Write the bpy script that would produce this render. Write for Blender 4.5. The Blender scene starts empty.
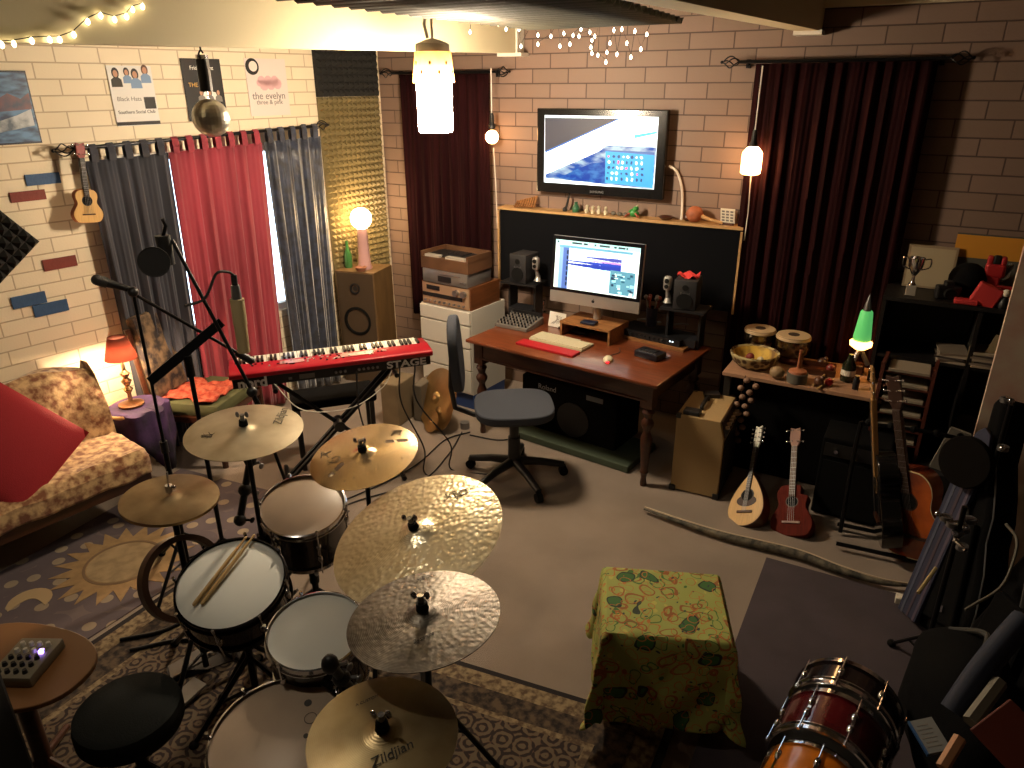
import bpy, bmesh, math, random
from mathutils import Vector, Matrix, Euler
random.seed(7)
C = bpy.context.scene.collection
sc = bpy.context.scene
PI = math.pi
# ---------------------------------------------------------------- camera
CAMZ = 2.4
FPX = 725.0
yaw, pitch, roll = math.radians(30), math.radians(-22.5), math.radians(-0.3)
fwd = Vector((-math.sin(yaw)*math.cos(pitch), math.cos(yaw)*math.cos(pitch), math.sin(pitch)))
right0 = Vector((math.cos(yaw), math.sin(yaw), 0))
up0 = right0.cross(fwd)
right = right0*math.cos(roll) + up0*math.sin(roll)*1
up = right.cross(fwd)
EYE = Vector((0, 0, CAMZ))
cd = bpy.data.cameras.new('camera'); cam = bpy.data.objects.new('camera', cd); C.objects.link(cam)
cd.sensor_width = 36; cd.lens = FPX/1024*36; cd.clip_start = .02
cam.matrix_world = Matrix.Translation(EYE) @ Matrix((right, up, -fwd)).transposed().to_4x4()
sc.camera = cam
def ray(px, py): return (right*((px-512)/FPX) - up*((py-384)/FPX) + fwd)
def UZ(px, py, z=0): d = ray(px, py); return EYE + d*((z-CAMZ)/d.z)
def UY(px, py, y): d = ray(px, py); return EYE + d*(y/d.y)
def UX(px, py, x): d = ray(px, py); return EYE + d*(x/d.x)
def depth(p): return (Vector(p)-EYE).dot(fwd)
# left wall plane, turned seven degrees from the room's axis
LW0 = Vector((-4.2, 5.1, 0)); LWD = Vector((-0.4, -3.3, 0)).normalized()      # runs toward the camera
LWN = Vector((-LWD.y, LWD.x, 0)); LWN = LWN if LWN.x > 0 else -LWN
LWANG = math.atan2(-LWD.y, -LWD.x)
def UL(px, py, off=0.0):
    d = ray(px, py); t = ((LW0 + LWN*off) - EYE).dot(LWN)/d.dot(LWN); return EYE + d*t
def lw(u, z, off=0.0): return LW0 + LWD*u + LWN*off + Vector((0, 0, z))
def Lu(p): return (Vector(p)-LW0).dot(LWD)
YB = 5.1

# ---------------------------------------------------------------- materials
def newmat(name):
    m = bpy.data.materials.new(name); m.use_nodes = True
    nt = m.node_tree; b = nt.nodes['Principled BSDF']; return m, nt, b
def lin(c):
    return tuple(((x/12.92) if x <= .04045 else ((x+.055)/1.055)**2.4) for x in c)
def rgb(r, g, b): return lin((r/255, g/255, b/255)) + (1,)
MC = {}
def mat(name, col, rough=.5, metal=0., var=0., vs=8., bump=0., bs=60., emit=None, es=0., coat=0., trans=0., alpha=1., col2=None, sheen=0., stretch=None, kind='noise', spec=None):
    if name in MC: return MC[name]
    m, nt, b = newmat(name); N = nt.nodes; L = nt.links
    b.inputs['Base Color'].default_value = col
    b.inputs['Roughness'].default_value = rough; b.inputs['Metallic'].default_value = metal
    if spec is not None: b.inputs['Specular IOR Level'].default_value = spec
    if coat: b.inputs['Coat Weight'].default_value = coat
    if sheen: b.inputs['Sheen Weight'].default_value = sheen
    if trans: b.inputs['Transmission Weight'].default_value = trans
    if alpha < 1: b.inputs['Alpha'].default_value = alpha
    if emit: b.inputs['Emission Color'].default_value = emit; b.inputs['Emission Strength'].default_value = es
    if var or bump or col2:
        tc = N.new('ShaderNodeTexCoord'); mp = N.new('ShaderNodeMapping'); L.new(tc.outputs['Object'], mp.inputs['Vector'])
        if stretch: mp.inputs['Scale'].default_value = stretch
    if var or col2:
        if kind == 'voronoi':
            n = N.new('ShaderNodeTexVoronoi'); n.inputs['Scale'].default_value = vs; src = n.outputs['Distance']
        elif kind == 'wave':
            n = N.new('ShaderNodeTexWave'); n.inputs['Scale'].default_value = vs; n.inputs['Distortion'].default_value = 4; src = n.outputs['Fac']
        else:
            n = N.new('ShaderNodeTexNoise'); n.inputs['Scale'].default_value = vs; n.inputs['Detail'].default_value = 5; src = n.outputs['Fac']
        L.new(mp.outputs[0], n.inputs['Vector'])
        r = N.new('ShaderNodeValToRGB'); L.new(src, r.inputs[0])
        c2 = col2 or tuple(max(0, x*(1-var)) for x in col[:3]) + (1,)
        r.color_ramp.elements[0].position = .38; r.color_ramp.elements[1].position = .62
        r.color_ramp.elements[0].color = c2; r.color_ramp.elements[1].color = col
        L.new(r.outputs[0], b.inputs['Base Color'])
    if bump:
        n2 = N.new('ShaderNodeTexNoise'); n2.inputs['Scale'].default_value = bs; n2.inputs['Detail'].default_value = 3
        L.new(mp.outputs[0], n2.inputs['Vector'])
        bp = N.new('ShaderNodeBump'); bp.inputs['Strength'].default_value = bump; bp.inputs['Distance'].default_value = .01
        L.new(n2.outputs['Fac'], bp.inputs['Height']); L.new(bp.outputs[0], b.inputs['Normal'])
    MC[name] = m; return m

black = mat('black_plastic', rgb(22, 22, 24), .45)
blackm = mat('black_metal', rgb(24, 24, 26), .35, .6)
chrome = mat('chrome', rgb(215, 215, 220), .13, 1.)
steel = mat('brushed_steel', rgb(150, 150, 152), .35, .9)
rubber = mat('rubber', rgb(12, 12, 12), .8, spec=.2)
white = mat('white_paint', rgb(225, 220, 208), .5)
paper = mat('paper', rgb(225, 218, 200), .8)
wood = mat('oak_wood', rgb(150, 102, 58), .5, var=.35, vs=6, stretch=(1, 8, 8))
darkwood = mat('dark_wood', rgb(70, 36, 20), .35, var=.35, vs=6, stretch=(1, 9, 9), coat=.3)
deskwood = mat('desk_wood', rgb(122, 62, 34), .3, var=.3, vs=5, stretch=(1, 10, 10), coat=.4)
palewood = mat('pale_wood', rgb(190, 150, 100), .5, var=.2, vs=6, stretch=(1, 9, 9))
blackfab = mat('black_fabric', rgb(11, 11, 12), .95, bump=.3, bs=300, spec=.12)
brass = mat('brass', rgb(190, 150, 80), .25, 1.)
cable_m = mat('cable_black', rgb(16, 16, 17), .6)
white_cable = mat('cable_white', rgb(220, 212, 200), .6)

# ---------------------------------------------------------------- mesh builder
class MB:
    def __init__(s): s.bm = bmesh.new()
    def _new(s, n0): return s.bm.verts[n0:] if False else None
    def box(s, c, d, rot=None, bev=0., M=None):
        T = Matrix.Translation(Vector(c))
        if rot is not None:
            T = T @ (rot.to_4x4() if hasattr(rot, 'to_4x4') else Matrix.Rotation(rot, 4, 'Z'))
        T = T @ Matrix.Diagonal((d[0], d[1], d[2], 1))
        if M is not None: T = M @ T
        r = bmesh.ops.create_cube(s.bm, size=1, matrix=T)
        if bev:
            es = list({e for v in r['verts'] for e in v.link_edges})
            bmesh.ops.bevel(s.bm, geom=es, offset=bev, segments=2, affect='EDGES', profile=.5)
        return s
    def cyl(s, p0, p1, r0, r1=None, seg=16, cap=True):
        p0, p1 = Vector(p0), Vector(p1); r1 = r0 if r1 is None else r1
        d = p1-p0; q = Vector((0, 0, 1)).rotation_difference(d)
        T = Matrix.Translation((p0+p1)/2) @ q.to_matrix().to_4x4()
        bmesh.ops.create_cone(s.bm, cap_ends=cap, segments=seg, radius1=r0, radius2=r1, depth=d.length, matrix=T)
        return s
    def sphere(s, c, r, seg=16, scale=(1, 1, 1), M=None):
        T = Matrix.Translation(Vector(c)) @ Matrix.Diagonal((scale[0], scale[1], scale[2], 1))
        if M is not None: T = M @ T
        bmesh.ops.create_uvsphere(s.bm, u_segments=seg, v_segments=max(6, seg//2), radius=r, matrix=T); return s
    def tube(s, pts, r, seg=8, closed=False):
        pts = [Vector(p) for p in pts]; n = len(pts)
        rs = r if isinstance(r, (list, tuple)) else [r]*n
        rings = []; prev = None
        for i, p in enumerate(pts):
            a = pts[(i-1) % n] if (closed or i > 0) else p
            b = pts[(i+1) % n] if (closed or i < n-1) else p
            t = (b-a).normalized()
            if prev is None:
                nrm = t.orthogonal().normalized()
            else:
                nrm = (prev - t*prev.dot(t))
                nrm = nrm.normalized() if nrm.length > 1e-6 else t.orthogonal().normalized()
            prev = nrm; bi = t.cross(nrm)
            rings.append([s.bm.verts.new(p + (nrm*math.cos(2*PI*k/seg) + bi*math.sin(2*PI*k/seg))*rs[i]) for k in range(seg)])
        m = n if closed else n-1
        for i in range(m):
            A, B = rings[i], rings[(i+1) % n]
            for k in range(seg):
                s.bm.faces.new((A[k], A[(k+1) % seg], B[(k+1) % seg], B[k]))
        if not closed:
            s.bm.faces.new(rings[0][::-1]); s.bm.faces.new(rings[-1])
        return s
    def lathe(s, prof, seg=32, M=None, c=(0, 0, 0)):
        c = Vector(c); rings = []
        for r, z in prof:
            if r < 1e-5: rings.append([s.bm.verts.new(c+Vector((0, 0, z)))])
            else: rings.append([s.bm.verts.new(c+Vector((r*math.cos(2*PI*k/seg), r*math.sin(2*PI*k/seg), z))) for k in range(seg)])
        for A, B in zip(rings, rings[1:]):
            for k in range(seg):
                k2 = (k+1) % seg
                if len(A) == 1 and len(B) == 1: continue
                if len(A) == 1: s.bm.faces.new((A[0], B[k], B[k2]))
                elif len(B) == 1: s.bm.faces.new((A[k], A[k2], B[0]))
                else: s.bm.faces.new((A[k], A[k2], B[k2], B[k]))
        if M is not None: bmesh.ops.transform(s.bm, matrix=M, verts=[v for rg in rings for v in rg])
        return s
    def prism(s, out, z0, z1, M=None):
        a = [s.bm.verts.new((x, y, z0)) for x, y in out]; b = [s.bm.verts.new((x, y, z1)) for x, y in out]
        s.bm.faces.new(a[::-1]); s.bm.faces.new(b); n = len(out)
        for i in range(n): s.bm.faces.new((a[i], a[(i+1) % n], b[(i+1) % n], b[i]))
        if M is not None: bmesh.ops.transform(s.bm, matrix=M, verts=a+b)
        return s
    def grid(s, fn, nu, nv):
        V = [[s.bm.verts.new(fn(i/nu, j/nv)) for j in range(nv+1)] for i in range(nu+1)]
        for i in range(nu):
            for j in range(nv): s.bm.faces.new((V[i][j], V[i+1][j], V[i+1][j+1], V[i][j+1]))
        return s
    def build(s, name, m, parent=None, smooth=False, thick=0, M=None, bevel=0, sub=0):
        if M is not None: bmesh.ops.transform(s.bm, matrix=M, verts=s.bm.verts)
        bmesh.ops.recalc_face_normals(s.bm, faces=s.bm.faces)
        me = bpy.data.meshes.new(name); s.bm.to_mesh(me); s.bm.free()
        me.materials.append(m)
        if smooth:
            me.shade_smooth()
            try: me.set_sharp_from_angle(angle=math.radians(38))
            except Exception: pass
        o = bpy.data.objects.new(name, me); C.objects.link(o)
        if parent is not None: o.parent = parent
        if thick: md = o.modifiers.new('solid', 'SOLIDIFY'); md.thickness = thick; md.offset = 0
        if bevel: md = o.modifiers.new('bev', 'BEVEL'); md.width = bevel; md.segments = 2; md.limit_method = 'ANGLE'
        if sub: md = o.modifiers.new('sub', 'SUBSURF'); md.levels = sub; md.render_levels = sub
        return o
def thing(name, label, cat, loc=(0, 0, 0), rz=0, group=None, M=None):
    o = bpy.data.objects.new(name, None); C.objects.link(o); o.empty_display_size = .05
    if M is not None: o.matrix_world = M
    else: o.location = loc; o.rotation_euler = (0, 0, rz)
    o['label'] = label; o['category'] = cat
    if group: o['group'] = group
    return o
def tag(o, label, cat, group=None):
    o['label'] = label; o['category'] = cat
    if group: o['group'] = group
    return o
def struct(o): o['kind'] = 'structure'; return o
def dup(root, label=None):
    r = root.copy(); C.objects.link(r)
    if label: r['label'] = label
    for ch in list(root.children):
        c = ch.copy(); C.objects.link(c); c.parent = r
        for g in list(ch.children):
            d = g.copy(); C.objects.link(d); d.parent = c
    return r
def text(body, size, name, m, parent, M, ext=.0006, shear=0, bold=0):
    cu = bpy.data.curves.new('t', 'FONT'); cu.body = body; cu.size = size; cu.align_x = 'CENTER'; cu.align_y = 'CENTER'
    cu.extrude = ext; cu.shear = shear; cu.offset = bold
    to = bpy.data.objects.new('t', cu); C.objects.link(to)
    me = bpy.data.meshes.new_from_object(to.evaluated_get(bpy.context.evaluated_depsgraph_get()))
    bpy.data.objects.remove(to)
    me.transform(M); me.materials.clear(); me.materials.append(m)
    o = bpy.data.objects.new(name, me); C.objects.link(o)
    if parent is not None: o.parent = parent
    return o
def frame(p, n, xdir):
    """matrix with origin p, Z along n, X near xdir"""
    n = Vector(n).normalized(); x = Vector(xdir); x = (x - n*x.dot(n)).normalized(); y = n.cross(x)
    M = Matrix((x, y, n)).transposed().to_4x4(); M.translation = Vector(p); return M
def rotx(a): return Matrix.Rotation(a, 4, 'X')
def roty(a): return Matrix.Rotation(a, 4, 'Y')
def rotz(a): return Matrix.Rotation(a, 4, 'Z')
def tr(x, y, z): return Matrix.Translation((x, y, z))
def catmull(pts, n=8):
    P = [Vector(p) for p in pts]; P = [2*P[0]-P[1]] + P + [2*P[-1]-P[-2]]; out = []
    for i in range(1, len(P)-2):
        for k in range(n):
            t = k/n; a, b, c, d = P[i-1], P[i], P[i+1], P[i+2]
            out.append(.5*((2*b)+(c-a)*t+(2*a-5*b+4*c-d)*t*t+(3*b-a-3*c+d)*t**3))
    out.append(P[-2]); return out
def disc_pose(px, py, z, a, b, ang):
    """a round object seen as an ellipse: its centre, radius and upward normal"""
    p = UZ(px, py, z); d = depth(p); r = a*d/FPX
    v = (EYE-p).normalized(); t = math.radians(ang)
    maj = right*math.cos(t) - up*math.sin(t)
    maj = (maj - v*maj.dot(v)).normalized(); mn = v.cross(maj).normalized()
    ct = min(1, b/a); st = math.sqrt(1-ct*ct)
    n1 = v*ct + mn*st; n2 = v*ct - mn*st
    n = n1 if n1.z > n2.z else n2
    return p, r, n
def tripod(mb_or_parent, base, top_z, r, mat_, parent, leg=.32, ang0=0, legr=.009, z_leg=.28, name='leg'):
    """three folding legs as parts under a parent at world base"""
    for k in range(3):
        a = ang0 + k*2*PI/3; m = MB()
        f = Vector((math.cos(a)*leg, math.sin(a)*leg, .012))
        m.tube([(0, 0, z_leg), (f.x*.98, f.y*.98, .02)], legr, 8)
        m.cyl((0, 0, z_leg*.42), (f.x*.52, f.y*.52, z_leg*.5), legr*.7, seg=8)
        lg = m.build(name, mat_, parent, smooth=True)
        m = MB(); m.sphere((f.x*.98, f.y*.98, .02), .02, 10, (1, 1, .9)); m.build('rubber_foot', rubber, lg, smooth=True)
# ================================================================ room
def brick_mat(name, c1, c2, mortar, w, h, axis, ms=.006, bump=.35, varc=None):
    m, nt, b = newmat(name); N = nt.nodes; L = nt.links
    tc = N.new('ShaderNodeTexCoord'); sx = N.new('ShaderNodeSeparateXYZ'); cx = N.new('ShaderNodeCombineXYZ')
    L.new(tc.outputs['Object'], sx.inputs[0])
    L.new(sx.outputs[axis], cx.inputs[0]); L.new(sx.outputs[2], cx.inputs[1])
    br = N.new('ShaderNodeTexBrick'); L.new(cx.outputs[0], br.inputs['Vector'])
    br.offset = .5; br.inputs['Scale'].default_value = 1
    br.inputs['Brick Width'].default_value = w; br.inputs['Row Height'].default_value = h
    br.inputs['Mortar Size'].default_value = ms; br.inputs['Mortar Smooth'].default_value = .4; br.inputs['Bias'].default_value = 0
    br.inputs['Color1'].default_value = c1; br.inputs['Color2'].default_value = c2; br.inputs['Mortar'].default_value = mortar
    n = N.new('ShaderNodeTexNoise'); n.inputs['Scale'].default_value = 6; n.inputs['Detail'].default_value = 6; L.new(tc.outputs['Object'], n.inputs['Vector'])
    mx = N.new('ShaderNodeMixRGB'); mx.blend_type = 'MULTIPLY'; mx.inputs[0].default_value = .35
    L.new(br.outputs['Color'], mx.inputs[1]); L.new(n.outputs['Color'], mx.inputs[2])
    L.new(br.outputs['Color'], b.inputs['Base Color'])
    b.inputs['Roughness'].default_value = .6
    n2 = N.new('ShaderNodeTexNoise'); n2.inputs['Scale'].default_value = 90; L.new(tc.outputs['Object'], n2.inputs['Vector'])
    ad = N.new('ShaderNodeMath'); ad.operation = 'MULTIPLY_ADD'; L.new(br.outputs['Fac'], ad.inputs[0]); ad.inputs[1].default_value = -1; 
    ml = N.new('ShaderNodeMath'); ml.operation = 'MULTIPLY'; ml.inputs[1].default_value = .25; L.new(n2.outputs['Fac'], ml.inputs[0]); L.new(ml.outputs[0], ad.inputs[2])
    bp = N.new('ShaderNodeBump'); bp.inputs['Strength'].default_value = bump; bp.inputs['Distance'].default_value = .008
    L.new(ad.outputs[0], bp.inputs['Height']); L.new(bp.outputs[0], b.inputs['Normal'])
    return m
bk_back = brick_mat('painted_brick_back', rgb(132, 108, 95), rgb(124, 102, 88), rgb(78, 60, 52), .29, .1, 0, ms=.0045, bump=.6)
bk_left = brick_mat('painted_brick_left', rgb(238, 224, 196), rgb(232, 217, 188), rgb(196, 176, 146), .25, .087, 0, ms=.005, bump=.4)
carpet = mat('carpet', rgb(150, 134, 120), .98, var=.2, vs=2.2, bump=.5, bs=260, sheen=.2)
X0, X1, Y0 = -5.6, .95, -1.6
WH = 3.1
m = MB(); m.box(((X0+X1)/2, (Y0+YB)/2, -.05), (X1-X0, YB-Y0, .1)); struct(m.build('floor', carpet))
m = MB(); m.box(((X0+X1)/2+.1, YB+.075, WH/2), (X1-X0+.2, .15, WH)); struct(m.build('wall_back', bk_back))
# left wall with a window opening behind the curtains: built of four blocks in its own frame
lwall = bpy.data.objects.new('tmp', None)
WL = 7.2
wu0, wu1, wz0, wz1 = Lu(UL(290, 200)), Lu(UL(120, 200)), .75, 2.0
wu0 = .95; wu1 = 2.35
m = MB()
m.box((wu0/2, -.075, WH/2), (wu0, .15, WH)); m.box(((wu1+WL)/2, -.075, WH/2), (WL-wu1, .15, WH))
m.box(((wu0+wu1)/2, -.075, wz0/2), (wu1-wu0, .15, wz0)); m.box(((wu0+wu1)/2, -.075, (wz1+WH)/2), (wu1-wu0, .15, WH-wz1))
LWM = frame(LW0, (0, 0, 1), LWD)       # local x runs along the wall toward the camera
sgn = 1 if (LWM.to_3x3() @ Vector((0, 1, 0))).dot(LWN) > 0 else -1
if sgn < 0:
    for v in m.bm.verts: v.co.y *= -1
wl = struct(m.build('wall_left', bk_left)); wl.matrix_world = LWM
def LP(u, z, off): return LW0 + LWD*u + LWN*off + Vector((0, 0, z))
# window behind the curtains
m = MB()
for a, b in (((wu0, wz0), (wu1, wz0+.05)), ((wu0, wz1-.05), (wu1, wz1)), ((wu0, wz0), (wu0+.05, wz1)), ((wu1-.05, wz0), (wu1, wz1)), (((wu0+wu1)/2-.025, wz0), ((wu0+wu1)/2+.025, wz1))):
    m.box(((a[0]+b[0])/2, -.06*sgn, (a[1]+b[1])/2), (b[0]-a[0], .06, b[1]-a[1]))
wn = struct(m.build('window_1', white)); wn.matrix_world = LWM
glass = mat('window_glass', (.9, .95, 1, 1), .02, trans=1)
m = MB(); m.box(((wu0+wu1)/2, -.07*sgn, (wz0+wz1)/2), (wu1-wu0-.02, .006, wz1-wz0-.02)); m.build('pane', glass, wn)
m = MB(); m.box((X0+.05, (Y0+YB)/2, WH/2), (.1, YB-Y0, WH)); 
m = MB(); m.box((X1+.05, (Y0+YB)/2, WH/2), (.1, YB-Y0, WH)); struct(m.build('wall_right', mat('right_wall_brown', rgb(52, 38, 28), .8, bump=.2)))
m = MB(); m.box(((X0+X1)/2, Y0-.05, WH/2), (X1-X0, .1, WH)); struct(m.build('wall_front', mat('front_wall', rgb(60, 50, 42), .8, bump=.2)))
cream = mat('cream_paint', rgb(236, 224, 186), .55, bump=.1, bs=20)
# sloping ceiling deck above the beams
m = MB()
def ceil(u, v): 
    x = X0+(X1-X0)*u; y = Y0+(YB-Y0)*v
    return Vector((x, y, 2.86 + (y-YB)*.025 + .1))
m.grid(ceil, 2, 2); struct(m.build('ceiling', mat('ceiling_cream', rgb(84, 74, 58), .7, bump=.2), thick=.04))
# beams (run from the back wall over the camera)
def beam(name, xl, xr, zb, zt, slope=.045):
    M = MB(); y1, y0 = YB, -1.5
    v = [M.bm.verts.new(c) for c in ((xl, y1, zb), (xr, y1, zb), (xr, y1, zt), (xl, y1, zt), (xl, y0, zb-slope*(y1-y0)), (xr, y0, zb-slope*(y1-y0)), (xr, y0, zt), (xl, y0, zt))]
    for f in ((0, 1, 2, 3), (7, 6, 5, 4), (0, 4, 5, 1), (1, 5, 6, 2), (2, 6, 7, 3), (3, 7, 4, 0)): M.bm.faces.new([v[i] for i in f])
    return struct(M.build(name, cream))
b1 = UY(523, 53, YB); b2a = UY(800, 33, YB); b2b = UY(822, 31, YB)
p1 = UX(0, 42, b1.x); sl1 = (b1.z-p1.z)/(YB-p1.y)
beam('trim_1', b1.x-.12, b1.x, b1.z, 2.97, sl1)
beam('trim_2', b2a.x, b2b.x, b2b.z, 2.97, .02)
m = MB(); m.box((b1.x-.05, YB-.06, b1.z-.012), (.2, .12, .024)); m.box((b1.x-.0, YB-.06, b1.z+.08), (.03, .1, .2)); struct(m.build('trim_3', white))
m = MB(); m.box(((b2a.x+b2b.x)/2, YB-.06, b2b.z-.012), (.16, .12, .024)); struct(m.build('trim_4', white))
c0 = UY(870, 3, YB).z
m = MB(); m.box(((b2b.x+X1)/2, YB-.03, c0+.02), (X1-b2b.x, .06, .07)); struct(m.build('trim_5', cream))
# corrugated sheet between the beams
s0, s1 = UY(600, 27, YB), UY(682, 20, YB)
cor = mat('corrugated_grey', rgb(70, 70, 60), .6, .3, var=.3, vs=4, bump=.2)
m = MB()
def corr(u, v):
    y = .6+(4.12-.6)*u; x = -2.24+(.91+.25*(1-u))*v
    return Vector((x, y, 2.70 + .015*math.sin(y*2*PI/.1)))
m.grid(corr, 280, 3); struct(m.build('trim_6', cor, thick=.004, smooth=True))
# ---------------------------------------------------------------- rugs
def rug_mat_celestial():
    m, nt, b = newmat('celestial_rug'); N = nt.nodes; L = nt.links
    tc = N.new('ShaderNodeTexCoord')
    v = N.new('ShaderNodeTexVoronoi'); v.voronoi_dimensions = '2D'; v.inputs['Scale'].default_value = 6; v.inputs['Randomness'].default_value = .7; L.new(tc.outputs['Object'], v.inputs['Vector'])
    r = N.new('ShaderNodeValToRGB'); r.color_ramp.interpolation = 'CONSTANT'
    e = r.color_ramp.elements; e[0].position = 0; e[0].color = rgb(146, 132, 114); e[1].position = .19; e[1].color = rgb(92, 82, 88)
    x = r.color_ramp.elements.new(.62); x.color = rgb(104, 92, 94)
    L.new(v.outputs['Distance'], r.inputs[0])
    n = N.new('ShaderNodeTexNoise'); n.inputs['Scale'].default_value = 9; n.inputs['Detail'].default_value = 6; L.new(tc.outputs['Object'], n.inputs['Vector'])
    r2 = N.new('ShaderNodeValToRGB'); r2.color_ramp.elements[0].color = (.75, .75, .78, 1); r2.color_ramp.elements[1].color = (1.25, 1.2, 1.1, 1); L.new(n.outputs['Fac'], r2.inputs[0])
    mx = N.new('ShaderNodeMixRGB'); mx.blend_type = 'MULTIPLY'; mx.inputs[0].default_value = 1; L.new(r.outputs[0], mx.inputs[1]); L.new(r2.outputs[0], mx.inputs[2])
    L.new(mx.outputs[0], b.inputs['Base Color']); b.inputs['Roughness'].default_value = .98
    return m
def rug_mat_persian():
    m, nt, b = newmat('persian_rug'); N = nt.nodes; L = nt.links
    tc = N.new('ShaderNodeTexCoord'); 
    v = N.new('ShaderNodeTexVoronoi'); v.voronoi_dimensions = '2D'; v.inputs['Scale'].default_value = 11; v.inputs['Randomness'].default_value = .25; L.new(tc.outputs['Object'], v.inputs['Vector'])
    ring = N.new('ShaderNodeMath'); ring.operation = 'SINE'; sc_ = N.new('ShaderNodeMath'); sc_.operation = 'MULTIPLY'; sc_.inputs[1].default_value = 22
    L.new(v.outputs['Distance'], sc_.inputs[0]); L.new(sc_.outputs[0], ring.inputs[0])
    n = N.new('ShaderNodeTexVoronoi'); n.voronoi_dimensions = '2D'; n.inputs['Scale'].default_value = 40; L.new(tc.outputs['Object'], n.inputs['Vector'])
    ad = N.new('ShaderNodeMath'); ad.operation = 'MULTIPLY_ADD'; L.new(n.outputs['Distance'], ad.inputs[0]); ad.inputs[1].default_value = 2.2; L.new(ring.outputs[0], ad.inputs[2])
    r = N.new('ShaderNodeValToRGB'); r.color_ramp.interpolation = 'CONSTANT'; e = r.color_ramp.elements
    e[0].position = 0; e[0].color = rgb(46, 36, 34); e[1].position = .6; e[1].color = rgb(84, 70, 56)
    x = e.new(.8); x.color = rgb(92, 52, 42); x = e.new(.95); x.color = rgb(104, 90, 72)
    L.new(ad.outputs[0], r.inputs[0])
    L.new(r.outputs[0], b.inputs['Base Color']); b.inputs['Roughness'].default_value = .98
    return m
rc = mat('rug_cream', rgb(146, 128, 98), .98, col2=rgb(84, 66, 50), vs=38); rd = mat('rug_dark', rgb(34, 28, 30), .98)
# persian rug under the drum kit
pf = [Vector((-3.05, 1.86, 0)), Vector((-.52, 2.2, 0)), Vector((-.42, .1, 0)), Vector((-3.0, -.25, 0))]
pc = sum(pf, Vector())/4
t = thing('persian_rug', 'dark persian patterned rug with cream borders under the drum kit', 'rug', (pc.x, pc.y, 0))
def quad(pts, c, f0): 
    q = [(p-c)*f0 for p in pts]; return [(v.x, v.y) for v in q]
m = MB(); m.prism(quad(pf, pc, 1), .0, .008); m.build('edging', rd, t)
m = MB(); m.prism(quad(pf, pc, .975), .0, .0095); m.build('outer_border', rc, t)
m = MB(); m.prism(quad(pf, pc, .9), .0, .0108); m.build('inner_border', mat('rug_border2', rgb(92, 76, 60), .98, col2=rgb(34, 27, 25), vs=30), t)
m = MB(); m.prism(quad(pf, pc, .80), .0, .012); m.build('stripe', rc, t)
m = MB(); m.prism(quad(pf, pc, .775), .0, .0132); m.build('field', rug_mat_persian(), t)
# celestial rug
cf = [Vector((-4.1, 2.62, 0)), Vector((-2.75, 2.78, 0)), Vector((-2.6, 1.93, 0)), Vector((-3.08, 1.85, 0)), Vector((-3.06, .45, 0)), Vector((-3.85, .3, 0))]
cc_ = Vector((-3.5, 1.6, 0))
t = thing('celestial_rug', 'blue grey rug with a big sun, moons and stars in front of the sofa', 'rug', (cc_.x, cc_.y, 0))
m = MB(); m.prism([(v.x-cc_.x, v.y-cc_.y) for v in cf], 0, .006); m.build('field', rug_mat_celestial(), t)
sunc = UZ(128, 558-30, 0) if False else UZ(127, 560, 0)
sunc = UZ(124, 563, 0)
m = MB(); o_ = []
sp = (UZ(124, 563, 0)-cc_)
for k in range(40):
    rr = .36 if k % 2 == 0 else .25; a = 2*PI*k/40; o_.append((sp.x+rr*math.cos(a)*1.0, sp.y+rr*math.sin(a)))
m.prism(o_, .0, .008); m.build('sun', mat('rug_sun', rgb(160, 130, 90), .98, var=.2, vs=20), t)
m = MB(); m.lathe([(.2, 0), (.2, .0095), (.185, .0095), (.185, 0)], 40, c=(sp.x, sp.y, 0)); m.build('sun_ring', mat('rug_ring', rgb(120, 96, 72), .98), t)
m = MB(); m.lathe([(0, .009), (.18, .009), (.18, 0)], 36, c=(sp.x, sp.y, 0))
m.build('sun_face', mat('rug_face', rgb(168, 144, 108), .98, var=.3, vs=14), t)
for (px, py) in ((30, 602),):
    q = UZ(px, py, 0)-cc_; N_ = 16
    o_ = [(q.x+.10*math.cos(a), q.y+.10*math.sin(a)) for a in [-2.2+4.4*k/N_+2.4 for k in range(N_+1)]]
    a0_, a1_ = Vector(o_[0]), Vector(o_[-1]); mid = (a0_+a1_)/2; o2 = []
    for k in range(1, N_):
        f = k/N_; b_ = a1_.lerp(a0_, f); pk = Vector((math.cos(2.4), math.sin(2.4)))*.075*math.sin(PI*f); o2.append((b_.x+pk.x, b_.y+pk.y))
    m = MB(); m.prism(o_+o2, 0, .0085); m.build('moon', mat('rug_moon', rgb(172, 148, 112), .98), t)
# dark grey mat on the right
mt = mat('mat_grey', rgb(76, 67, 73), .98, var=.15, vs=5, bump=.4, bs=300)
m = MB(); m.box((.12, 2.72, .004), (1.1, 1.66, .008), rot=.02); tag(m.build('floor_mat', mt), 'plain dark grey floor mat to the right of the cloth covered stool', 'mat')
# ================================================================ things on the walls
def emis(name, col, s):
    return mat(name, col, .5, emit=col, es=s)
def translucent(name, col, es=0):
    m, nt, b = newmat(name); N = nt.nodes; L = nt.links
    t = N.new('ShaderNodeBsdfTranslucent'); t.inputs[0].default_value = col
    d = N.new('ShaderNodeBsdfDiffuse'); d.inputs[0].default_value = col
    mx = N.new('ShaderNodeMixShader'); mx.inputs[0].default_value = .6
    L.new(d.outputs[0], mx.inputs[1]); L.new(t.outputs[0], mx.inputs[2])
    out = [n for n in N if n.type == 'OUTPUT_MATERIAL'][0]; L.new(mx.outputs[0], out.inputs[0]); return m
def LF(px, py, off=.0): return frame(UL(px, py, off), LWN, -LWD)
def BF(px, py, off=.0): return frame(UY(px, py, YB-off), (0, -1, 0), (1, 0, 0))
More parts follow.
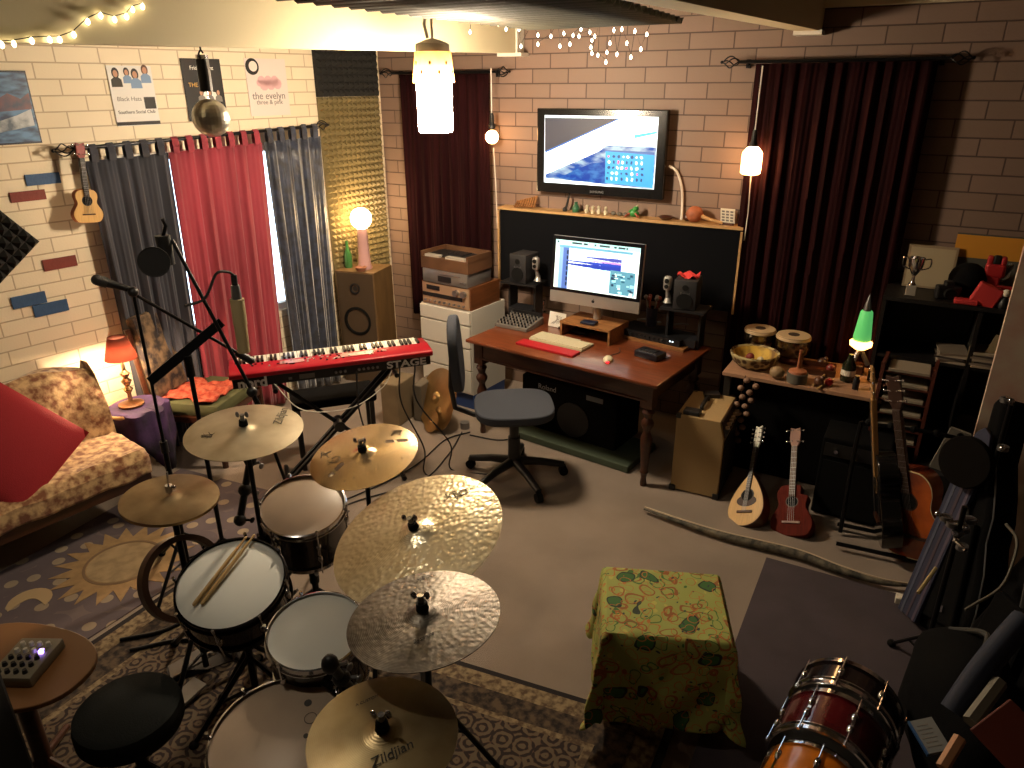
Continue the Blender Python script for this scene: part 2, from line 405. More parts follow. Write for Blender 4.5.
# ---- painted single bricks on the left wall
mred = mat('brick_red_paint', rgb(128, 52, 42), .6, var=.15, bump=.2); mblue = mat('brick_blue_paint', rgb(52, 86, 128), .6, var=.15, bump=.2)
for px, py, w, h, m_, lab in ((28, 196, 37, 12, mred, 'painted dark red brick under the upper blue brick beside the wall ukulele'), (43, 179, 36, 13, mblue, 'painted blue brick, highest of the blue ones, left of the wall ukulele'),
        (60, 263, 35, 13, mred, 'painted dark red brick lower on the wall, right of the black foam panel'), (29, 300, 36, 14, mblue, 'painted blue brick, left one of the low touching pair'), (51, 308, 36, 14, mblue, 'painted blue brick, right one of the low touching pair')):
    M = LF(px, py, .004); pr = UL(px+w/2, py, .004); pl = UL(px-w/2, py, .004); W = (pr-pl).length
    H = abs(UL(px, py-h/2, .004).z-UL(px, py+h/2, .004).z)*.86
    m = MB(); m.box((0, 0, 0), (W*.97, H, .01)); o = m.build('painted_brick', m_); o.matrix_world = M
    tag(o, lab, 'brick', 'painted bricks on the left wall')
# ---- posters
pk = mat('print_black', rgb(24, 22, 24), .6); pw = mat('print_white', rgb(228, 226, 222), .6); pink = mat('print_pink', rgb(226, 180, 184), .6)
pgrey = mat('print_grey', rgb(120, 116, 112), .6); ppink2 = mat('poster_pale', rgb(232, 216, 208), .6); pskin = mat('print_skin', rgb(188, 140, 112), .6); pblue = mat('print_blue', rgb(120, 150, 190), .6); pyel = mat('print_yellow', rgb(206, 160, 70), .6)
def poster(px0, py0, px1, py1, label, m_, cat='poster'):
    a, b = UL(px0, (py0+py1)/2, .006), UL(px1, (py0+py1)/2, .006); cx, cy = (px0+px1)/2, (py0+py1)/2
    W = (b-a).length; H = abs(UL(cx, py0, .006).z-UL(cx, py1, .006).z)
    t = thing('poster', label, cat, M=LF(cx, cy, .006))
    m = MB(); m.box((0, 0, 0), (W, H, .003)); m.build('sheet', m_, t); return t, W, H
def patch(t, name, m_, x, y, w, h, z=.0022, M=None):
    m = MB(); m.box((x, y, z), (w, h, .001)); return m.build(name, m_, t)
def figure(t, x, y, s, hair, cloth, z=.003):
    """a printed half figure: head, hair, shoulders"""
    m = MB(); m.prism([(x+s*.30*math.cos(a), y+s*.42*math.sin(a)+s*.55) for a in [2*PI*k/14 for k in range(14)]], z, z+.0006); m.build('printed_hair', hair, t)
    m = MB(); m.prism([(x+s*.19*math.cos(a), y+s*.27*math.sin(a)+s*.5) for a in [2*PI*k/14 for k in range(14)]], z+.0006, z+.001); m.build('printed_face', pskin, t)
    m = MB(); m.prism([(x-s*.45, y-s*.5), (x+s*.45, y-s*.5), (x+s*.42, y+.05*s), (x+s*.15, y+.25*s), (x-s*.15, y+.25*s), (x-s*.42, y+.05*s)], z, z+.0008); m.build('printed_clothes', cloth, t)
t, W, H = poster(112, 66, 156, 126, 'white poster of four band members with text below, left of the disco ball', pw)
figure(t, -.33*W, .26*H, W*.27, pk, pk, .0022); figure(t, -.08*W, .30*H, W*.22, pk, pblue, .0022); figure(t, .1*W, .24*H, W*.28, pk, pblue, .0028); figure(t, .34*W, .32*H, W*.26, mat('print_hair', rgb(90, 60, 40), .6), pblue, .0024)
text('Black Hats', W*.13, 'lettering', pgrey, t, tr(-.12*W, -.05*H, .0024)); patch(t, 'printed_photo', pk, .34*W, -.12*H, W*.26, H*.2)
text('Southern Social Club', W*.1, 'lettering', pk, t, tr(0, -.27*H, .0024)); patch(t, 'printed_band', pk, 0, -.46*H, W, H*.06)
t, W, H = poster(185, 59, 224, 121, 'black poster with yellow and white lettering directly behind the disco ball', pk)
text('THE NEW', W*.13, 'lettering', pyel, t, tr(-.1*W, .08*H, .0024)); text('Friday Night', W*.12, 'lettering', pw, t, tr(0, .35*H, .0024))
for k in range(3): figure(t, (-.1+.22*k)*W, -.12*H, W*.2, pk, pgrey, .0022)
m = MB(); m.prism([(-.2*W, -.45*H), (.25*W, -.45*H), (.32*W, -.05*H), (.05*W, .0), (-.15*W, -.1*H)], .0018, .0024); m.build('printed_glow', pw, t)
t, W, H = poster(248, 59, 288, 116, 'pale pink poster with a round black emblem, nearest the dark corner foam', ppink2)
m = MB(); m.lathe([(.0, .003), (W*.16, .003), (W*.16, .0)], 20, c=(-.33*W, .36*H, 0)); m.build('emblem', pk, t)
m = MB(); m.lathe([(.0, .0036), (W*.1, .0036), (W*.1, .0)], 20, c=(-.31*W, .365*H, 0)); m.build('emblem_inner', ppink2, t)
m = MB()
for k in range(9): m.lathe([(0, .0028), (W*(.07+.02*(k % 3)), .0028), (W*(.07+.02*(k % 3)), 0)], 10, c=((-.2+.055*k)*W, (.08+.05*math.sin(k*2))*H, 0))
m.build('printed_flowers', pink, t)
text('the evelyn', W*.2, 'lettering', pgrey, t, tr(0, -.15*H, .0024)); text('three & pink', W*.13, 'lettering', pgrey, t, tr(0, -.26*H, .0024))
# framed picture of the sea
a, b = UL(-14, 108, .01), UL(34, 108, .01); W = (b-a).length; H = abs(UL(10, 72, .01).z-UL(10, 146, .01).z)
t = thing('framed_picture', 'blue seascape picture in a thin dark frame at the left edge', 'picture', M=LF(10, 108, .012))
m = MB(); m.box((0, 0, 0), (W, H, .016)); m.build('frame', mat('picture_frame', rgb(40, 44, 58), .4), t)
m = MB(); m.box((0, 0, .009), (W*.94, H*.95, .002)); m.build('print', mat('sea_print', rgb(96, 140, 186), .4, col2=rgb(48, 66, 96), vs=9, stretch=(1, 3, 1)), t)
m = MB(); m.prism([(-W*.45, -H*.2), (W*.1, -H*.1), (W*.42, -H*.02), (W*.42, -H*.25), (-W*.45, -H*.34)], .0095, .011); m.build('printed_surf', mat('surf', rgb(188, 196, 204), .4, col2=rgb(90, 104, 120), vs=14), t)
m = MB(); m.prism([(-W*.3, H*.1), (0, H*.2), (W*.25, H*.12), (W*.45, H*.2), (W*.45, -.02*H), (-W*.3, -.05*H)], .0095, .0105); m.build('printed_cloud', mat('cloud_red', rgb(130, 84, 88), .4, col2=rgb(66, 72, 96), vs=10), t)
# ---- foam panels
def foam(name, label, W, H, D, pitch_, m_, M, base=.02, cone=True):
    t = thing(name, label, 'foam panel', M=M)
    m = MB(); m.box((0, 0, base/2), (W, H, base)); m.build('backing', m_, t)
    m = MB(); nx, ny = max(2, int(W/pitch_)), max(2, int(H/pitch_)); px_, py_ = W/nx, H/ny
    for i in range(nx):
        for j in range(ny):
            x, y = -W/2+i*px_, -H/2+j*py_
            q = [m.bm.verts.new(c) for c in ((x, y, base), (x+px_, y, base), (x+px_, y+py_, base), (x, y+py_, base))]; a_ = m.bm.verts.new((x+px_/2, y+py_/2, base+D))
            for k in range(4): m.bm.faces.new((q[k], q[(k+1) % 4], a_))
    m.build('pyramids', m_, t); return t
fblack = mat('foam_charcoal', rgb(34, 33, 32), .95); fgold = mat('foam_olive', rgb(120, 106, 70), .5)
ua, ub = Lu(UL(376, 70, .02)), Lu(UL(315, 70, .02)); ua = max(ua, .02)
zt, zm, zbm = UL(340, 36, .02).z+.15, UL(345, 96.5, .02).z, .72
foam('acoustic_foam', 'charcoal square acoustic foam panel high in the corner above the olive one', ub-ua, zt-zm, .035, .05, fblack, frame(lw((ua+ub)/2, (zt+zm)/2, .001), LWN, -LWD), .03)
foam('acoustic_foam', 'tall olive pyramid foam panel in the corner lit by the globe lamp', ub-ua, zm-zbm-.005, .035, .047, fgold, frame(lw((ua+ub)/2, (zm+zbm)/2, .001), LWN, -LWD), .02)
foam('acoustic_foam', 'black foam panel hung like a diamond at the left edge above the sofa', .42, .42, .04, .05, fblack, LF(-22, 243, .001) @ rotz(math.radians(38)), .03)
# ---- curtains
def curtain(name, label, A0, A1, B0, B1, n, m_, folds, amp, tabs=0, tabh=.07, group=None, seed=1, edge=.5):
    """A0,A1 top corners, B0,B1 bottom corners, n the room-side normal; a hanging sheet with folds and, where the photo has them, loops over the rod"""
    rnd = random.Random(seed); ph = [rnd.uniform(0, 6) for _ in range(5)]; A0, A1, B0, B1 = map(Vector, (A0, A1, B0, B1)); n = Vector(n)
    c = (A0+A1)/2; c.z = B0.z; t = thing(name, label, 'curtain', c, group=group)
    def fn(u, v):
        uu = u + .012*math.sin(5*v+ph[0])*math.sin(PI*u)
        p = (A0*(1-uu)+A1*uu)*(1-v) + (B0*(1-uu)+B1*uu)*v
        w = math.sin(uu*folds*2*PI+ph[1]) + .5*math.sin(uu*folds*1.37*2*PI+ph[2]+v*1.2) + .25*math.sin(uu*folds*3.1*2*PI+ph[3]+v*2)
        return p + n*(w*amp*(.45+.55*v)) - c
    m = MB(); m.grid(fn, folds*14, 14); m.build('cloth', m_, t, smooth=True, thick=.003)
    if tabs:
        for k in range(tabs):
            u = (k+.5)/tabs; p = A0*(1-u)+A1*u-c; d = (A1-A0).normalized(); m = MB(); w = .022
            pts = [(-.016, -.01), (-.02, tabh*.5), (-.014, tabh+.008), (.0, tabh+.022), (.014, tabh+.008), (.02, tabh*.5), (.016, -.01)]
            pr = []
            for a_, z_ in pts: pr.append([m.bm.verts.new(p+d*s*w+n*a_+Vector((0, 0, z_))) for s in (-1, 1)])
            for q, r_ in zip(pr, pr[1:]): m.bm.faces.new((q[0], q[1], r_[1], r_[0]))
            m.build('tab', m_, t, thick=.002)
    return t
def rod(name, label, A, B, r, m_, n, finial='curl', brackets=True):
    A, B = Vector(A), Vector(B); c = (A+B)/2; t = thing(name, label, 'curtain rod', c); d = (B-A).normalized()
    m = MB(); m.cyl(A-c, B-c, r); m.build('rod', m_, t)
    for e, s in ((A, -1), (B, 1)):
        m = MB(); e = e-c
        for q in range(4):
            ph = q*PI/2; pts = []
            for k in range(11):
                f = k/10; rr = .035*math.sin(PI*f); pts.append(e+d*s*(.0+f*.11)+(Vector((0, 0, 1))*math.cos(ph+f*2.5)+n*math.sin(ph+f*2.5))*rr)
            m.tube(pts, .004, 6)
        m.sphere(e+d*s*.115, .01, 10); m.build('finial', m_, t)
    for f in (.03, .97):
        p = A*(1-f)+B*f-c; m = MB(); m.tube([p, p-n*.08-Vector((0, 0, .01))], .006, 6); m.box(p-n*.082-Vector((0, 0, .01)), (.025, .025, .05)); m.build('bracket', m_, t)
    return t
navy = mat('curtain_navy', rgb(54, 56, 68), .85, var=.3, vs=5, stretch=(1, 1, .2), sheen=.3)
redc = mat('curtain_red', rgb(158, 50, 66), .8, var=.3, vs=6, stretch=(1, 1, .2), sheen=.3)
velvet = mat('curtain_velvet', rgb(44, 54, 78), .45, col2=rgb(22, 26, 40), vs=16, sheen=1., bump=.5, bs=30)
burg = mat('curtain_burgundy', rgb(34, 6, 9), .85, var=.4, vs=6, stretch=(6, 6, .3), spec=.1)
OF = .09
RA, RB = UL(74, 149, OF), UL(316, 126, OF); zr = (RA.z+RB.z)/2
RA = LP(Lu(RA), RA.z, OF); RB = LP(Lu(RB), RB.z, OF)
rod('curtain_rod', 'dark curtain rod with the tab top curtains over the left window', RA, RB, .011, blackm, LWN)
def topz(px): f = (Lu(UL(px, 140, OF))-Lu(RA))/(Lu(RB)-Lu(RA)); return RA.z*(1-f)+RB.z*f
def lc(px0, px1, qx0, qy0, qx1, qy1, zb, name, label, m_, folds, tabs, seed):
    u0, u1 = Lu(UL(px0, 145, OF)), Lu(UL(px1, 138, OF)); v0, v1 = Lu(UL(qx0, qy0, OF)), Lu(UL(qx1, qy1, OF))
    curtain(name, label, LP(u0, topz(px0)-.075, OF), LP(u1, topz(px1)-.075, OF), LP(v0, zb, OF), LP(v1, zb, OF), LWN, m_, folds, .018, tabs, .07, 'tab top curtains over the left window', seed)
lc(82, 166, 126, 340, 196, 345, .03, 'navy_curtain', 'charcoal blue tab top curtain behind the small ukulele and the armchair', navy, 6, 5, 1)
lc(167, 262, 194, 330, 281, 340, .03, 'red_curtain', 'crimson red tab top curtain in the middle of the left window', redc, 7, 7, 2)
lc(264, 320, 292, 335, 335, 330, .03, 'velvet_curtain', 'shiny crushed dark blue velvet curtain next to the corner foam', velvet, 5, 5, 3)
# back wall curtains
BO = .09
def bc(x0p, x1p, ytop, ybot, zb, label, seed, folds):
    a, b = UY(x0p, ytop, YB-BO), UY(x1p, ybot, YB-BO); z = (a.z+b.z)/2
    rod('curtain_rod', label[1], (a.x-.1, YB-BO, z+.012), (b.x+.05, YB-BO, z+.012), .01, blackm, Vector((0, -1, 0)))
    return curtain('burgundy_curtain', label[0], (a.x, YB-BO-.02, z), (b.x, YB-BO-.02, z), (a.x+.0, YB-BO-.02, zb), (b.x, YB-BO-.02, zb), (0, -1, 0), burg, folds, .02, 0, seed=seed, group='burgundy curtains on the back wall')
bc(402, 490, 78, 70, .5, ('burgundy curtain behind the stack of stereo units', 'dark curtain rod with curled ends above the stereo units'), 4, 9)
bc(757, 938, 59, 66, .3, ('wide dark burgundy curtain right of the television above the drum bench', 'dark curtain rod with curled ends right of the television'), 5, 11)
# ---- television
A, B_ = UY(538, 108, YB-.07), UY(669.5, 107.5, YB-.07); Cb = UY(605, 196, YB-.07)
TW = B_.x-A.x; TH = A.z-Cb.z; tvc = Vector(((A.x+B_.x)/2, YB-.06, (A.z+Cb.z)/2))
tvM = frame(tvc, (0, -1, 0), (1, 0, 0))
t = thing('television', 'wide black flat television on the brick wall showing a planet from space', 'television', M=tvM)
m = MB(); m.box((0, 0, 0), (TW, TH, .05), bev=.008); m.build('casing', mat('tv_black', rgb(18, 18, 20), .2, coat=.5), t)
m = MB(); m.box((0, 0, -.04), (.3, .25, .03)); m.build('wall_bracket', blackm, t)
SW, SH = TW*.87, TH*.80
def spoly(t, name, pts, col, s, z, W, H, m_=None):
    """pts in 0..1 of the screen, y down"""
    m = MB(); m.prism([((x-.5)*W, (.5-y)*H) for x, y in pts][::-1], z, z+.0006); return m.build(name, m_ or emis(name+'_glow', col, s), t)
Z = .0255
m = MB(); m.box((0, .012, Z), (SW, SH, .001)); scr = m.build('screen', emis('tv_screen_white', rgb(225, 240, 250), 1.25), t); 
sT = bpy.data.objects.new('x', None)
def cloudy(name, c1, c2, sc_, s, st=(1, 1, 1), lo=.4, hi=.6):
    m, nt, b = newmat(name); N = nt.nodes; L = nt.links
    tc = N.new('ShaderNodeTexCoord'); mp = N.new('ShaderNodeMapping'); mp.inputs['Scale'].default_value = st; mp.inputs['Rotation'].default_value = (0, 0, -.6); L.new(tc.outputs['Object'], mp.inputs[0])
    n = N.new('ShaderNodeTexNoise'); n.inputs['Scale'].default_value = sc_; n.inputs['Detail'].default_value = 6; L.new(mp.outputs[0], n.inputs['Vector'])
    r = N.new('ShaderNodeValToRGB'); r.color_ramp.elements[0].position = lo; r.color_ramp.elements[1].position = hi; r.color_ramp.elements[0].color = c1; r.color_ramp.elements[1].color = c2
    L.new(n.outputs['Fac'], r.inputs[0]); L.new(r.outputs[0], b.inputs['Emission Color']); b.inputs['Emission Strength'].default_value = s; b.inputs['Base Color'].default_value = (0, 0, 0, 1); b.inputs['Roughness'].default_value = .3
    return m
def P(x, y): return ((x-30)/865., (y-95)/575.)
oy = .012
def tvp(name, pts, z, m_):
    m = MB(); m.prism([((x-.5)*SW, (.5-y)*SH+oy) for x, y in [P(*p) for p in pts]][::-1], z, z+.0005); return m.build(name, m_, scr)
tvp('dark_space', [(33, 116), (604, 112), (36, 400)], Z+.0006, emis('space_grey', rgb(46, 48, 60), 1))
tvp('atmosphere_edge', [(604, 112), (622, 112), (40, 412), (36, 398)], Z+.0006, emis('atmos_blue', rgb(40, 84, 160), 1))
tvp('ocean', [(44, 600), (160, 540), (300, 470), (470, 380), (520, 330), (640, 330), (893, 330), (888, 668), (44, 632)], Z+.0008, cloudy('ocean_glow', rgb(24, 90, 190), rgb(205, 232, 245), 9, 1, (1, 3, 1), .38, .6))
tvp('deep_ocean', [(150, 625), (300, 540), (420, 480), (520, 470), (530, 650)], Z+.001, cloudy('deep_glow', rgb(18, 78, 185), rgb(70, 140, 215), 14, 1, (1, 2, 1)))
tvp('cyan_streak', [(725, 240), (890, 205), (890, 222), (735, 265)], Z+.0008, emis('cyan_glow', rgb(60, 180, 205), 1))
tvp('icon_window', [(520, 375), (884, 392), (884, 660), (525, 640)], Z+.0014, emis('window_cyan', rgb(40, 140, 205), 1))
tvp('window_title', [(520, 368), (884, 370), (884, 393), (520, 378)], Z+.0018, emis('title_blue', rgb(60, 90, 150), 1))
iw = emis('icon_white', rgb(220, 240, 250), 1); idk = emis('icon_dark', rgb(16, 60, 110), 1); ipk = emis('icon_pink', rgb(225, 90, 130), 1)
for i in range(8):
    for j in range(5):
        x, y = P(545+i*36+6*math.sin(i*7+j), 418+j*46); tgt = (iw, idk, iw, idk, iw, iw, idk)[(i*3+j*5) % 7] if (i*5+j*3) % 13 else ipk
        MB().prism([((x-.5)*SW+(.007+.006*((i*q+j) % 3)/2)*math.cos(q*1.047+i), (.5-y)*SH+oy+(.008+.006*((i+j*q) % 3)/2)*math.sin(q*1.047+i)) for q in range(6)], Z+.002, Z+.0028).build('screen_icon', tgt, scr)
text('SAMSUNG', .024, 'brand_lettering', steel, t, tr(0, -TH*.457, Z+.0005))
# white cable by the television
pts = [UY(669, 166, YB-.03), UY(677, 172, YB-.025), UY(682, 190, YB-.02), UY(682, 212, YB-.02), UY(681, 222, YB-.03)]
m = MB(); m.tube(catmull(pts, 6), .009, 8); tag(m.build('cable', white_cable, smooth=True), 'thick white cable curving down right beside the television', 'cable')
# ---- black sound panel with ledge
PA, PB = UY(497, 210, YB-.14), UY(743, 227, YB-.14); pzt = (PA.z+PB.z)/2; pzb = UY(735, 315, YB-.14).z
PA.z = pzt
t = thing('sound_panel', 'long black fabric covered panel with a wooden ledge behind the computer', 'panel', ((PA.x+PB.x)/2, YB-.07, pzb))
PW = PB.x-PA.x; PH = pzt-pzb
m = MB(); m.box((0, 0, PH/2), (PW-.03, .1, PH-.02)); m.build('fabric_front', mat('panel_black', rgb(13, 14, 18), .95, bump=.2, bs=300, spec=.1), t)
m = MB(); m.box((0, -.0, PH), (PW, .135, .018)); m.build('ledge', palewood, t)
for s in (-1, 1):
    m = MB(); m.box((s*(PW/2-.006), 0, PH/2-.01), (.014, .13, PH-.02)); m.build('side_board', palewood, t)
LZ = pzt+.009
# ---- bits and pieces on the ledge
def ledge(px, dy=.08): p = UY(px, 205, YB-dy); return Vector((p.x, YB-dy, LZ))
pot = mat('terracotta', rgb(168, 96, 62), .6, var=.3, vs=20); green = mat('green_ceramic', rgb(40, 92, 66), .35); bone = mat('bone_white', rgb(196, 186, 160), .6)
p = ledge(527)
t = thing('pan_flute', 'small brown pan flute lying on the left end of the ledge', 'pan flute', p, .1)
for k in range(9):
    m = MB(); L_ = .03+.006*k; m.tube([(-.09+.02*k, -.03, .012+.0), (-.09+.02*k, .03, .012+L_)], .0085, 8); m.build('pipe', wood, t, smooth=True)
m = MB(); m.box((0, 0, .03), (.2, .012, .012)); m.build('binding', darkwood, t)
p = ledge(565); m = MB(); m.tube([(0, 0, .001), (.01, .01, .04), (.03, .02, .15)], [.012, .01, .006]); m.sphere((0, 0, .012), .02, 10); o = m.build('incense_holder', black, smooth=True); o.location = p; tag(o, 'thin dark incense holder on the ledge under the television', 'holder')
p = ledge(576); m = MB(); m.lathe([(0, 0), (.025, 0), (.032, .025), (.02, .05), (.012, .06), (.014, .075), (0, .075)], 16); o = m.build('green_bottle', green, smooth=True); o.location = p; tag(o, 'small green pot on the ledge, left of the white figurines', 'pot')
for k, px in enumerate((587, 593, 599, 606)):
    p = ledge(px, .07+.01*(k % 2)); m = MB(); m.lathe([(0, 0), (.014, 0), (.017, .02), (.009, .034), (.012, .042), (.011, .054), (0, .06)], 12); o = m.build('figurine', bone, smooth=True); o.location = p
    tag(o, ('bone white figurine on the ledge, leftmost of its row', 'bone white figurine on the ledge, second from left in its row', 'bone white figurine on the ledge, third from left in its row', 'bone white figurine on the ledge, nearest the grey pebbles')[k], 'figurine', 'white figurines on the ledge')
for k, px in enumerate((614, 620, 626)):
    p = ledge(px); m = MB(); m.sphere((0, 0, .014), .018, 10, (1.2, .9, .8)); o = m.build('pebble', mat('pebble', rgb(92, 88, 78), .6), smooth=True); o.location = p
    tag(o, ('grey pebble on the ledge beside the white figurines', 'grey pebble in the middle of the three on the ledge', 'grey pebble on the ledge beside the green frog')[k], 'pebble', 'grey pebbles on the ledge')
p = ledge(634); t = thing('toy_frog', 'green toy frog with raised head on the ledge', 'toy', p)
m = MB(); m.sphere((0, 0, .03), .03, 14, (1.3, .9, 1)); m.sphere((.02, -.01, .062), .02, 12, (1.1, 1, .9)); m.build('body', mat('frog_green', rgb(46, 130, 60), .4), t, smooth=True)
for s in (-1, 1): m = MB(); m.sphere((.025+.0*s, .0+.012*s, .08), .007, 8); m.build('eye', bone, t)
for s in (-1, 1): m = MB(); m.tube([(.02*s, -.02, .03), (.045*s, -.035, .012), (.05*s, -.03, .004)], .007, 8); m.build('leg', mat('frog_red', rgb(150, 70, 50), .4), t)
p = ledge(667); m = MB(); m.lathe([(0, 0), (.03, 0), (.055, .022), (.05, .026), (.03, .012), (0, .008)], 18); o = m.build('dish', darkwood, smooth=True); o.location = p; tag(o, 'small dark dish on the ledge left of the gourd rattle', 'dish')
p = ledge(697); t = thing('gourd_rattle', 'brown gourd rattle with a pale handle lying on the ledge', 'rattle', p)
m = MB(); m.sphere((-.01, 0, .055), .055, 18, (1.1, 1, 1)); m.build('gourd', pot, t, smooth=True)
m = MB(); m.tube([(.03, -.01, .05), (.1, -.02, .03), (.19, -.02, .014)], [.014, .012, .01], 10); m.build('handle', palewood, t, smooth=True)
m = MB(); m.sphere((-.06, 0, .03), .03, 12, (1, 1, .9)); m.build('knob', darkwood, t, smooth=True)
p = ledge(729); t = thing('small_card', 'small white printed card standing at the right end of the ledge', 'card', p, -.15)
m = MB(); m.box((0, 0, .055), (.1, .006, .11), rot=Matrix.Rotation(.2, 3, 'X')); m.build('card', paper, t)
m = MB()
for k in range(4):
    for j in range(3): m.box((-.03+.03*j, -.0045-.0, .03+.02*k), (.02, .001, .012), rot=Matrix.Rotation(.2, 3, 'X'))
for v in m.bm.verts: v.co.y += (.055-v.co.z)*.2
m.build('print', pgrey, t)
m = MB(); m.box((0, .0, .008), (.09, .04, .016)); m.build('stand', darkwood, t)
# ---- hanging wall lamps
def wall_lamp(px, ptop, pbulb, label, jar, y=YB-.17, R_=.062):
    c = UY(px, pbulb, y); top = UY(px+1, ptop, y)
    t = thing('wall_lamp', label, 'lamp', (c.x, y, c.z))
    m = MB(); m.tube([(0, 0, .1), (0, 0, top.z-c.z)], .005, 6); m.build('cord', white_cable, t)
    m = MB(); m.lathe([(0, .17), (.012, .17), (.016, .15), (.018, .1), (.026, .09), (.028, .06), (0, .06)], 16); m.build('socket', black, t, smooth=True)
    m = MB()
    if jar: m.lathe([(.02, .075), (.04, .06), (R_, .03), (R_, -.09), (R_*.8, -.1), (0, -.1)], 24)
    else: m.sphere((0, 0, .0), R_*.8, 20)
    m.build('bulb', emis('warm_bulb', (1, .52, .2, 1), 28), t, smooth=True)
    m = MB(); m.tube([(0, .02, -.08), (.01, .03, -.35), (-.01, .08, -.7)], .004, 6); m.build('flex', white_cable, t, smooth=True)
wall_lamp(752, 66, 158, 'glowing jar lamp hanging between the television and the right curtain', True)
wall_lamp(492, 68, 137, 'glowing round bulb hanging at the edge of the left burgundy curtain', False)
# ---- pendant lamp
PY = 3.55
pb, pt, p2, pm = UY(433, 132, PY), UY(431, 44, PY), UY(432, 83, PY), UY(432, 52, PY)
pcx = (pb.x+pt.x)/2+.015; rg = abs(UY(449, 105, PY).x-UY(417, 105, PY).x)/2*.88
t = thing('pendant_lamp', 'bright white glass pendant lamp with a cork band hanging from the ceiling', 'pendant lamp', (pcx, PY, pb.z))
h1, h2, h3 = p2.z-pb.z, pt.z-pb.z, pm.z-pb.z
m = MB(); m.lathe([(0, .002), (rg*.92, .0), (rg, .01), (rg*1.02, h1+.02), (0, h1+.02)], 28); m.build('glass_shade', emis('lamp_glass', (1, .80, .56, 1), 255), t, smooth=True)
cork = translucent('cork_band', rgb(216, 160, 88))
m = MB(); m.lathe([(0, h1+.03), (rg*.7, h1+.03), (rg*.7, h3-.02), (0, h3-.02)], 24); m.build('added_glow_core', emis('inner_glow', (1, .75, .45, 1), 3.2), t, smooth=True)  # unseen glowing core, added so the cork band shines through
m = MB(); m.lathe([(rg*1.04, h1-.0), (rg*1.2, h1), (rg*1.02, h3), (rg*.6, h3), ], 28); m.build('cork_band', cork, t, smooth=True)
for k in range(14):
    a = k*2*PI/14; zz = h1+(h3-h1)*(.35+.3*(k % 2)); rr = rg*(1.2-.18*((zz-h1)/(h3-h1)))+.001
    m = MB(); m.sphere((0, 0, 0), .008, 8, (1, .4, 1.3)); m.build('flower_print', mat('print_brown', rgb(96, 56, 30), .7), t, M=rotz(a) @ tr(0, -rr, zz))
m = MB(); m.lathe([(rg*.98, h3), (rg*.95, h2), (rg*.4, h2+.02), (0, h2+.03)], 28); m.build('cap', white, t, smooth=True)
m = MB(); m.tube([(0, 0, h2+.02), (0, 0, 2.93-pb.z)], .007, 8); m.tube([(-.03, 0, h2+.03), (-.05, 0, h2+.1), (-.03, 0, h2+.16), (0, 0, h2+.18)], .009, 8); m.build('cord', white_cable, t, smooth=True)
# ---- disco ball
bx = b1.x-.05
dc = UX(211, 118, bx); 
t = thing('disco_ball', 'small mirrored disco ball hanging from a black motor by the beam', 'disco ball', dc)
m = MB(); m.sphere((0, 0, 0), 18*depth(dc)/FPX, 30); m.build('ball', mat('mirror_tile', rgb(232, 228, 216), .28, .85), t)
zt_ = b1.z-(YB-dc.y)*sl1-dc.z
m = MB(); m.cyl((0, 0, zt_*.38), (0, 0, zt_*.83), .027); m.build('motor', black, t)
m = MB(); m.cyl((0, 0, zt_*.83), (0, 0, zt_*.89), .026); m.build('cap', chrome, t); m = MB(); m.tube([(0, 0, .05), (0, 0, zt_*.4)], .003, 6); m.build('shaft', chrome, t)
m = MB(); m.tube(catmull([(0, 0, zt_*.88), (0, 0, zt_-.045), (-.016, 0, zt_-.03), (0, 0, zt_-.014), (.012, 0, zt_-.025)], 6), .004, 6); m.tube([(0, 0, zt_-.016), (0, 0, zt_)], .004, 6); m.build('hook', blackm, t)
# ---- fairy lights
def fairy(name, label, P_, m_, s, cordm):
    c = P_[0]; t = thing(name, label, 'string lights', c)
    m = MB(); m.tube([p-c for p in P_], .0018, 5); m.build('wire', cordm, t)
    for p in P_:
        m = MB(); m.lathe([(0, -.012), (s*.7, -.008), (s, 0), (s*.6, .008), (0, .014)], 8); o = m.build('bulb', m_, t); o.location = p-c-Vector((0, 0, .012))
glow = emis('fairy_glow', (1, .8, .45, 1), 9)
fairy('string_lights', 'warm fairy lights strung along the cream beam at top left', [UX(x, y, b1.x+.015) for x, y in ((1, 41), (13, 40), (31, 37), (49, 36), (59, 36), (73, 31), (87, 18), (100, 12), (114, 16), (126, 13), (132, 6), (142, 3))], glow, .008, cable_m)
pts = [(470, 30), (472, 14), (486, 14), (490, 18), (498, 22), (500, 15), (506, 27), (519, 27), (521, 44), (531, 25), (538, 33), (538, 42), (551, 34), (558, 20), (560, 44), (564, 31), (570, 42), (573, 33), (581, 27), (579, 34), (590, 30), (591, 45), (592, 38), (595, 34), (592, 51), (600, 20), (598, 53), (606, 60), (607, 50), (610, 41), (614, 28), (617, 52), (622, 27), (627, 41), (631, 55), (635, 29), (641, 47), (647, 32), (652, 18)]
fairy('string_lights', 'tangle of white fairy lights hanging above the television', [UY(x, y, 4.2+.03*math.sin(i*2.3)) for i, (x, y) in enumerate(pts)], emis('fairy_white', (1, .88, .7, 1), 12), .007, cable_m)
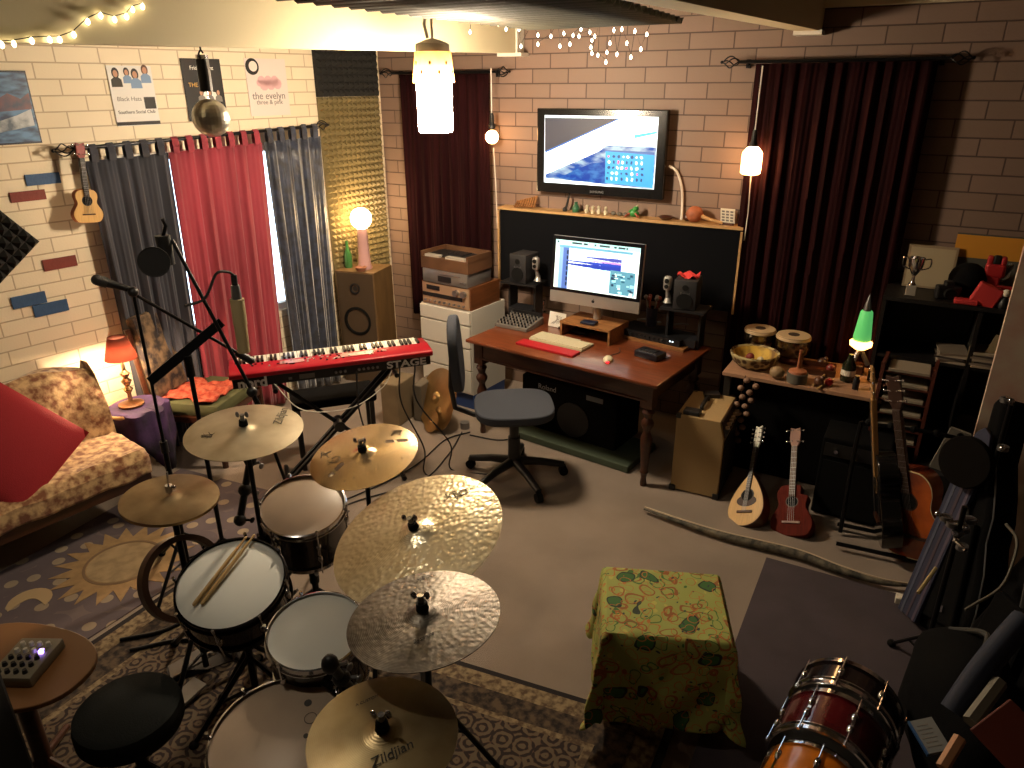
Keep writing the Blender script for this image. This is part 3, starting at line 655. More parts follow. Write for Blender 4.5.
# ================================================================ desk and what stands on it
DZ = .74
FL, FR = UZ(465, 339, DZ), UZ(694, 383, DZ); FR = UZ(657, 386, DZ)
DA = math.atan2(FR.y-FL.y, FR.x-FL.x); DW = (FR-FL).length; DD = .84
dx = Vector((math.cos(DA), math.sin(DA), 0)); dy = Vector((-dx.y, dx.x, 0))
dc_ = FL + dx*DW/2 + dy*DD/2; dc_.z = 0
desk = thing('desk', 'brown wooden desk with turned legs carrying the computer', 'desk', dc_, DA)
m = MB(); m.box((0, 0, DZ-.0125), (DW, DD, .025), bev=.008); m.build('desktop', deskwood, desk, smooth=True)
m = MB()
for y in (-DD/2+.06, DD/2-.06): m.box((0, y, DZ-.085), (DW-.14, .022, .11))
for x in (-DW/2+.07, DW/2-.07): m.box((x, 0, DZ-.085), (.022, DD-.14, .11))
m.box((0, -DD/2+.045, DZ-.138), (DW-.16, .012, .012))
m.build('apron', darkwood, desk)
legp = [(0, 0), (.02, 0), (.022, .02), (.017, .06), (.024, .09), (.03, .1), (.024, .115), (.026, .16), (.036, .3), (.038, .34), (.024, .38), (.022, .4), (.04, .43), (.042, .45), (.024, .48), (.03, .5), (.04, .52), (.028, .545), (.034, .555)]
for sx_ in (-1, 1):
    for sy_ in (-1, 1):
        m = MB(); m.lathe(legp, 20, c=(sx_*(DW/2-.08), sy_*(DD/2-.08), 0)); m.box((sx_*(DW/2-.08), sy_*(DD/2-.08), DZ-.105), (.075, .075, .16)); m.build('leg', darkwood, desk, smooth=True)
def on_desk(px, py, z=DZ): p = UZ(px, py, z); p.z = DZ; return p
# wooden riser board along the back
rb0, rb1 = UZ(600, 338, DZ), UZ(697, 347, DZ)
# computer
YI = 4.52
a, b_, c = UY(551, 235, YI), UY(645, 245, YI), UY(643, 314, YI)
IW = (b_.x-a.x); IH = (a.z+b_.z)/2-c.z; ic = Vector(((a.x+b_.x)/2, YI, (a.z+b_.z)/2-IH/2))
M = frame(ic, (-.04, -1, .1), (1, 0, 0))
t = thing('computer', 'silver all in one computer showing audio tracks on its lit screen', 'computer', M=M)
alu = mat('aluminium', rgb(178, 176, 172), .35, .6)
m = MB(); m.box((0, 0, -.012), (IW, IH, .024), bev=.006); m.build('casing', alu, t, smooth=True)
chin = .175
m = MB(); m.box((0, IH*chin/2, .001), (IW*.995, IH*(1-chin)*.992, .003)); m.build('glass_bezel', mat('bezel_black', rgb(16, 16, 20), .15), t)
SW2, SH2 = IW*.92, IH*(1-chin)*.87; y0_ = IH*chin/2-.002
m = MB(); m.box((0, y0_, .0028), (SW2, SH2, .001)); scr2 = m.build('screen', emis('screen_white', rgb(222, 238, 240), 1.0), t)
def sp(name, x0, y0, x1, y1, col, lev=1, jag=0):
    z = .0034+.0006*lev; m = MB()
    if jag:
        n = 40; top = []; bot = []; r_ = random.Random(jag)
        for k in range(n+1):
            x = x0+(x1-x0)*k/n; h = (y1-y0)/2*(.35+.75*min(1, (k/n)*1.3))*(.8+.4*r_.random()); yc = (y0+y1)/2
            top.append(((x-.5)*SW2, (.5-yc+h)*SH2+y0_)); bot.append(((x-.5)*SW2, (.5-yc-h)*SH2+y0_))
        m.prism(bot+top[::-1], z, z+.0004)
    else: m.box((((x0+x1)/2-.5)*SW2, (.5-(y0+y1)/2)*SH2+y0_, z), ((x1-x0)*SW2, (y1-y0)*SH2, .0004))
    return m.build(name, emis('scr_'+name+str(round(col[2], 3)), col, 1), scr2)
sp('menu_bar', 0, 0, 1, .09, rgb(160, 212, 216)); sp('tool_bar', .04, .1, .92, .15, rgb(90, 150, 180)); sp('track_list', .05, .15, .1, 1, rgb(120, 160, 205)); sp('track_controls', .1, .15, .17, 1, rgb(70, 100, 170), 2)
for k in range(7): sp('track_button', .145, .2+.11*k, .165, .28+.11*k, rgb(20, 30, 60), 3)
for k, (x0, w) in enumerate(((.02, .02), (.2, .12), (.34, .05), (.47, .02), (.53, .12), (.7, .03), (.75, .08), (.84, .02))): sp('menu_mark', x0, .025, x0+w, .06, rgb(20, 46, 60), 2)
sp('waveform', .38, .27, .8, .33, rgb(60, 70, 165), 2, 3); sp('waveform', .38, .345, .8, .38, rgb(170, 130, 190), 2, 5); sp('waveform', .17, .38, .8, .44, rgb(30, 60, 170), 2, 7); sp('waveform', .17, .43, .8, .52, rgb(24, 50, 160), 2, 9)
sp('lower_tracks', .17, .52, .68, .85, rgb(200, 240, 236), 1); sp('side_column', .92, .1, .985, .6, rgb(240, 240, 245), 2)
sp('picture_inset', .68, .5, .97, .97, rgb(80, 140, 165), 3)
r_ = random.Random(4)
for k in range(26):
    x, y = .69+.25*r_.random(), .51+.42*r_.random(); sp('inset_detail', x, y, x+.02+.03*r_.random(), y+.02+.05*r_.random(), (rgb(20, 50, 80), rgb(150, 210, 220), rgb(30, 90, 120), rgb(210, 235, 235))[k % 4], 4+(k % 3))
m = MB(); o_ = [(.011*math.cos(q)*(1-.12*math.sin(q)), .011*math.sin(q)-(.003 if abs(math.cos(q)) < .3 and math.sin(q) > 0 else 0)) for q in [2*PI*k/20 for k in range(20)]]
m.prism([(x, y-IH/2+IH*chin*.5) for x, y in o_], .0, .0015); m.sphere((.004, -IH/2+IH*chin*.5+.0145, .0008), .004, 8, (.6, 1, .2)); m.build('fruit_emblem', black, t)
foot = UY(600, 330, YI)
m = MB(); Mi = M.inverted()
bz = .11
q0 = Vector((ic.x, YI+.03, ic.z-IH*.35)); q1 = Vector((ic.x, YI+.07, DZ+bz+.008))
m.tube([Mi @ q0, Mi @ q1], .03, 12); m.build('stand', alu, t, smooth=True)
# wooden monitor shelf
sc0 = Vector((ic.x, YI+.02, DZ)); t = thing('monitor_shelf', 'low wooden shelf box under the computer screen', 'shelf', sc0, DA)
m = MB(); m.box((0, 0, bz-.008), (.4, .28, .016)); m.build('top_board', wood, t)
for s in (-1, 1): m = MB(); m.box((s*.192, 0, (bz-.016)/2), (.016, .27, bz-.016)); m.build('side_board', wood, t)
m = MB(); m.box((0, .12, (bz-.016)/2), (.368, .016, bz-.016)); m.build('back_board', wood, t)
m = MB(); m.box((0, 0, .012), (.11, .07, .016), bev=.004); o = m.build('small_drive', mat('navy_plastic', rgb(24, 28, 50), .4)); o.location = Vector((ic.x+.0, YI-.07, DZ+bz)); tag(o, 'small dark box on the wooden shelf right below the screen', 'box')
# computer keyboard with red front board
A_, B2, C_, D_ = UZ(516, 348, DZ), UZ(583, 362, DZ), UZ(601, 343, DZ), UZ(535, 331, DZ)
kc = (A_+B2+C_+D_)/4; ka = math.atan2((B2-A_).y, (B2-A_).x)
t = thing('computer_keyboard', 'cream computer keyboard lying behind the red board on the desk', 'keyboard', (kc.x, kc.y, DZ), DA)
kw, kd = .43, .16
kpos = UZ(561, 343, DZ); t.location = (kpos.x, kpos.y, DZ)
keyc = mat('key_cream', rgb(214, 204, 172), .5)
m = MB(); m.box((0, 0, .009), (kw, kd, .018), bev=.003); m.build('base', mat('kb_cream', rgb(196, 186, 152), .5), t)
m = MB()
for i in range(18):
    for j in range(6):
        if 14 <= i and j == 5: continue
        m.box((-kw/2+.018+i*.0233, -kd/2+.016+j*.025, .022), (.019, .02, .01))
m.build('keys', keyc, t)
t2 = UZ(547, 352, DZ)
m = MB(); m.box((0, 0, .008), (.46, .1, .016), bev=.002); o = m.build('red_board', mat('red_board', rgb(176, 28, 36), .45)); p = kpos - dy*.155; o.location = (p.x-.01, p.y, DZ); o.rotation_euler = (0, 0, DA); tag(o, 'flat red wrist board in front of the cream keyboard', 'wrist rest')
# mouse
p = on_desk(608, 361)
t = thing('computer_mouse', 'cream computer mouse with a red glow on the desk', 'mouse', p, .3+PI/2)
m = MB(); m.sphere((0, 0, .008), .03, 18, (1.6, 1.1, .9)); 
for v in m.bm.verts: v.co.z = max(v.co.z, .001)
m.build('shell', keyc, t, smooth=True)
m = MB(); m.sphere((-.042, 0, .008), .010, 10, (.8, 1.4, .7)); m.build('red_light', emis('mouse_red', (1, .02, .03, 1), 3), t)
m = MB(); m.tube(catmull([(.035, 0, .008), (.1, -.01, .004), (.17, -.06, .004), (.26, -.05, .004)], 6), .003, 6); m.build('cord', mat('grey_cord', rgb(70, 64, 60), .6), t)
# black tape box, right of the mouse
p = on_desk(650, 357)
t = thing('recorder', 'small black recorder box right of the computer mouse', 'recorder', p, DA-.15)
m = MB(); m.box((0, 0, .022), (.18, .115, .044), bev=.008); m.build('body', mat('recorder_black', rgb(22, 22, 30), .35), t, smooth=True)
m = MB(); m.box((0, .01, .047), (.1, .05, .008), bev=.002); m.build('lid', black, t); m = MB(); [m.box((-.06+.024*k, -.04, .046), (.016, .012, .005)) for k in range(6)]; m.build('buttons', steel, t)
# white tent card
p = on_desk(557, 327); t = thing('desk_card', 'white card with a pencil drawing propped left of the computer', 'card', p, DA)
m = MB(); m.box((0, 0, .055), (.14, .004, .11), rot=Matrix.Rotation(-.25, 3, 'X')); m.build('card', mat('card_white', rgb(224, 220, 210), .7), t)
m = MB()
r_ = random.Random(2)
for k in range(7):
    pts = [(-.05+.1*r_.random(), 0, .02+.07*r_.random()) for _ in range(4)]; pts = [(x, -.0035+(z-.055)*.255, z) for x, y, z in pts]; m.tube(catmull(pts, 4), .0009, 4)
m.build('drawing', pgrey, t)
m = MB(); m.box((0, .03, .004), (.1, .08, .006)); m.build('stand', black, t)
# black notebook
p = on_desk(569, 330); p = UZ(575, 331, DZ); m = MB(); m.box((0, 0, .008), (.24, .12, .016), bev=.002); o = m.build('black_notebook', mat('note_black', rgb(26, 22, 24), .5)); o.location = (p.x+.0, p.y+.02, DZ); o.rotation_euler = (0, 0, DA-.05); 
# mixer
p = UZ(518, 326, DZ)
t = thing('audio_mixer', 'small silver mixing desk with rows of knobs on the left of the desk', 'mixer', (p.x, p.y+.02, DZ), DA+.05)
m = MB(); mo = [(-.12, 0), (.12, 0), (.12, .06), (-.12, .025)]
m.prism(mo, -.14, .14, Matrix(((0, 0, 1, 0), (1, 0, 0, 0), (0, 1, 0, 0), (0, 0, 0, 1)))); m.build('body', mat('mixer_grey', rgb(120, 116, 110), .4, .3), t, bevel=.004)
m = MB(); m2 = MB()
for i in range(9):
    for j in range(6):
        (m if (i+j*2) % 5 else m2).cyl((-.12+.03*i, -.1+.036*j, .025+.0052+j*.0052), (-.12+.03*i, -.1+.036*j, .045+j*.0052), .007, .006, 8)
m.build('dark_knobs', black, t); m2.build('pale_knobs', steel, t)
m = MB(); m.box((.0, .11, .072), (.26, .02, .02)); m.build('meter_bridge', black, t)
p = UZ(535, 316, DZ); m = MB(); m.lathe([(0, 0), (.03, 0), (.033, .005), (.012, .012), (.01, .05), (.02, .06), (.02, .09), (.008, .1), (0, .1)], 14); o = m.build('small_bell', chrome, smooth=True); o.location = (p.x, p.y+.13, DZ); tag(o, 'small shiny metal bell behind the mixing desk', 'bell')
# speakers on stands (left and right)
def speaker_rig(px, py_top, yy, side, labels):
    a = UY(px, py_top, yy); w = .15; h = .215 if side < 0 else .2
    zt = a.z; zb_ = zt-h
    t = thing('speaker_riser', labels[2], 'stand', (a.x, yy+.02, DZ))
    hs = zb_-DZ
    m = MB(); m.box((0, 0, hs-.008), (.3, .2, .016)); m.build('shelf', black, t)
    for sx_ in (-1, 1): m = MB(); m.box((sx_*.11, .02, (hs-.016)/2), (.016, .12, hs-.016)); m.build('leg', black, t)
    m = MB(); m.box((0, 0, .04), (.2, .14, .05)); m.build('lower_box', mat('gear_black', rgb(28, 28, 32), .5), t)
    t = thing('studio_monitor', labels[0], 'speaker', (a.x, yy+.02, zb_), .1*side)
    m = MB(); m.box((0, 0, h/2), (w, .18, h), bev=.008); m.build('cabinet', mat('monitor_black', rgb(30, 30, 33), .6), t, smooth=True)
    m = MB(); m.cyl((0, -.091, h*.3), (0, -.096, h*.3), .052, seg=24); m.cyl((0, -.091, h*.75), (0, -.094, h*.75), .02, seg=20); m.build('driver', rubber, t)
    text('Roland' if side < 0 else 'Roland', .022, 'lettering', steel, t, tr(0, -.0925, h*.55) @ rotx(PI/2))
    sx = a.x + (.125 if side < 0 else -.125)
    t = thing('desktop_speaker', labels[1], 'speaker', (sx, yy-.02, zb_))
    m = MB(); m.tube([(0, .02, .012), (0, .03, .05), (.0, .0, .1), (0, -.0, .13)], [.03, .018, .012, .02], 12); m.build('foot', alu, t, smooth=True)
    m = MB(); m.box((0, -.005, .155), (.055, .05, .1), bev=.02); m.build('shell', alu, t, smooth=True)
    m = MB(); m.cyl((0, -.031, .175), (0, -.035, .175), .016, seg=16); m.cyl((0, -.031, .138), (0, -.035, .138), .014, seg=16); m.build('driver', rubber, t)
    return zt, a
speaker_rig(523, 253, 4.72, -1, ('black studio monitor speaker left of the computer', 'slim silver desktop speaker right beside the left black studio monitor', 'black stand carrying the speakers left of the computer'))
zt, a = speaker_rig(688, 278, 4.62, 1, ('black studio monitor speaker with a red cloth on top', 'slim silver desktop speaker right of the computer by the red cloth', 'black stand carrying the speakers at the right end of the desk'))
m = MB()
def cl(u, v): 
    x, y = (u-.5)*.13, (v-.5)*.09; return Vector((x, y, .012+.014*math.sin(u*9+v*5)+.01*math.sin(v*13-u*4)))
m.grid(cl, 14, 10); o = m.build('red_cloth', mat('red_cloth', rgb(200, 50, 48), .8), smooth=True, thick=.004); o.location = (a.x, 4.64, zt+.004); tag(o, 'crumpled red cloth on top of the right studio monitor', 'cloth')
# rack unit with lights
p0, p1 = UZ(613, 322, DZ+.05), UZ(690, 346, DZ+.05)
rc_ = UZ(655, 345, DZ); rc_ = (p0+p1)/2; 
t = thing('rack_unit', 'black rack effects unit lying on the wood plank under the right speakers', 'audio unit', (rc_.x+.03, rc_.y+.04, DZ+.022), DA-.06)
m = MB(); m.box((0, 0, .0225), (.48, .22, .045)); m.build('casing', mat('rack_black', rgb(20, 20, 22), .4), t)
m = MB(); m2 = MB()
for k in range(10): m.cyl((-.2+.035*k, -.11, .022), (-.2+.035*k, -.122, .022), .008, seg=10)
m.build('knobs', black, t); m2.box((.17, -.111, .03), (.006, .004, .006)); m2.box((.19, -.111, .03), (.006, .004, .006)); m2.box((.08, -.111, .02), (.005, .004, .005)); m2.build('indicator_light', emis('led_white', (.7, .9, 1, 1), 6), t)
t = tag((lambda mm: mm.build('wood_plank', wood))(MB().box((0, 0, .011), (.56, .25, .022))), 'wood plank under the black rack unit at the right of the desk', 'plank'); t.location = (rc_.x+.03, rc_.y+.04, DZ); t.rotation_euler = (0, 0, DA-.06)
for k, (px, py) in enumerate(((641, 321), (650, 324), (677, 326))):
    p = UZ(px, py, DZ+.07); m = MB(); m.tube([(0, 0, 0), (.05, .03, .004), (.1, .04, .006)], [.007, .008, .006], 8); o = m.build('cable_plug', steel, smooth=True); o.location = (p.x-.03, p.y, DZ+.076)
    tag(o, ('silver plug on the rack unit, leftmost of three', 'silver plug on the rack unit, in the middle of three', 'silver plug on the rack unit below the right studio monitor')[k], 'plug', 'silver plugs on the rack unit')
# cup of pens
p = UZ(652, 316, DZ); t = thing('pen_cup', 'dark blue cup of pens between the computer and the right speakers', 'cup', (p.x, p.y+.08, DZ+.0), 0)
t.location.z = DZ; t.location = (UY(651, 300, 4.72).x, 4.76, DZ)
m = MB(); m.lathe([(0, 0), (.035, 0), (.04, .2), (.036, .2), (.03, .01), (0, .01)], 18); m.build('cup', mat('cup_blue', rgb(36, 40, 62), .4), t, smooth=True)
for k in range(6):
    a_ = k*1.1; m = MB(); m.tube([(0, 0, .05), (.05*math.cos(a_), .03*math.sin(a_), .27)], .006, 6); m.sphere((.05*math.cos(a_), .03*math.sin(a_), .27), .016, 8); m.build('pen', (mat('pen_red', rgb(130, 60, 50), .5), mat('pen_grey', rgb(120, 120, 116), .5))[k % 2], t)
# tangled headphone cable
p = UZ(615, 332, DZ); m = MB(); pts = [(0, 0, .01), (.06, .03, .06), (.1, -.02, .1), (.03, -.06, .05), (-.05, -.02, .012), (.0, .05, .06), (.09, .05, .015), (.13, -.03, .05), (.07, -.07, .01), (-.02, -.06, .01)]
m.tube(catmull(pts, 6), .0045, 6); o = m.build('cable', mat('cable_brown', rgb(72, 56, 48), .5), smooth=True); o.location = (p.x, p.y, DZ); tag(o, 'tangled thin cable loops right below the computer screen', 'cable')
bpy.data.objects['black_notebook']['label'] = 'black notebook lying behind the cream keyboard'; bpy.data.objects['black_notebook']['category'] = 'notebook'
# ================================================================ stack of stereo units
YS = 4.42
def stack_unit(y0p, y1p, name, label, cat, m_, dep=.32, x0p=421, x1p=475, y=YS, shift=0):
    a, b = UY(x0p, y0p, y), UY(x0p, y1p, y); r = UY(x1p, y1p+9, y)
    w = r.x-b.x; zt, zb_ = a.z, b.z
    return a.x, w, zt, zb_
ax, w, _, zwh = stack_unit(303, 345, '', '', '', None)
SXc = ax+w/2; SA = DA
lvl = [UY(421, y, YS).z for y in (252, 267, 281, 303)]
SY = YS
w = .5; SXc = UY(448, 330, YS).x
def unit(name, label, cat, z0, z1, dep, wid=w): return thing(name, label, cat, (SXc, SY+dep/2, z0), SA+.02), wid, z1-z0
# white drawers
z3 = lvl[3]
cabw = mat('white_laminate', rgb(206, 200, 188), .5)
t, W, H = unit('drawer_unit', 'white drawer unit under the stack of stereo equipment left of the desk', 'drawer unit', 0.0, z3, .44, .5)
m = MB(); m.box((0, 0.005, (H+.12)/2), (W, .43, H-.12)); m.build('carcass', cabw, t)
m = MB(); m.box((0, 0, .06), (W, .42, .12)); m.build('plinth', mat('blue_plinth', rgb(40, 66, 120), .5), t)
zs = [H, H-.115, H-.30, H-.48, .13]
for k in range(4):
    if zs[k]-zs[k+1] > .05:
        m = MB(); m.box((0, -.225, (zs[k]+zs[k+1])/2), (W-.004, .02, zs[k]-zs[k+1]-.012), bev=.003); dr_ = m.build('drawer', cabw, t)
t, W, H = unit('stereo_receiver', 'wood cased silver stereo receiver, lowest of the stereo stack', 'receiver', z3+.001, lvl[2]-.004, .38, .48)
tan = mat('receiver_face', rgb(190, 160, 130), .35, .5)
m = MB(); m.box((0, .01, H/2), (W, .37, H)); m.build('wood_case', mat('walnut', rgb(116, 68, 36), .45, var=.3, vs=5, stretch=(1, 1, 8)), t)
m = MB(); m.box((0, -.178, H/2), (W-.02, .012, H-.012)); fpl = m.build('face_plate', tan, t)
m = MB(); m.box((-.03, -.186, H*.45), (W*.82, .004, H*.17)); m.box((-.12, -.186, H*.78), (.13, .004, H*.2)); m.build('dial_window', black, fpl)
for k in range(2): m = MB(); m.cyl((.11+.075*k, -.184, H*.72), (.11+.075*k, -.21, H*.72), .024, seg=20); m.build('knob', steel, fpl, smooth=True)
for k in range(9): m = MB(); m.cyl((-.2+.048*k, -.184, H*.17), (-.2+.048*k, -.2, H*.17), .009, seg=10); m.build('small_knob', steel, fpl)
t, W, H = unit('disc_player', 'silver grey disc player in the middle of the stereo stack', 'disc player', lvl[2]-.002, lvl[1]-.008, .3, .44)
m = MB(); m.box((0, 0, H/2), (W, .3, H), bev=.004); m.build('casing', mat('player_grey', rgb(128, 122, 118), .35, .5), t, smooth=True)
m = MB(); m.box((-.0, -.152, H*.4), (.13, .004, H*.4)); m.build('display', black, t)
m = MB(); m.box((.05, -.152, H*.75), (.2, .004, .006)); [m.cyl((.15+.022*k, -.15, H*.35), (.15+.022*k, -.156, H*.35), .007, seg=8) for k in range(3)]; m.build('buttons', steel, t)
t, W, H = unit('cassette_deck', 'old brown wooden cassette deck on top of the stereo stack', 'cassette deck', lvl[1]-.006, lvl[0]+.005, .3, .46)
bw = mat('deck_brown', rgb(96, 66, 44), .5, var=.3, vs=6)
m = MB(); m.box((0, 0, H*.35), (W, .3, H*.7)); 
for s in (-1, 1): m.box((s*(W/2-.008), 0, H*.8), (.016, .3, H*.4))
m.box((0, .142, H*.8), (W, .016, H*.4)); m.build('case', bw, t)
m = MB(); m.box((-.02, -.0, H*.74), (W-.05, .2, .01)); m.build('top_plate', black, t)
m = MB(); m.box((-.13, -.115, H*.75), (.14, .045, .02)); m.box((.1, -.115, H*.75), (.19, .045, .02)); m.build('key_strip', mat('deck_silver', rgb(190, 184, 170), .4, .4), t)
m = MB(); m.box((.02, .02, H*.8), (.14, .12, .012)); m.build('cassette_lid', mat('smoke', rgb(40, 38, 38), .2), t)
# ================================================================ office chair
sc_c = UZ(514, 405, .53)
t = thing('office_chair', 'dark grey fabric swivel office chair in front of the desk', 'chair', (sc_c.x, sc_c.y, 0), math.radians(35)); t.scale = (1.06, 1.06, 1.1)
gfab = mat('chair_fabric', rgb(62, 66, 76), .95, bump=.3, bs=400)
def superell(rx, ry, e, n=36): return [(rx*math.copysign(abs(math.cos(a))**e, math.cos(a)), ry*math.copysign(abs(math.sin(a))**e, math.sin(a))) for a in [2*PI*k/n for k in range(n)]]
m = MB(); o_ = superell(.235, .225, .6); m.prism([(x*.95, y*.95) for x, y in o_], .44, .455); m.prism(o_, .45, .495); m.build('seat', gfab, t, smooth=True, bevel=.015)
bl = UZ(459, 372, .8)-sc_c; bl.z = 0; ba = math.radians(211)-math.radians(35)
Mb = rotz(ba) @ tr(.33, 0, .80) @ roty(PI/2+.08)
m = MB(); m.prism([(x, y) for x, y in superell(.21, .19, .75)], -.025, .03, Mb); m.build('backrest', gfab, t, smooth=True, bevel=.012)
m = MB(); m.tube([rotz(ba) @ Vector(p) for p in ((.02, 0, .43), (.24, 0, .425), (.35, 0, .47), (.37, 0, .6), (.36, 0, .78))], .016, 8); m.build('back_bar', black, t, smooth=True)
m = MB(); m.cyl((0, 0, .12), (0, 0, .44), .028); m.cyl((0, 0, .1), (0, 0, .28), .038); m.box((0, 0, .43), (.2, .16, .025)); m.build('gas_lift', black, t, smooth=True)
for k in range(5):
    a_ = math.radians(-35)+math.radians(-105)+k*2*PI/5; c_, s_ = math.cos(a_), math.sin(a_)
    m = MB(); m.tube([(0, 0, .125), (.16*c_, .16*s_, .105), (.31*c_, .31*s_, .07)], [.03, .024, .02], 10); lg = m.build('leg', black, t, smooth=True)
    m = MB(); m.cyl((.31*c_-.018*s_, .31*s_+.018*c_, .028), (.31*c_+.018*s_, .31*s_-.018*c_, .028), .028, seg=16); m.box((.31*c_, .31*s_, .045), (.03, .03, .04)); m.build('caster', rubber, lg, smooth=True)
# ================================================================ under the desk: speaker box and green case
p = UZ(590, 440, 0); 
t = thing('keyboard_amplifier', 'large black box amplifier standing under the desk', 'amplifier', (-1.98, 4.42, 0), DA)
m = MB(); m.box((0, 0, .25), (.78, .36, .40)); m.build('cabinet', blackfab, t, bevel=.01)
text('Roland', .055, 'lettering', mat('grey_print', rgb(150, 150, 150), .5), t, tr(-.17, -.182, .39) @ rotx(PI/2))
m = MB(); m.box((.22, -.182, .4), (.13, .004, .035)); m.build('badge', mat('badge_grey', rgb(110, 110, 110), .5), t)
m = MB(); m.cyl((0.05, -.181, .2), (.05, -.187, .2), .13, seg=32); m.build('grille', black, t)
tag((lambda o: o)(MB().box((-1.9, 4.3, .027), (.95, .42, .05), rot=DA, bev=.006).build('flat_case', mat('case_green', rgb(62, 74, 58), .7))), 'flat grey green case lying on the carpet under the desk', 'case')
# ================================================================ left side
# ---- sofa (frame local: x along wall toward the camera, y into the room)
SF = Matrix.Identity(4)
p_a = UZ(147, 452, .43); p_b = UZ(2, 532, .43)
sd = (p_b-p_a).normalized(); sd = LWD.copy()*1.0
sn = Vector((-sd.y, sd.x, 0)); 
if sn.x < 0: sn = -sn
off_ = (p_a-LW0).dot(sn)          # front edge distance from the wall
off_ = min(off_, .98)
u_a = Lu(p_a)
SM = frame(LP(u_a, 0, 0), (0, 0, 1), sd)
ys = 1 if (SM.to_3x3() @ Vector((0, 1, 0))).dot(sn) > 0 else -1
t = thing('sofa', 'low wooden futon sofa covered with a floral brown and cream throw', 'sofa', M=SM)
floral = mat('floral_throw', rgb(206, 172, 124), .9, col2=rgb(118, 72, 44), vs=22, bump=.7, bs=16, sheen=.3)
SL = 2.0; SD = off_
def sfn(u, v):
    x = SL*u; prof = [(SD+.01, .30), (SD+.015, .40), (SD-.03, .445), (SD*.6, .45), (.34, .445)]
    k = min(3, int(v*4)); f = v*4-k; a, b = prof[k], prof[k+1]; y = a[0]*(1-f)+b[0]*f; z = a[1]*(1-f)+b[1]*f
    z += .008*math.sin(x*23+y*9)*math.sin(y*31+x*5); return Vector((x, y*ys, z))
m = MB(); m.grid(sfn, 60, 24); m.build('throw', floral, t, smooth=True, thick=.01)
m = MB(); m.box((SL/2, ys*(SD/2+.05), .36), (SL-.03, SD-.14, .13), bev=.03); m.build('mattress', mat('mattress_brown', rgb(120, 84, 56), .9), t)
def bfn(u, v):
    x = -.02+SL*.98*u
    prof = [(.44, .43), (.40, .62), (.33, .80), (.26, .86), (.17, .85), (.1, .74), (.09, .5)]
    k = min(5, int(v*6)); f = v*6-k; a, b = prof[k], prof[k+1]; y = a[0]*(1-f)+b[0]*f; z = a[1]*(1-f)+b[1]*f
    e = min(1, u*8); z = .43+(z-.43)*(.9+.1*math.sqrt(e)); z += .012*math.sin(x*13+v*8); y += .01*math.sin(x*17+v*11)
    return Vector((x, y*ys, z))
m = MB(); m.grid(bfn, 50, 24)
V0 = [Vector((0, ys*y, z)) for y, z in ((.44, .43), (.40, .62), (.33, .80), (.26, .86), (.17, .85), (.1, .74), (.09, .5))]
f_ = [m.bm.verts.new(v+Vector((-.018, 0, 0))) for v in V0]; m.bm.faces.new(f_)
m.build('back_cushion', floral, t, smooth=True)
m = MB(); m.box((SL/2, ys*(SD-.03), .265), (SL, .04, .07)); m.box((SL/2, ys*.3, .265), (SL, .04, .07)); m.box((.03, ys*(SD/2+.1), .265), (.04, SD-.3, .07)); m.build('rail', darkwood, t)
for (x, y) in ((.04, SD-.04), (.04, .3), (SL-.1, SD-.04), (SL-.1, .3)): m = MB(); m.box((x, ys*y, .12), (.06, .06, .24)); m.build('leg', darkwood, t)
# red pillow
pc_ = UZ(22, 432, .62)
def pillow(name, label, c, M, w, h, d, m_):
    mb = MB()
    def f(u, v, s):
        x, y = (u-.5)*2, (v-.5)*2; pin = 1-.1*(1-abs(x)**2)*abs(y)-0; k = (1-x*x)*(1-y*y)
        return Vector((x*w/2*(1-.07*(1-y*y)*0), y*h/2, s*d/2*(k**.45)))
    mb.grid(lambda u, v: f(u, v, 1), 16, 16); mb.grid(lambda u, v: f(u, v, -1), 16, 16)
    bmesh.ops.remove_doubles(mb.bm, verts=mb.bm.verts, dist=1e-4)
    o = mb.build(name, m_, smooth=True); o.matrix_world = M; return o
nrm = (LWN*.8+Vector((0, -.1, .62))).normalized()
pp = UZ(4, 446, .66)
M = frame(pp, nrm, Vector((0, -.75, 0))+Vector((0, 0, -.35)))
o = pillow('pillow', '', pp, M @ rotz(math.radians(8)), .56, .56, .16, mat('pillow_red', rgb(150, 24, 34), .85, bump=.3, bs=200)); tag(o, 'plain deep red square pillow leaning on the sofa', 'pillow')
# ---- side table with purple cloth and lamp
tc_ = UZ(131, 406, .52); tdep = depth(tc_)
t = thing('side_table', 'small round side table with a purple cloth beside the sofa', 'table', (tc_.x, tc_.y, 0))
rt = .17
m = MB(); m.lathe([(0, .5), (rt, .5), (rt+.006, .51), (rt, .52), (0, .52)], 32); m.build('table_top', palewood, t, smooth=True)
for k in range(3): a_ = k*2*PI/3+.4; m = MB(); m.tube([(.1*math.cos(a_), .1*math.sin(a_), .5), (.17*math.cos(a_), .17*math.sin(a_), .0)], .014, 8); m.build('leg', darkwood, t)
purple = mat('purple_cloth', rgb(74, 48, 92), .8, col2=rgb(28, 22, 36), vs=6, bump=.2)
def tcl(u, v):
    a_ = u*2*PI; r = v*.25; drop = max(0, r-(rt+.005)); z = .526-drop*4.2*(1+.35*math.sin(a_*3+1)); rr = min(r, rt+.01)+drop*.12+(.012*math.sin(a_*7) if drop > 0 else 0)
    return Vector((rr*math.cos(a_), rr*math.sin(a_), z if drop > 0 else .526))
m = MB(); m.grid(tcl, 48, 14); o = m.build('table_cloth', purple, smooth=True, thick=.002); o.location = (tc_.x+.03, tc_.y+.02, 0); tag(o, 'purple patterned cloth draped over the small side table', 'tablecloth')
lz = .53; lb = Vector((tc_.x+.01, tc_.y, lz))
t = thing('table_lamp', 'small table lamp with a glowing red orange shade beside the sofa', 'lamp', lb)
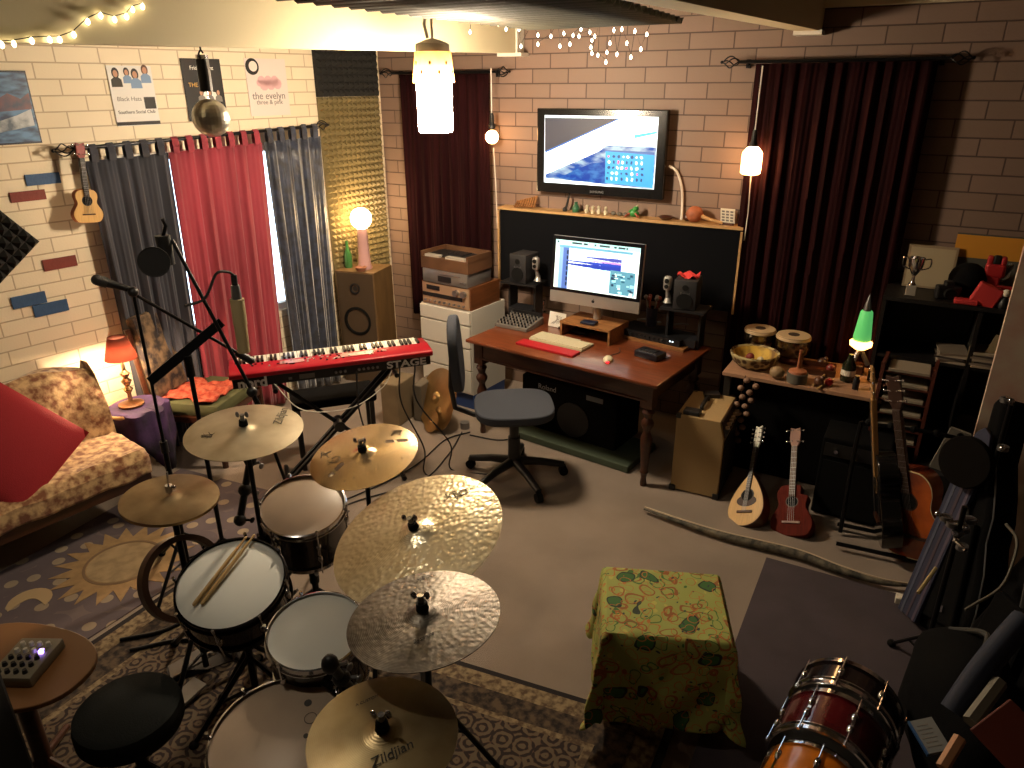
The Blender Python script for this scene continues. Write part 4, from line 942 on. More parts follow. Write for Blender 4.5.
m = MB(); m.lathe([(0, 0), (.07, 0), (.075, .012), (.05, .02), (.025, .03), (0, .03)], 24); m.build('base', wood, t, smooth=True)
m = MB(); m.lathe([(.014, .03), (.012, .08), (.03, .11), (.013, .13), (.032, .165), (.013, .185), (.03, .215), (.012, .235), (.01, .3), (0, .3)], 20); m.build('turned_stem', mat('brass_old', rgb(190, 160, 120), .2, .9), t, smooth=True)
m = MB(); m.lathe([(.092, .315), (.052, .455)], 32); m.build('lamp_shade', translucent('shade_red', rgb(128, 84, 72)), t, smooth=True, thick=.002)
m = MB(); m.sphere((0, 0, .322), .024, 14); m.build('bulb', emis('bulb_warm', (1, .70, .42, 1), 1500), t)
# ---- armchair with green seat and orange shawl
ac = UZ(195, 384, .45)
aa = math.atan2(-LWD.y, -LWD.x)-PI/2
t = thing('armchair', 'wooden armchair with green seat and dark patterned back by the curtains', 'chair', (ac.x+.14, ac.y-.02, 0), aa+math.radians(-58)+PI*0)
m = MB(); m.box((0, 0, .4), (.52, .5, .1), bev=.035); m.build('seat', mat('seat_green', rgb(88, 88, 54), .8, var=.2, vs=10), t, smooth=True)
t.rotation_euler.z = math.atan2(-LWN.x, LWN.y)+PI*0 + PI
# local -y faces the room after the turn below
t.rotation_euler.z = 1.9
m = MB(); m.box((0, .25, .74), (.5, .07, .56), rot=Matrix.Rotation(-.14, 3, 'X'), bev=.02); m.build('backrest', mat('tapestry', rgb(128, 104, 78), .9, col2=rgb(44, 36, 36), vs=14, bump=.3), t, smooth=True)
for s in (-1, 1):
    m = MB(); m.tube([(s*.27, .27, .0), (s*.27, .24, .4), (s*.27, .3, .95)], .02, 8); m.build('rear_post', darkwood, t, smooth=True)
    m = MB(); m.tube([(s*.27, -.24, 0), (s*.27, -.24, .38)], .02, 8); m.build('leg', darkwood, t, smooth=True)
m = MB(); m.box((0, 0, .34), (.56, .5, .04)); m.build('seat_frame', darkwood, t)
def shf(u, v): 
    x, y = (u-.5)*(.34+.07*math.sin(v*9)), -.2+(.42+.05*math.sin(u*11))*v; return Vector((x-.06, y, .466+.016*math.sin(u*17+v*6)*math.sin(v*14-u*5)))
m = MB(); m.grid(shf, 22, 22); o = m.build('orange_shawl', mat('shawl_orange', rgb(150, 46, 28), .9, col2=rgb(190, 96, 70), vs=26, bump=.4), smooth=True, thick=.008); 
o.parent = None; bpy.context.view_layer.update(); o.matrix_world = t.matrix_world.copy(); tag(o, 'crumpled red orange shawl lying on the green armchair seat', 'shawl')
# ---- stage piano
KA, KB, KC = UZ(228, 375, .86), UZ(433, 350, .86), UZ(420, 332, .86)
kd = (KB-KA); kd.z = 0; kL = kd.length; kang = math.atan2(kd.y, kd.x); kdep = .31; KH = .1
t = thing('stage_piano', 'red stage keyboard on a black stand seen from behind by the curtains', 'keyboard', (KA.x, KA.y, .86-KH), kang)
rmet = mat('piano_red', rgb(176, 22, 40), .32, coat=.4)
m = MB(); m.box((kL/2, kdep/2+.01, KH*.4), (kL-.03, kdep-.02, KH*.8)); m.build('lower_body', mat('piano_black', rgb(26, 24, 26), .5), t)
# red panel wrapped on the side nearest the camera and the two ends
m = MB(); prof = [(0.0, KH*.62), (0, KH*.9), (.02, KH), (.155, KH*1.02), (.155, KH*.62)]
Mx = Matrix(((0, 0, 1, 0), (1, 0, 0, 0), (0, 1, 0, 0), (0, 0, 0, 1)))
m.prism(prof, 0.0, kL, Mx)
for x0, x1 in ((0, .035), (kL-.05, kL)): m.prism([(.15, KH*.3), (.15, KH*1.02), (kdep-.02, KH*.88), (kdep, KH*.8), (kdep, KH*.3)], x0, x1, Mx)
m.build('red_housing', rmet, t, bevel=.006, smooth=True)
ivory = mat('ivory_keys', rgb(236, 230, 214), .3)
kx0, kx1 = .04, kL-.055; nk = 43; kw_ = (kx1-kx0)/nk
m = MB(); mbk = MB()
for k in range(nk): m.box((kx0+kw_*(k+.5), .235, KH*.84), (kw_*.9, .135, .018))
for k in range(nk):
    if k % 7 in (0, 1, 3, 4, 5): mbk.box((kx0+kw_*(k+1), .205, KH*.84+.016), (kw_*.55, .085, .02))
m.build('white_keys', ivory, t); mbk.build('black_keys', black, t)
m = MB(); m2 = MB(); r_ = random.Random(3)
for k in range(60):
    x = .12+(kL-.4)*r_.random(); y = .05+.08*r_.random(); MB().box((x, y, KH*1.035), (.012, .008, .006)).build('panel_button', white if k % 2 else black, t)
for x_, w_, h_ in ((.62, .2, .06), (.3, .14, .05)): MB().box((kL*x_, .09, KH*1.03), (w_, h_, .004)).build('control_field', mat('panel_pale', rgb(200, 150, 140), .3), t)
ws = mat('print_silver', rgb(235, 232, 228), .4)
text('nord', .085, 'lettering', ws, t, tr(.125, -.0005+.009, KH*.28) @ rotx(PI/2), bold=.003)
text('STAGE', .062, 'lettering', ws, t, tr(kL-.17, .009, KH*.3) @ rotx(PI/2) @ Matrix.Diagonal((1.35, 1, 1, 1)), bold=.002)
m = MB(); m.box((kL*.36, .0088, KH*.3), (.09, .002, .03)); m.build('rating_label', pgrey, t); MB().box((kL*.28, .0088, KH*.28), (.02, .002, .015)).build('small_label', pgrey, t)
for k in (0, 1, 2, 5, 6, 7, 8, 9): MB().cyl((kL*.5+.028*k, .012, KH*.3), (kL*.5+.028*k, .002, KH*.3), .008, seg=10).build('socket', steel, t)
# X stand
kc_ = KA + kd/2; kn = Vector((-kd.y, kd.x, 0)).normalized()
t = thing('keyboard_stand', 'black folding X stand carrying the red stage keyboard', 'stand', (kc_.x+kn.x*.16, kc_.y+kn.y*.16, 0), kang)
zt = .86-KH-.012
for s, yy in ((1, -.035), (-1, .0), (1, .035)):
    m = MB(); m.tube([(-s*.36, yy, .03), (s*.36, yy, zt-.02)], .014, 8); m.build('cross_bar', blackm, t)
for x in (-.36, .36):
    m = MB(); m.tube([(x, -.2, zt-.012), (x, .16, zt-.012)], .015, 8); m.build('top_arm', blackm, t); m = MB(); m.tube([(x, -.22, .018), (x, .22, .018)], .016, 8); m.build('foot_bar', blackm, t)
m = MB(); m.cyl((0, -.06, (zt+.01)/2), (0, .06, (zt+.01)/2), .035); m.build('pivot_knob', black, t, smooth=True)
for dx_, nm in ((-.36, 'x'), (.42, 'y')):
    pass
# small black side stool legs behind the stand
t = thing('piano_bench', 'black bench on straight legs behind the red stage keyboard', 'bench', (kc_.x+kn.x*.42, kc_.y+kn.y*.42, 0), kang)
m = MB(); m.box((0, 0, .47), (.55, .26, .06), bev=.015); m.build('seat', blackfab, t)
for x in (-.24, .24):
    for y in (-.1, .1): m = MB(); m.box((x, y, .22), (.03, .03, .44)); m.build('leg', black, t)
# white thin cable hanging below the piano
a, b = UZ(310, 385, .55), UZ(390, 387, .55)
m = MB(); m.tube(catmull([KA+kd*.2+Vector((0, 0, -.09))+kn*.0, KA+kd*.32+Vector((-.0, 0, -.27))-kn*.03, KA+kd*.55+Vector((0, 0, -.3))-kn*.03, KA+kd*.72+Vector((0, 0, -.2))-kn*.02, KA+kd*.78+Vector((0, 0, -.1))], 8), .0035, 6); tag(m.build('cable', white_cable), 'thin white cable sagging below the red stage keyboard', 'cable')
for k, (f, q) in enumerate(((.6, (.05, -.35)), (.82, (.12, -.2)), (.9, (.2, -.05)))):
    s_ = KA+kd*f+Vector((0, 0, -.08))-kn*.005; e_ = KA+kd*f+kd.normalized()*q[0]-kn*.02; m = MB(); m.tube(catmull([s_, Vector((s_.x+.02, s_.y-.03, .55)), Vector((e_.x, e_.y, .2)), Vector((e_.x, e_.y, .006)), Vector((e_.x+.25, e_.y-.1+.08*k, .006))], 8), .005, 6); tag(m.build('cable', cable_m), ('black cable dropping to the floor under the middle of the red keyboard', 'black cable dropping from the right part of the red keyboard', 'black cable dropping to the floor nearest the right end of the red keyboard')[k], 'cable', 'black cables under the red keyboard')
# ---- floor speaker with globe lamp
YSP = 4.42
a, b_, c = UY(328, 268, YSP), UY(374, 272, YSP), UY(375, 338, YSP)
spw = .36; sph = a.z; sxc = (a.x+b_.x)/2
t = thing('floor_speaker', 'tall wooden loudspeaker cabinet with a round cone in the corner', 'speaker', (sxc, YSP+.16, 0), math.radians(12))
spx = spw
m = MB(); m.box((0, 0, sph/2), (spw, .32, sph)); m.build('cabinet', mat('speaker_wood', rgb(112, 86, 54), .5, var=.25, vs=5, stretch=(6, 6, 1)), t, bevel=.004)
m = MB(); m.box((0, -.162, sph/2), (spw-.03, .006, sph-.03)); m.build('baffle', mat('baffle_brown', rgb(74, 58, 40), .9, bump=.3, bs=300), t)
m = MB(); m.lathe([(.12, 0), (.125, .008), (.105, .012), (.1, .0), (.035, -.02), (.03, -.008), (0, 0.0)], 32, M=tr(0, -.165, sph-.42) @ rotx(PI/2)); m.build('woofer', rubber, t, smooth=True)
m = MB(); m.lathe([(.045, 0), (.048, .008), (.035, .01), (.03, -.002), (0, .004)], 24, M=tr(0, -.165, sph-.14) @ rotx(PI/2)); m.build('tweeter', black, t, smooth=True)
gp = UY(361, 219, YSP+.14)
t = thing('globe_lamp', 'glowing globe table lamp on top of the tall wooden loudspeaker', 'lamp', (gp.x, YSP+.14, sph))
hz = gp.z-sph
m = MB(); m.lathe([(0, 0), (.06, 0), (.062, .01), (.05, .05), (.04, hz-.09), (.045, hz-.075), (0, hz-.055)], 24); m.build('base', mat('lamp_mauve', rgb(190, 150, 150), .4), t, smooth=True)
m = MB(); m.sphere((0, 0, hz+.005), .085, 24); m.build('globe', emis('globe_warm', (1, .68, .34, 1), 75), t, smooth=True)
q = UY(345, 262, YSP+.06); t = thing('glass_bottle', 'green glass bottle on the tall wooden loudspeaker left of the globe lamp', 'bottle', (q.x, YSP+.1, sph))
m = MB(); m.lathe([(0, 0), (.032, 0), (.034, .01), (.034, .11), (.014, .16), (.012, .22), (.014, .225), (0, .225)], 20); m.build('bottle_glass', mat('green_glass', rgb(60, 110, 60), .1, coat=.5), t, smooth=True)
q = UY(358, 264, YSP+.02); m = MB(); m.lathe([(0, 0), (.03, 0), (.05, .035), (.045, .035), (.026, .008), (0, .008)], 20); o = m.build('small_bowl', mat('bowl_brown', rgb(150, 100, 76), .5), smooth=True); o.location = (q.x, YSP+.05, sph); tag(o, 'small brown bowl in front of the globe lamp', 'bowl')
# ---- boxes and cymbals on the floor beside the stack
p = UZ(408, 425, 0)
tag((lambda o: o)(MB().box((p.x-.12, p.y+.06, .17), (.15, .26, .34), rot=.1, bev=.01).build('cardboard_box', mat('card_tan', rgb(126, 108, 82), .8, var=.2, vs=6))), 'worn tan box standing beneath the right end of the red keyboard', 'box')
tag((lambda o: o)(MB().box((p.x+.02, p.y+.2, .15), (.08, .22, .30), rot=.1, bev=.01).build('slim_box', mat('card_grey', rgb(108, 98, 84), .8, var=.2, vs=6))), 'slim grey box between the tan box and the leaning cymbals', 'box')
def cymbal_profile(R, bell=.18, bellh=.09, bow=.06, th=.0012):
    pts = []
    n = 14
    for k in range(n+1):
        f = k/n; r = R*f
        if f < bell: z = R*(bow+bellh*math.sqrt(max(0, 1-(f/bell)**2))*.8)
        else: z = R*bow*(1-((f-bell)/(1-bell))**1.6)
        pts.append((r, z))
    return pts + [(r, z-th-.0006) for r, z in pts[::-1]]
bz_dark = mat('bronze_dark', rgb(186, 150, 96), .38, .9, var=.3, vs=5, bump=.12, bs=40)
lean = UZ(436, 428, 0)
for k, (dx_, R_, pz, lab) in enumerate(((.0, .23, .0, 'largest of the bronze cymbals leaning on the white drawer unit'), (-.03, .15, 1, 'middle sized bronze cymbal leaning in front of the largest one'), (-.075, .085, 2, 'smallest bronze cymbal leaning in front of the others by the floor'))):
    n_ = Vector((-.35, -.85, .42)).normalized(); hz_ = R_*math.sqrt(1-n_.z**2)+.01
    c = UZ((437, 440, 431)[k], (398, 411, 421)[k], hz_)
    m = MB(); m.lathe(cymbal_profile(R_, .3 if k else .2, .14), 40); o = m.build('cymbal', bz_dark, smooth=True); o.matrix_world = frame(c, n_, (1, 0, 0)); tag(o, lab, 'cymbal', 'cymbals leaning on the floor')
m = MB(); m.cyl((0, 0, 0), (0, 0, .05), .035); o = m.build('round_tin', steel); o.location = UZ(465, 428, 0); tag(o, 'small round metal tin on the carpet left of the office chair', 'tin')
# black floor cables
for k, (P_, lab) in enumerate(((((345, 500), (390, 480), (420, 462), (445, 440), (470, 432)), 'black cable running over the carpet from the drums to the office chair, upper one'), (((200, 560), (280, 530), (360, 500), (420, 482), (448, 455), (462, 432)), 'long black cable curving over the carpet behind the big bright cymbal'), (((470, 435), (500, 440), (530, 436), (560, 440), (590, 455)), 'black cable under the office chair'))):
    m = MB(); m.tube(catmull([UZ(x, y, .007) for x, y in P_], 8), .005, 6); tag(m.build('cable', cable_m, smooth=True), lab, 'cable')
# ---- music stands and microphones
def mic_stand(name, label, base, top, mat_=blackm, boom=None, leg=.3, a0=.3):
    t = thing(name, label, 'microphone stand', (base.x, base.y, 0)); tripod(None, None, 0, 0, mat_, t, leg, a0)
    top = Vector(top)-Vector((base.x, base.y, 0))
    m = MB(); m.tube([(0, 0, .1), (top.x*.5, top.y*.5, top.z*.5)], .013, 10); m.build('lower_pole', mat_, t, smooth=True)
    m = MB(); m.tube([(top.x*.5, top.y*.5, top.z*.5), top], .008, 10); m.build('upper_pole', mat_, t, smooth=True)
    m = MB(); m.cyl((top.x*.5, top.y*.5, top.z*.5-.03), (top.x*.5, top.y*.5, top.z*.5+.03), .018); m.build('clutch', black, t, smooth=True)
    if boom:
        B0, B1 = [Vector(b)-Vector((base.x, base.y, 0)) for b in boom]
        m = MB(); m.tube([B0, B1], .008, 10); m.build('boom_arm', mat_, t, smooth=True)
        m = MB(); m.sphere(top, .024, 12); m.build('boom_clamp', black, t, smooth=True)
        m = MB(); m.cyl(B1, B1+(B1-B0).normalized()*.09, .018); m.build('counterweight', black, t, smooth=True)
    return t
# boom with a dynamic mic pointing left (95,280) -> right (245,350)
Xc = -2.95
s1_, s2_ = UX(128, 288, -3.05), UX(222, 340, -2.72)
pole_top = UX(133, 292, -3.03); pole_base = Vector((pole_top.x-.02, pole_top.y, 0))
bb = UZ(166, 470, 0.1)
mic_stand('microphone_stand', 'black boom microphone stand holding a dynamic microphone left of the keyboard', pole_base, pole_top, boom=(UX(120, 286, -3.08), UX(236, 352, -2.75)), a0=.9)
a, b_ = UX(97, 280, -3.12), UX(125, 288, -3.07)
t = thing('microphone', 'grey wired vocal microphone at the far left end of the boom', 'microphone', (a.x, a.y, a.z)); d_ = (b_-a)
m = MB(); m.sphere((0, 0, 0), .024, 14, (1, 1, 1)); m.tube([(0, 0, 0), d_*.35], .024, 12); m.build('grille', mat('mic_mesh', rgb(70, 68, 66), .5, .6, bump=.5, bs=300), t, smooth=True)
m = MB(); m.tube([d_*.35, d_*1.3], [.02, .012], 12); m.build('handle', black, t, smooth=True)
# second stand: condenser microphone standing upright near the keyboard
XB = -2.55
pt_, pb_ = UX(235, 285, XB), UX(244, 352, XB)
t = thing('condenser_microphone', 'large olive metal microphone hanging by the left end of the red keyboard', 'microphone', pb_)
d_ = pt_-pb_
olive = mat('mic_olive', rgb(176, 160, 122), .45, .15)
m = MB(); m.tube([(0, 0, 0), d_*.42], [.026, .028], 16); m.tube([d_*.42, d_*.8], .03, 16); m.build('body', olive, t, smooth=True)
m = MB(); m.tube([d_*.8, d_*1.0], [.022, .018], 14); m.build('neck', steel, t, smooth=True)
m = MB(); m.tube([d_*1., d_*1.14], .013, 10); m.tube(catmull([d_*1.14, UX(228, 272, XB)-pb_, UX(216, 274, XB)-pb_, UX(205, 298, XB)-pb_, UX(185, 306, XB)-pb_], 8), .006, 8); m.build('cable', cable_m, t, smooth=True)
bx2 = UX(165, 235, XB-.1)
stb = UX(250, 352, XB+.02); base2 = UZ(218, 520, 0)
mic_stand('microphone_stand', 'black boom stand rising behind the small rack cymbal with a pop filter microphone', Vector((-2.42, 2.2, 0)), UX(252, 392, -2.42+.0), boom=(UX(172, 240, -2.7), UX(262, 410, -2.38)), a0=.2)
q = UX(165, 250, -2.72)
t = thing('microphone', 'black side address microphone with a round pop filter in front of the navy curtain', 'microphone', q)
m = MB(); m.tube([(0, 0, -.06), (0, 0, .06)], .03, 16); m.build('body', black, t, smooth=True)
m = MB(); m.tube([(0, 0, .05), (.02, .01, .1), (0.02, 0, .13)], .008, 8); m.build('mount', blackm, t, smooth=True)
pf_ = UX(154, 262, -2.66)-q; m = MB(); m.lathe([(.0, .002), (.055, .002), (.06, .006), (.06, -.004), (0, -.002)], 28, M=frame(pf_, (.75, -.6, .1), (0, 0, 1))); m.build('pop_filter', mat('pop_black', rgb(30, 28, 28), .9), t, smooth=True)
m = MB(); m.tube([pf_, (0, 0, -.02)], .004, 6); m.build('filter_arm', blackm, t)
# music stand with flat desk
a, b_ = UX(150, 382, -2.9), UX(222, 322, -2.75)
mc = (a+b_)/2
t = thing('music_stand', 'black music stand with a narrow tilted desk in front of the armchair', 'music stand', (mc.x, mc.y, 0))
al = b_-a
m = MB(); Mt = frame((0, 0, mc.z), al.cross(Vector((.5, .8, .15))).normalized(), al); m.box((0, 0, 0), (al.length, .04, .004), M=Mt); m.box((0, -.02, .012), (al.length, .004, .024), M=Mt); m.build('desk', blackm, t)
m = MB(); m.tube([(0, 0, .1), (0, 0, mc.z-.02)], .011, 10); m.cyl((0, 0, mc.z-.12), (0, 0, mc.z-.02), .02); m.build('pole', blackm, t, smooth=True)
tripod(None, None, 0, 0, blackm, t, .26, 1.1)
# ================================================================ drum kit
def cymat(name, c, rough, hammer=0., c2=None, hs=30, met=1.):
    m, nt, b = newmat(name); N = nt.nodes; L = nt.links
    b.inputs['Metallic'].default_value = met; b.inputs['Roughness'].default_value = rough
    tc = N.new('ShaderNodeTexCoord')
    n = N.new('ShaderNodeTexNoise'); n.inputs['Scale'].default_value = 7; n.inputs['Detail'].default_value = 7; L.new(tc.outputs['Object'], n.inputs['Vector'])
    r = N.new('ShaderNodeValToRGB'); r.color_ramp.elements[0].position = .35; r.color_ramp.elements[1].position = .65; r.color_ramp.elements[0].color = c2 or tuple(x*.8 for x in c[:3])+(1,); r.color_ramp.elements[1].color = c
    L.new(n.outputs['Fac'], r.inputs[0]); L.new(r.outputs[0], b.inputs['Base Color'])
    # fine lathe grooves: rings of the distance from the middle
    ln = N.new('ShaderNodeVectorMath'); ln.operation = 'LENGTH'; L.new(tc.outputs['Object'], ln.inputs[0])
    ml = N.new('ShaderNodeMath'); ml.operation = 'MULTIPLY'; ml.inputs[1].default_value = 1400; L.new(ln.outputs['Value'], ml.inputs[0])
    si = N.new('ShaderNodeMath'); si.operation = 'SINE'; L.new(ml.outputs[0], si.inputs[0])
    bp = N.new('ShaderNodeBump'); bp.inputs['Strength'].default_value = .12; bp.inputs['Distance'].default_value = .001; L.new(si.outputs[0], bp.inputs['Height'])
    if hammer:
        v = N.new('ShaderNodeTexVoronoi'); v.inputs['Scale'].default_value = hs; v.feature = 'SMOOTH_F1'; L.new(tc.outputs['Object'], v.inputs['Vector'])
        b2 = N.new('ShaderNodeBump'); b2.inputs['Strength'].default_value = hammer; b2.inputs['Distance'].default_value = .004; L.new(v.outputs['Distance'], b2.inputs['Height']); L.new(bp.outputs[0], b2.inputs['Normal'])
        L.new(b2.outputs[0], b.inputs['Normal'])
    else: L.new(bp.outputs[0], b.inputs['Normal'])
    return m
cy_old = cymat('cymbal_old', rgb(218, 208, 184), .42, c2=rgb(190, 176, 148))
cy_brown = cymat('cymbal_brown', rgb(182, 162, 128), .4, c2=rgb(146, 126, 96))
cy_bril = cymat('cymbal_brilliant', rgb(240, 214, 174), .22, c2=rgb(226, 196, 150))
cy_ham = cymat('cymbal_hammered', rgb(236, 224, 196), .3, .6, rgb(214, 198, 164), 60)
cy_dark = cymat('cymbal_dark', rgb(108, 102, 94), .36, .35, rgb(72, 66, 60), 70)
cy_mid = cymat('cymbal_mid', rgb(168, 150, 114), .36, c2=rgb(136, 116, 84))
ink = mat('ink', rgb(46, 40, 34), .6)
def local_px(M, px, py):
    n = M.to_3x3() @ Vector((0, 0, 1)); o = M.translation; d = ray(px, py); t = (o-EYE).dot(n)/d.dot(n); return M.inverted() @ (EYE+d*t)
def cymbal(label, px, py, z, a, b, ang, m_, bell=.17, bow=.05, bellh=.07, rs=.95, holes=None, texts=(), scribble=(), name='cymbal', china=False):
    p, r, n = disc_pose(px, py, z, a, b, ang); r *= rs
    M = frame(p, n, right)
    t = thing(name, label, 'cymbal', M=M)
    prof = cymbal_profile(r, bell, bellh, bow)
    if china: prof = [(q*1.0, zz) for q, zz in prof]
    mb = MB(); mb.lathe(prof, 96); o = mb.build('plate', m_, t, smooth=True)
    if holes:
        cut = MB()
        for (hx0, hy0, hx1, hy1, w) in holes:
            q0, q1 = local_px(M, hx0, hy0), local_px(M, hx1, hy1)
            if (q1-q0).length < .004: cut.cyl((q0.x, q0.y, -.1), (q0.x, q0.y, .15), w, seg=20)
            else:
                d = (q1-q0); a_ = math.atan2(d.y, d.x); L_ = d.length; out = [(q1.x+w*math.cos(a_+th), q1.y+w*math.sin(a_+th)) for th in [-PI/2+PI*k/8 for k in range(9)]] + [(q0.x-w*math.cos(a_+th), q0.y-w*math.sin(a_+th)) for th in [-PI/2+PI*k/8 for k in range(9)]]
                cut.prism(out, -.1, .15)
        co = cut.build('cutter', m_); co.parent = t
        bpy.context.view_layer.update()
        md = o.modifiers.new('b', 'BOOLEAN'); md.object = co; md.operation = 'DIFFERENCE'; md.solver = 'EXACT'
        me = bpy.data.meshes.new_from_object(o.evaluated_get(bpy.context.evaluated_depsgraph_get())); o.modifiers.clear(); o.data = me
        bpy.data.objects.remove(co)
    def zz(q):
        f = min(1, q/r); return r*bow*(1-(max(0, f-bell)/(1-bell))**1.6)+.0016
    for (s, size, x, y, x2, y2) in texts:
        q, q2 = local_px(M, x, y), local_px(M, x2, y2); a_ = math.atan2(q2.y-q.y, q2.x-q.x)
        rr = math.hypot(q.x, q.y); sl = -bow*1.6*(max(0, rr/r-bell)/(1-bell))**.6/(1-bell)
        text(s, size, 'lettering', ink, t, tr(q.x, q.y, zz(rr)+.001) @ frame((0, 0, 0), Vector((-sl*q.x/rr, -sl*q.y/rr, 1)), (1, 0, 0)) @ rotz(a_), .0003, .2)
    for k, (x, y, s) in enumerate(scribble):
        q = local_px(M, x, y); rnd = random.Random(k+int(px)); mb = MB()
        for _ in range(4):
            pts = [(q.x+(rnd.random()-.5)*s, q.y+(rnd.random()-.5)*s) for _ in range(4)]; mb.tube([(u, v, zz(math.hypot(u, v))) for u, v in [(w.x, w.y) for w in catmull([(u, v, 0) for u, v in pts], 5)]], .0007, 4)
        mb.build('signature', ink, t)
    return t, p+n*r*(bow+bellh*.78), r, n, M
def cym_stand(label, p, n, r, a0=0, leg=.3, boom=None, wing=chrome, felt=True, legr=.011, base=None, name='cymbal_stand'):
    base = Vector((p.x, p.y, 0)) if base is None else Vector((base.x, base.y, 0))
    t = thing(name, label, 'stand', base)
    q = Vector(p)-base; top = q-n*.05
    tripod(None, None, 0, 0, blackm, t, leg, a0, legr, .34)
    m = MB(); m.tube([(0, 0, .06), (0, 0, q.z*.55)], .014, 12); m.build('lower_tube', steel, t, smooth=True)
    m = MB(); m.tube([(0, 0, q.z*.5), (top.x, top.y, top.z-.02)], .010, 12); m.cyl((0, 0, q.z*.53), (0, 0, q.z*.53+.05), .02); m.build('upper_tube', blackm, t, smooth=True)
    m = MB(); m.sphere(top, .02, 12); m.tube([top, q+n*.03], .0045, 8); m.build('tilter', blackm, t, smooth=True)
    if felt: m = MB(); m.cyl(q+n*.004, q+n*.026, .018, .015, 16); m.build('felt', rubber, t, smooth=True)
    m = MB(); m.cyl(q+n*.024, q+n*.05, .009, seg=12); 
    s_ = right*.018; m.sphere(q+n*.05+s_, .009, 8, (1.2, .6, 1.4)); m.sphere(q+n*.05-s_, .009, 8, (1.2, .6, 1.4)); m.build('wing_nut', wing, t, smooth=True)
    return t
T = {}
_, p, r, n, M = cymbal('pale old crash cymbal nearest the red keyboard', 244.5, 431, 1.15, 60, 28.5, -9, cy_old, texts=[('Zildjian', .05, 281, 418, 286, 405)], scribble=[(208, 437, .05)], bell=.15)
cym_stand('black cymbal stand under the pale old crash cymbal nearest the keyboard', p, n, r, .4, wing=steel)
_, p, r, n, M = cymbal('brilliant finish crash cymbal with slots and small round holes', 364, 455, 1.05, 57, 32, -17, cy_bril, holes=[(331, 476, 342, 466, .011), (388, 443, 406, 441, .010)] + [(x, y, x, y, .0035) for x, y in ((379, 434), (371, 463), (378, 471), (354, 479), (402, 459), (345, 490-8))], scribble=[(396, 434, .05), (336, 462, .06), (326, 455, .05)], bell=.2)
cym_stand('black cymbal stand under the slotted brilliant crash cymbal', p, n, r, 1.1)
_, p, r, n, M = cymbal('largest cymbal, a bright hammered ride in the middle of the kit', 417.5, 535, 1.0, 90, 58, -27, cy_ham, texts=[], scribble=[(455, 496, .07), (465, 494, .05)], bell=.17, rs=.98)
cym_stand('black stand under the large bright hammered ride cymbal', p, n, r, .2)
_, p, r, n, M = cymbal('dark grey hammered cymbal in front of the large bright ride', 424, 617, 1.06, 81, 49, -13, cy_dark, texts=[('MEINL', .022, 426, 579, 440, 574), ('Byzance', .018, 424, 641, 440, 634)], bell=.2)
cym_stand('chrome topped cymbal stand with legs spread on the rug under the dark grey cymbal', p, n, r, -.35, leg=.36)
_, p, r, n, M = cymbal('two tone bronze cymbal at the bottom edge of the photo', 383, 735, .95, 79, 60, -12, cy_mid, texts=[('Zildjian', .036, 392, 757, 406, 750), ('A CUSTOM', .012, 367, 703, 376, 699)], bell=.2)
m = MB(); m.lathe([(r*.72, r*.05*(1-.62**1.6)+.0022), (r*.78, r*.05*(1-.70**1.6)+.0016), (r*.72, r*.05*(1-.62**1.6)+.0012)], 64)
m.build('ridge', mat('cymbal_ridge', rgb(222, 206, 170), .25, 1.), bpy.data.objects['cymbal.004'] if 'cymbal.004' in bpy.data.objects else _, smooth=True)
cym_stand('black stand under the two tone bronze cymbal at the bottom edge', p, n, r, .8)
# hi-hat
t, p, r, n, M = cymbal('brown hi-hat cymbals paired on their stand, leftmost of the kit', 170, 498, .9, 48.5, 25.5, -9, cy_brown, name='hi_hat', bell=.22)
m = MB(); m.lathe([(q, -zz_-.012) for q, zz_ in cymbal_profile(r, .22, .07, .05)], 64); m.build('bottom_plate', cy_brown, t, smooth=True)
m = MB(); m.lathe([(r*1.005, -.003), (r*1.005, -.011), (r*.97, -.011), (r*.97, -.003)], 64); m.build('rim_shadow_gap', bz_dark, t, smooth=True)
b_ = Vector((p.x, p.y, 0)); t = thing('hi_hat_stand', 'black hi-hat stand with a clutch rod and foot pedal', 'stand', b_)
tripod(None, None, 0, 0, blackm, t, .28, .9, .011, .3)
q = p-b_; m = MB(); m.tube([(0, 0, .05), q-n*.03], .013, 12); m.build('tube', blackm, t, smooth=True)
m = MB(); m.tube([q, q+n*.1], .004, 8); m.cyl(q+n*.012, q+n*.04, .014); m.sphere(q+n*.03+right*.02, .009, 8); m.build('clutch', chrome, t, smooth=True)
m = MB(); m.box((.05, -.2, .03), (.08, .26, .012), rot=Matrix.Rotation(.12, 3, 'X')); m.build('pedal', steel, t)
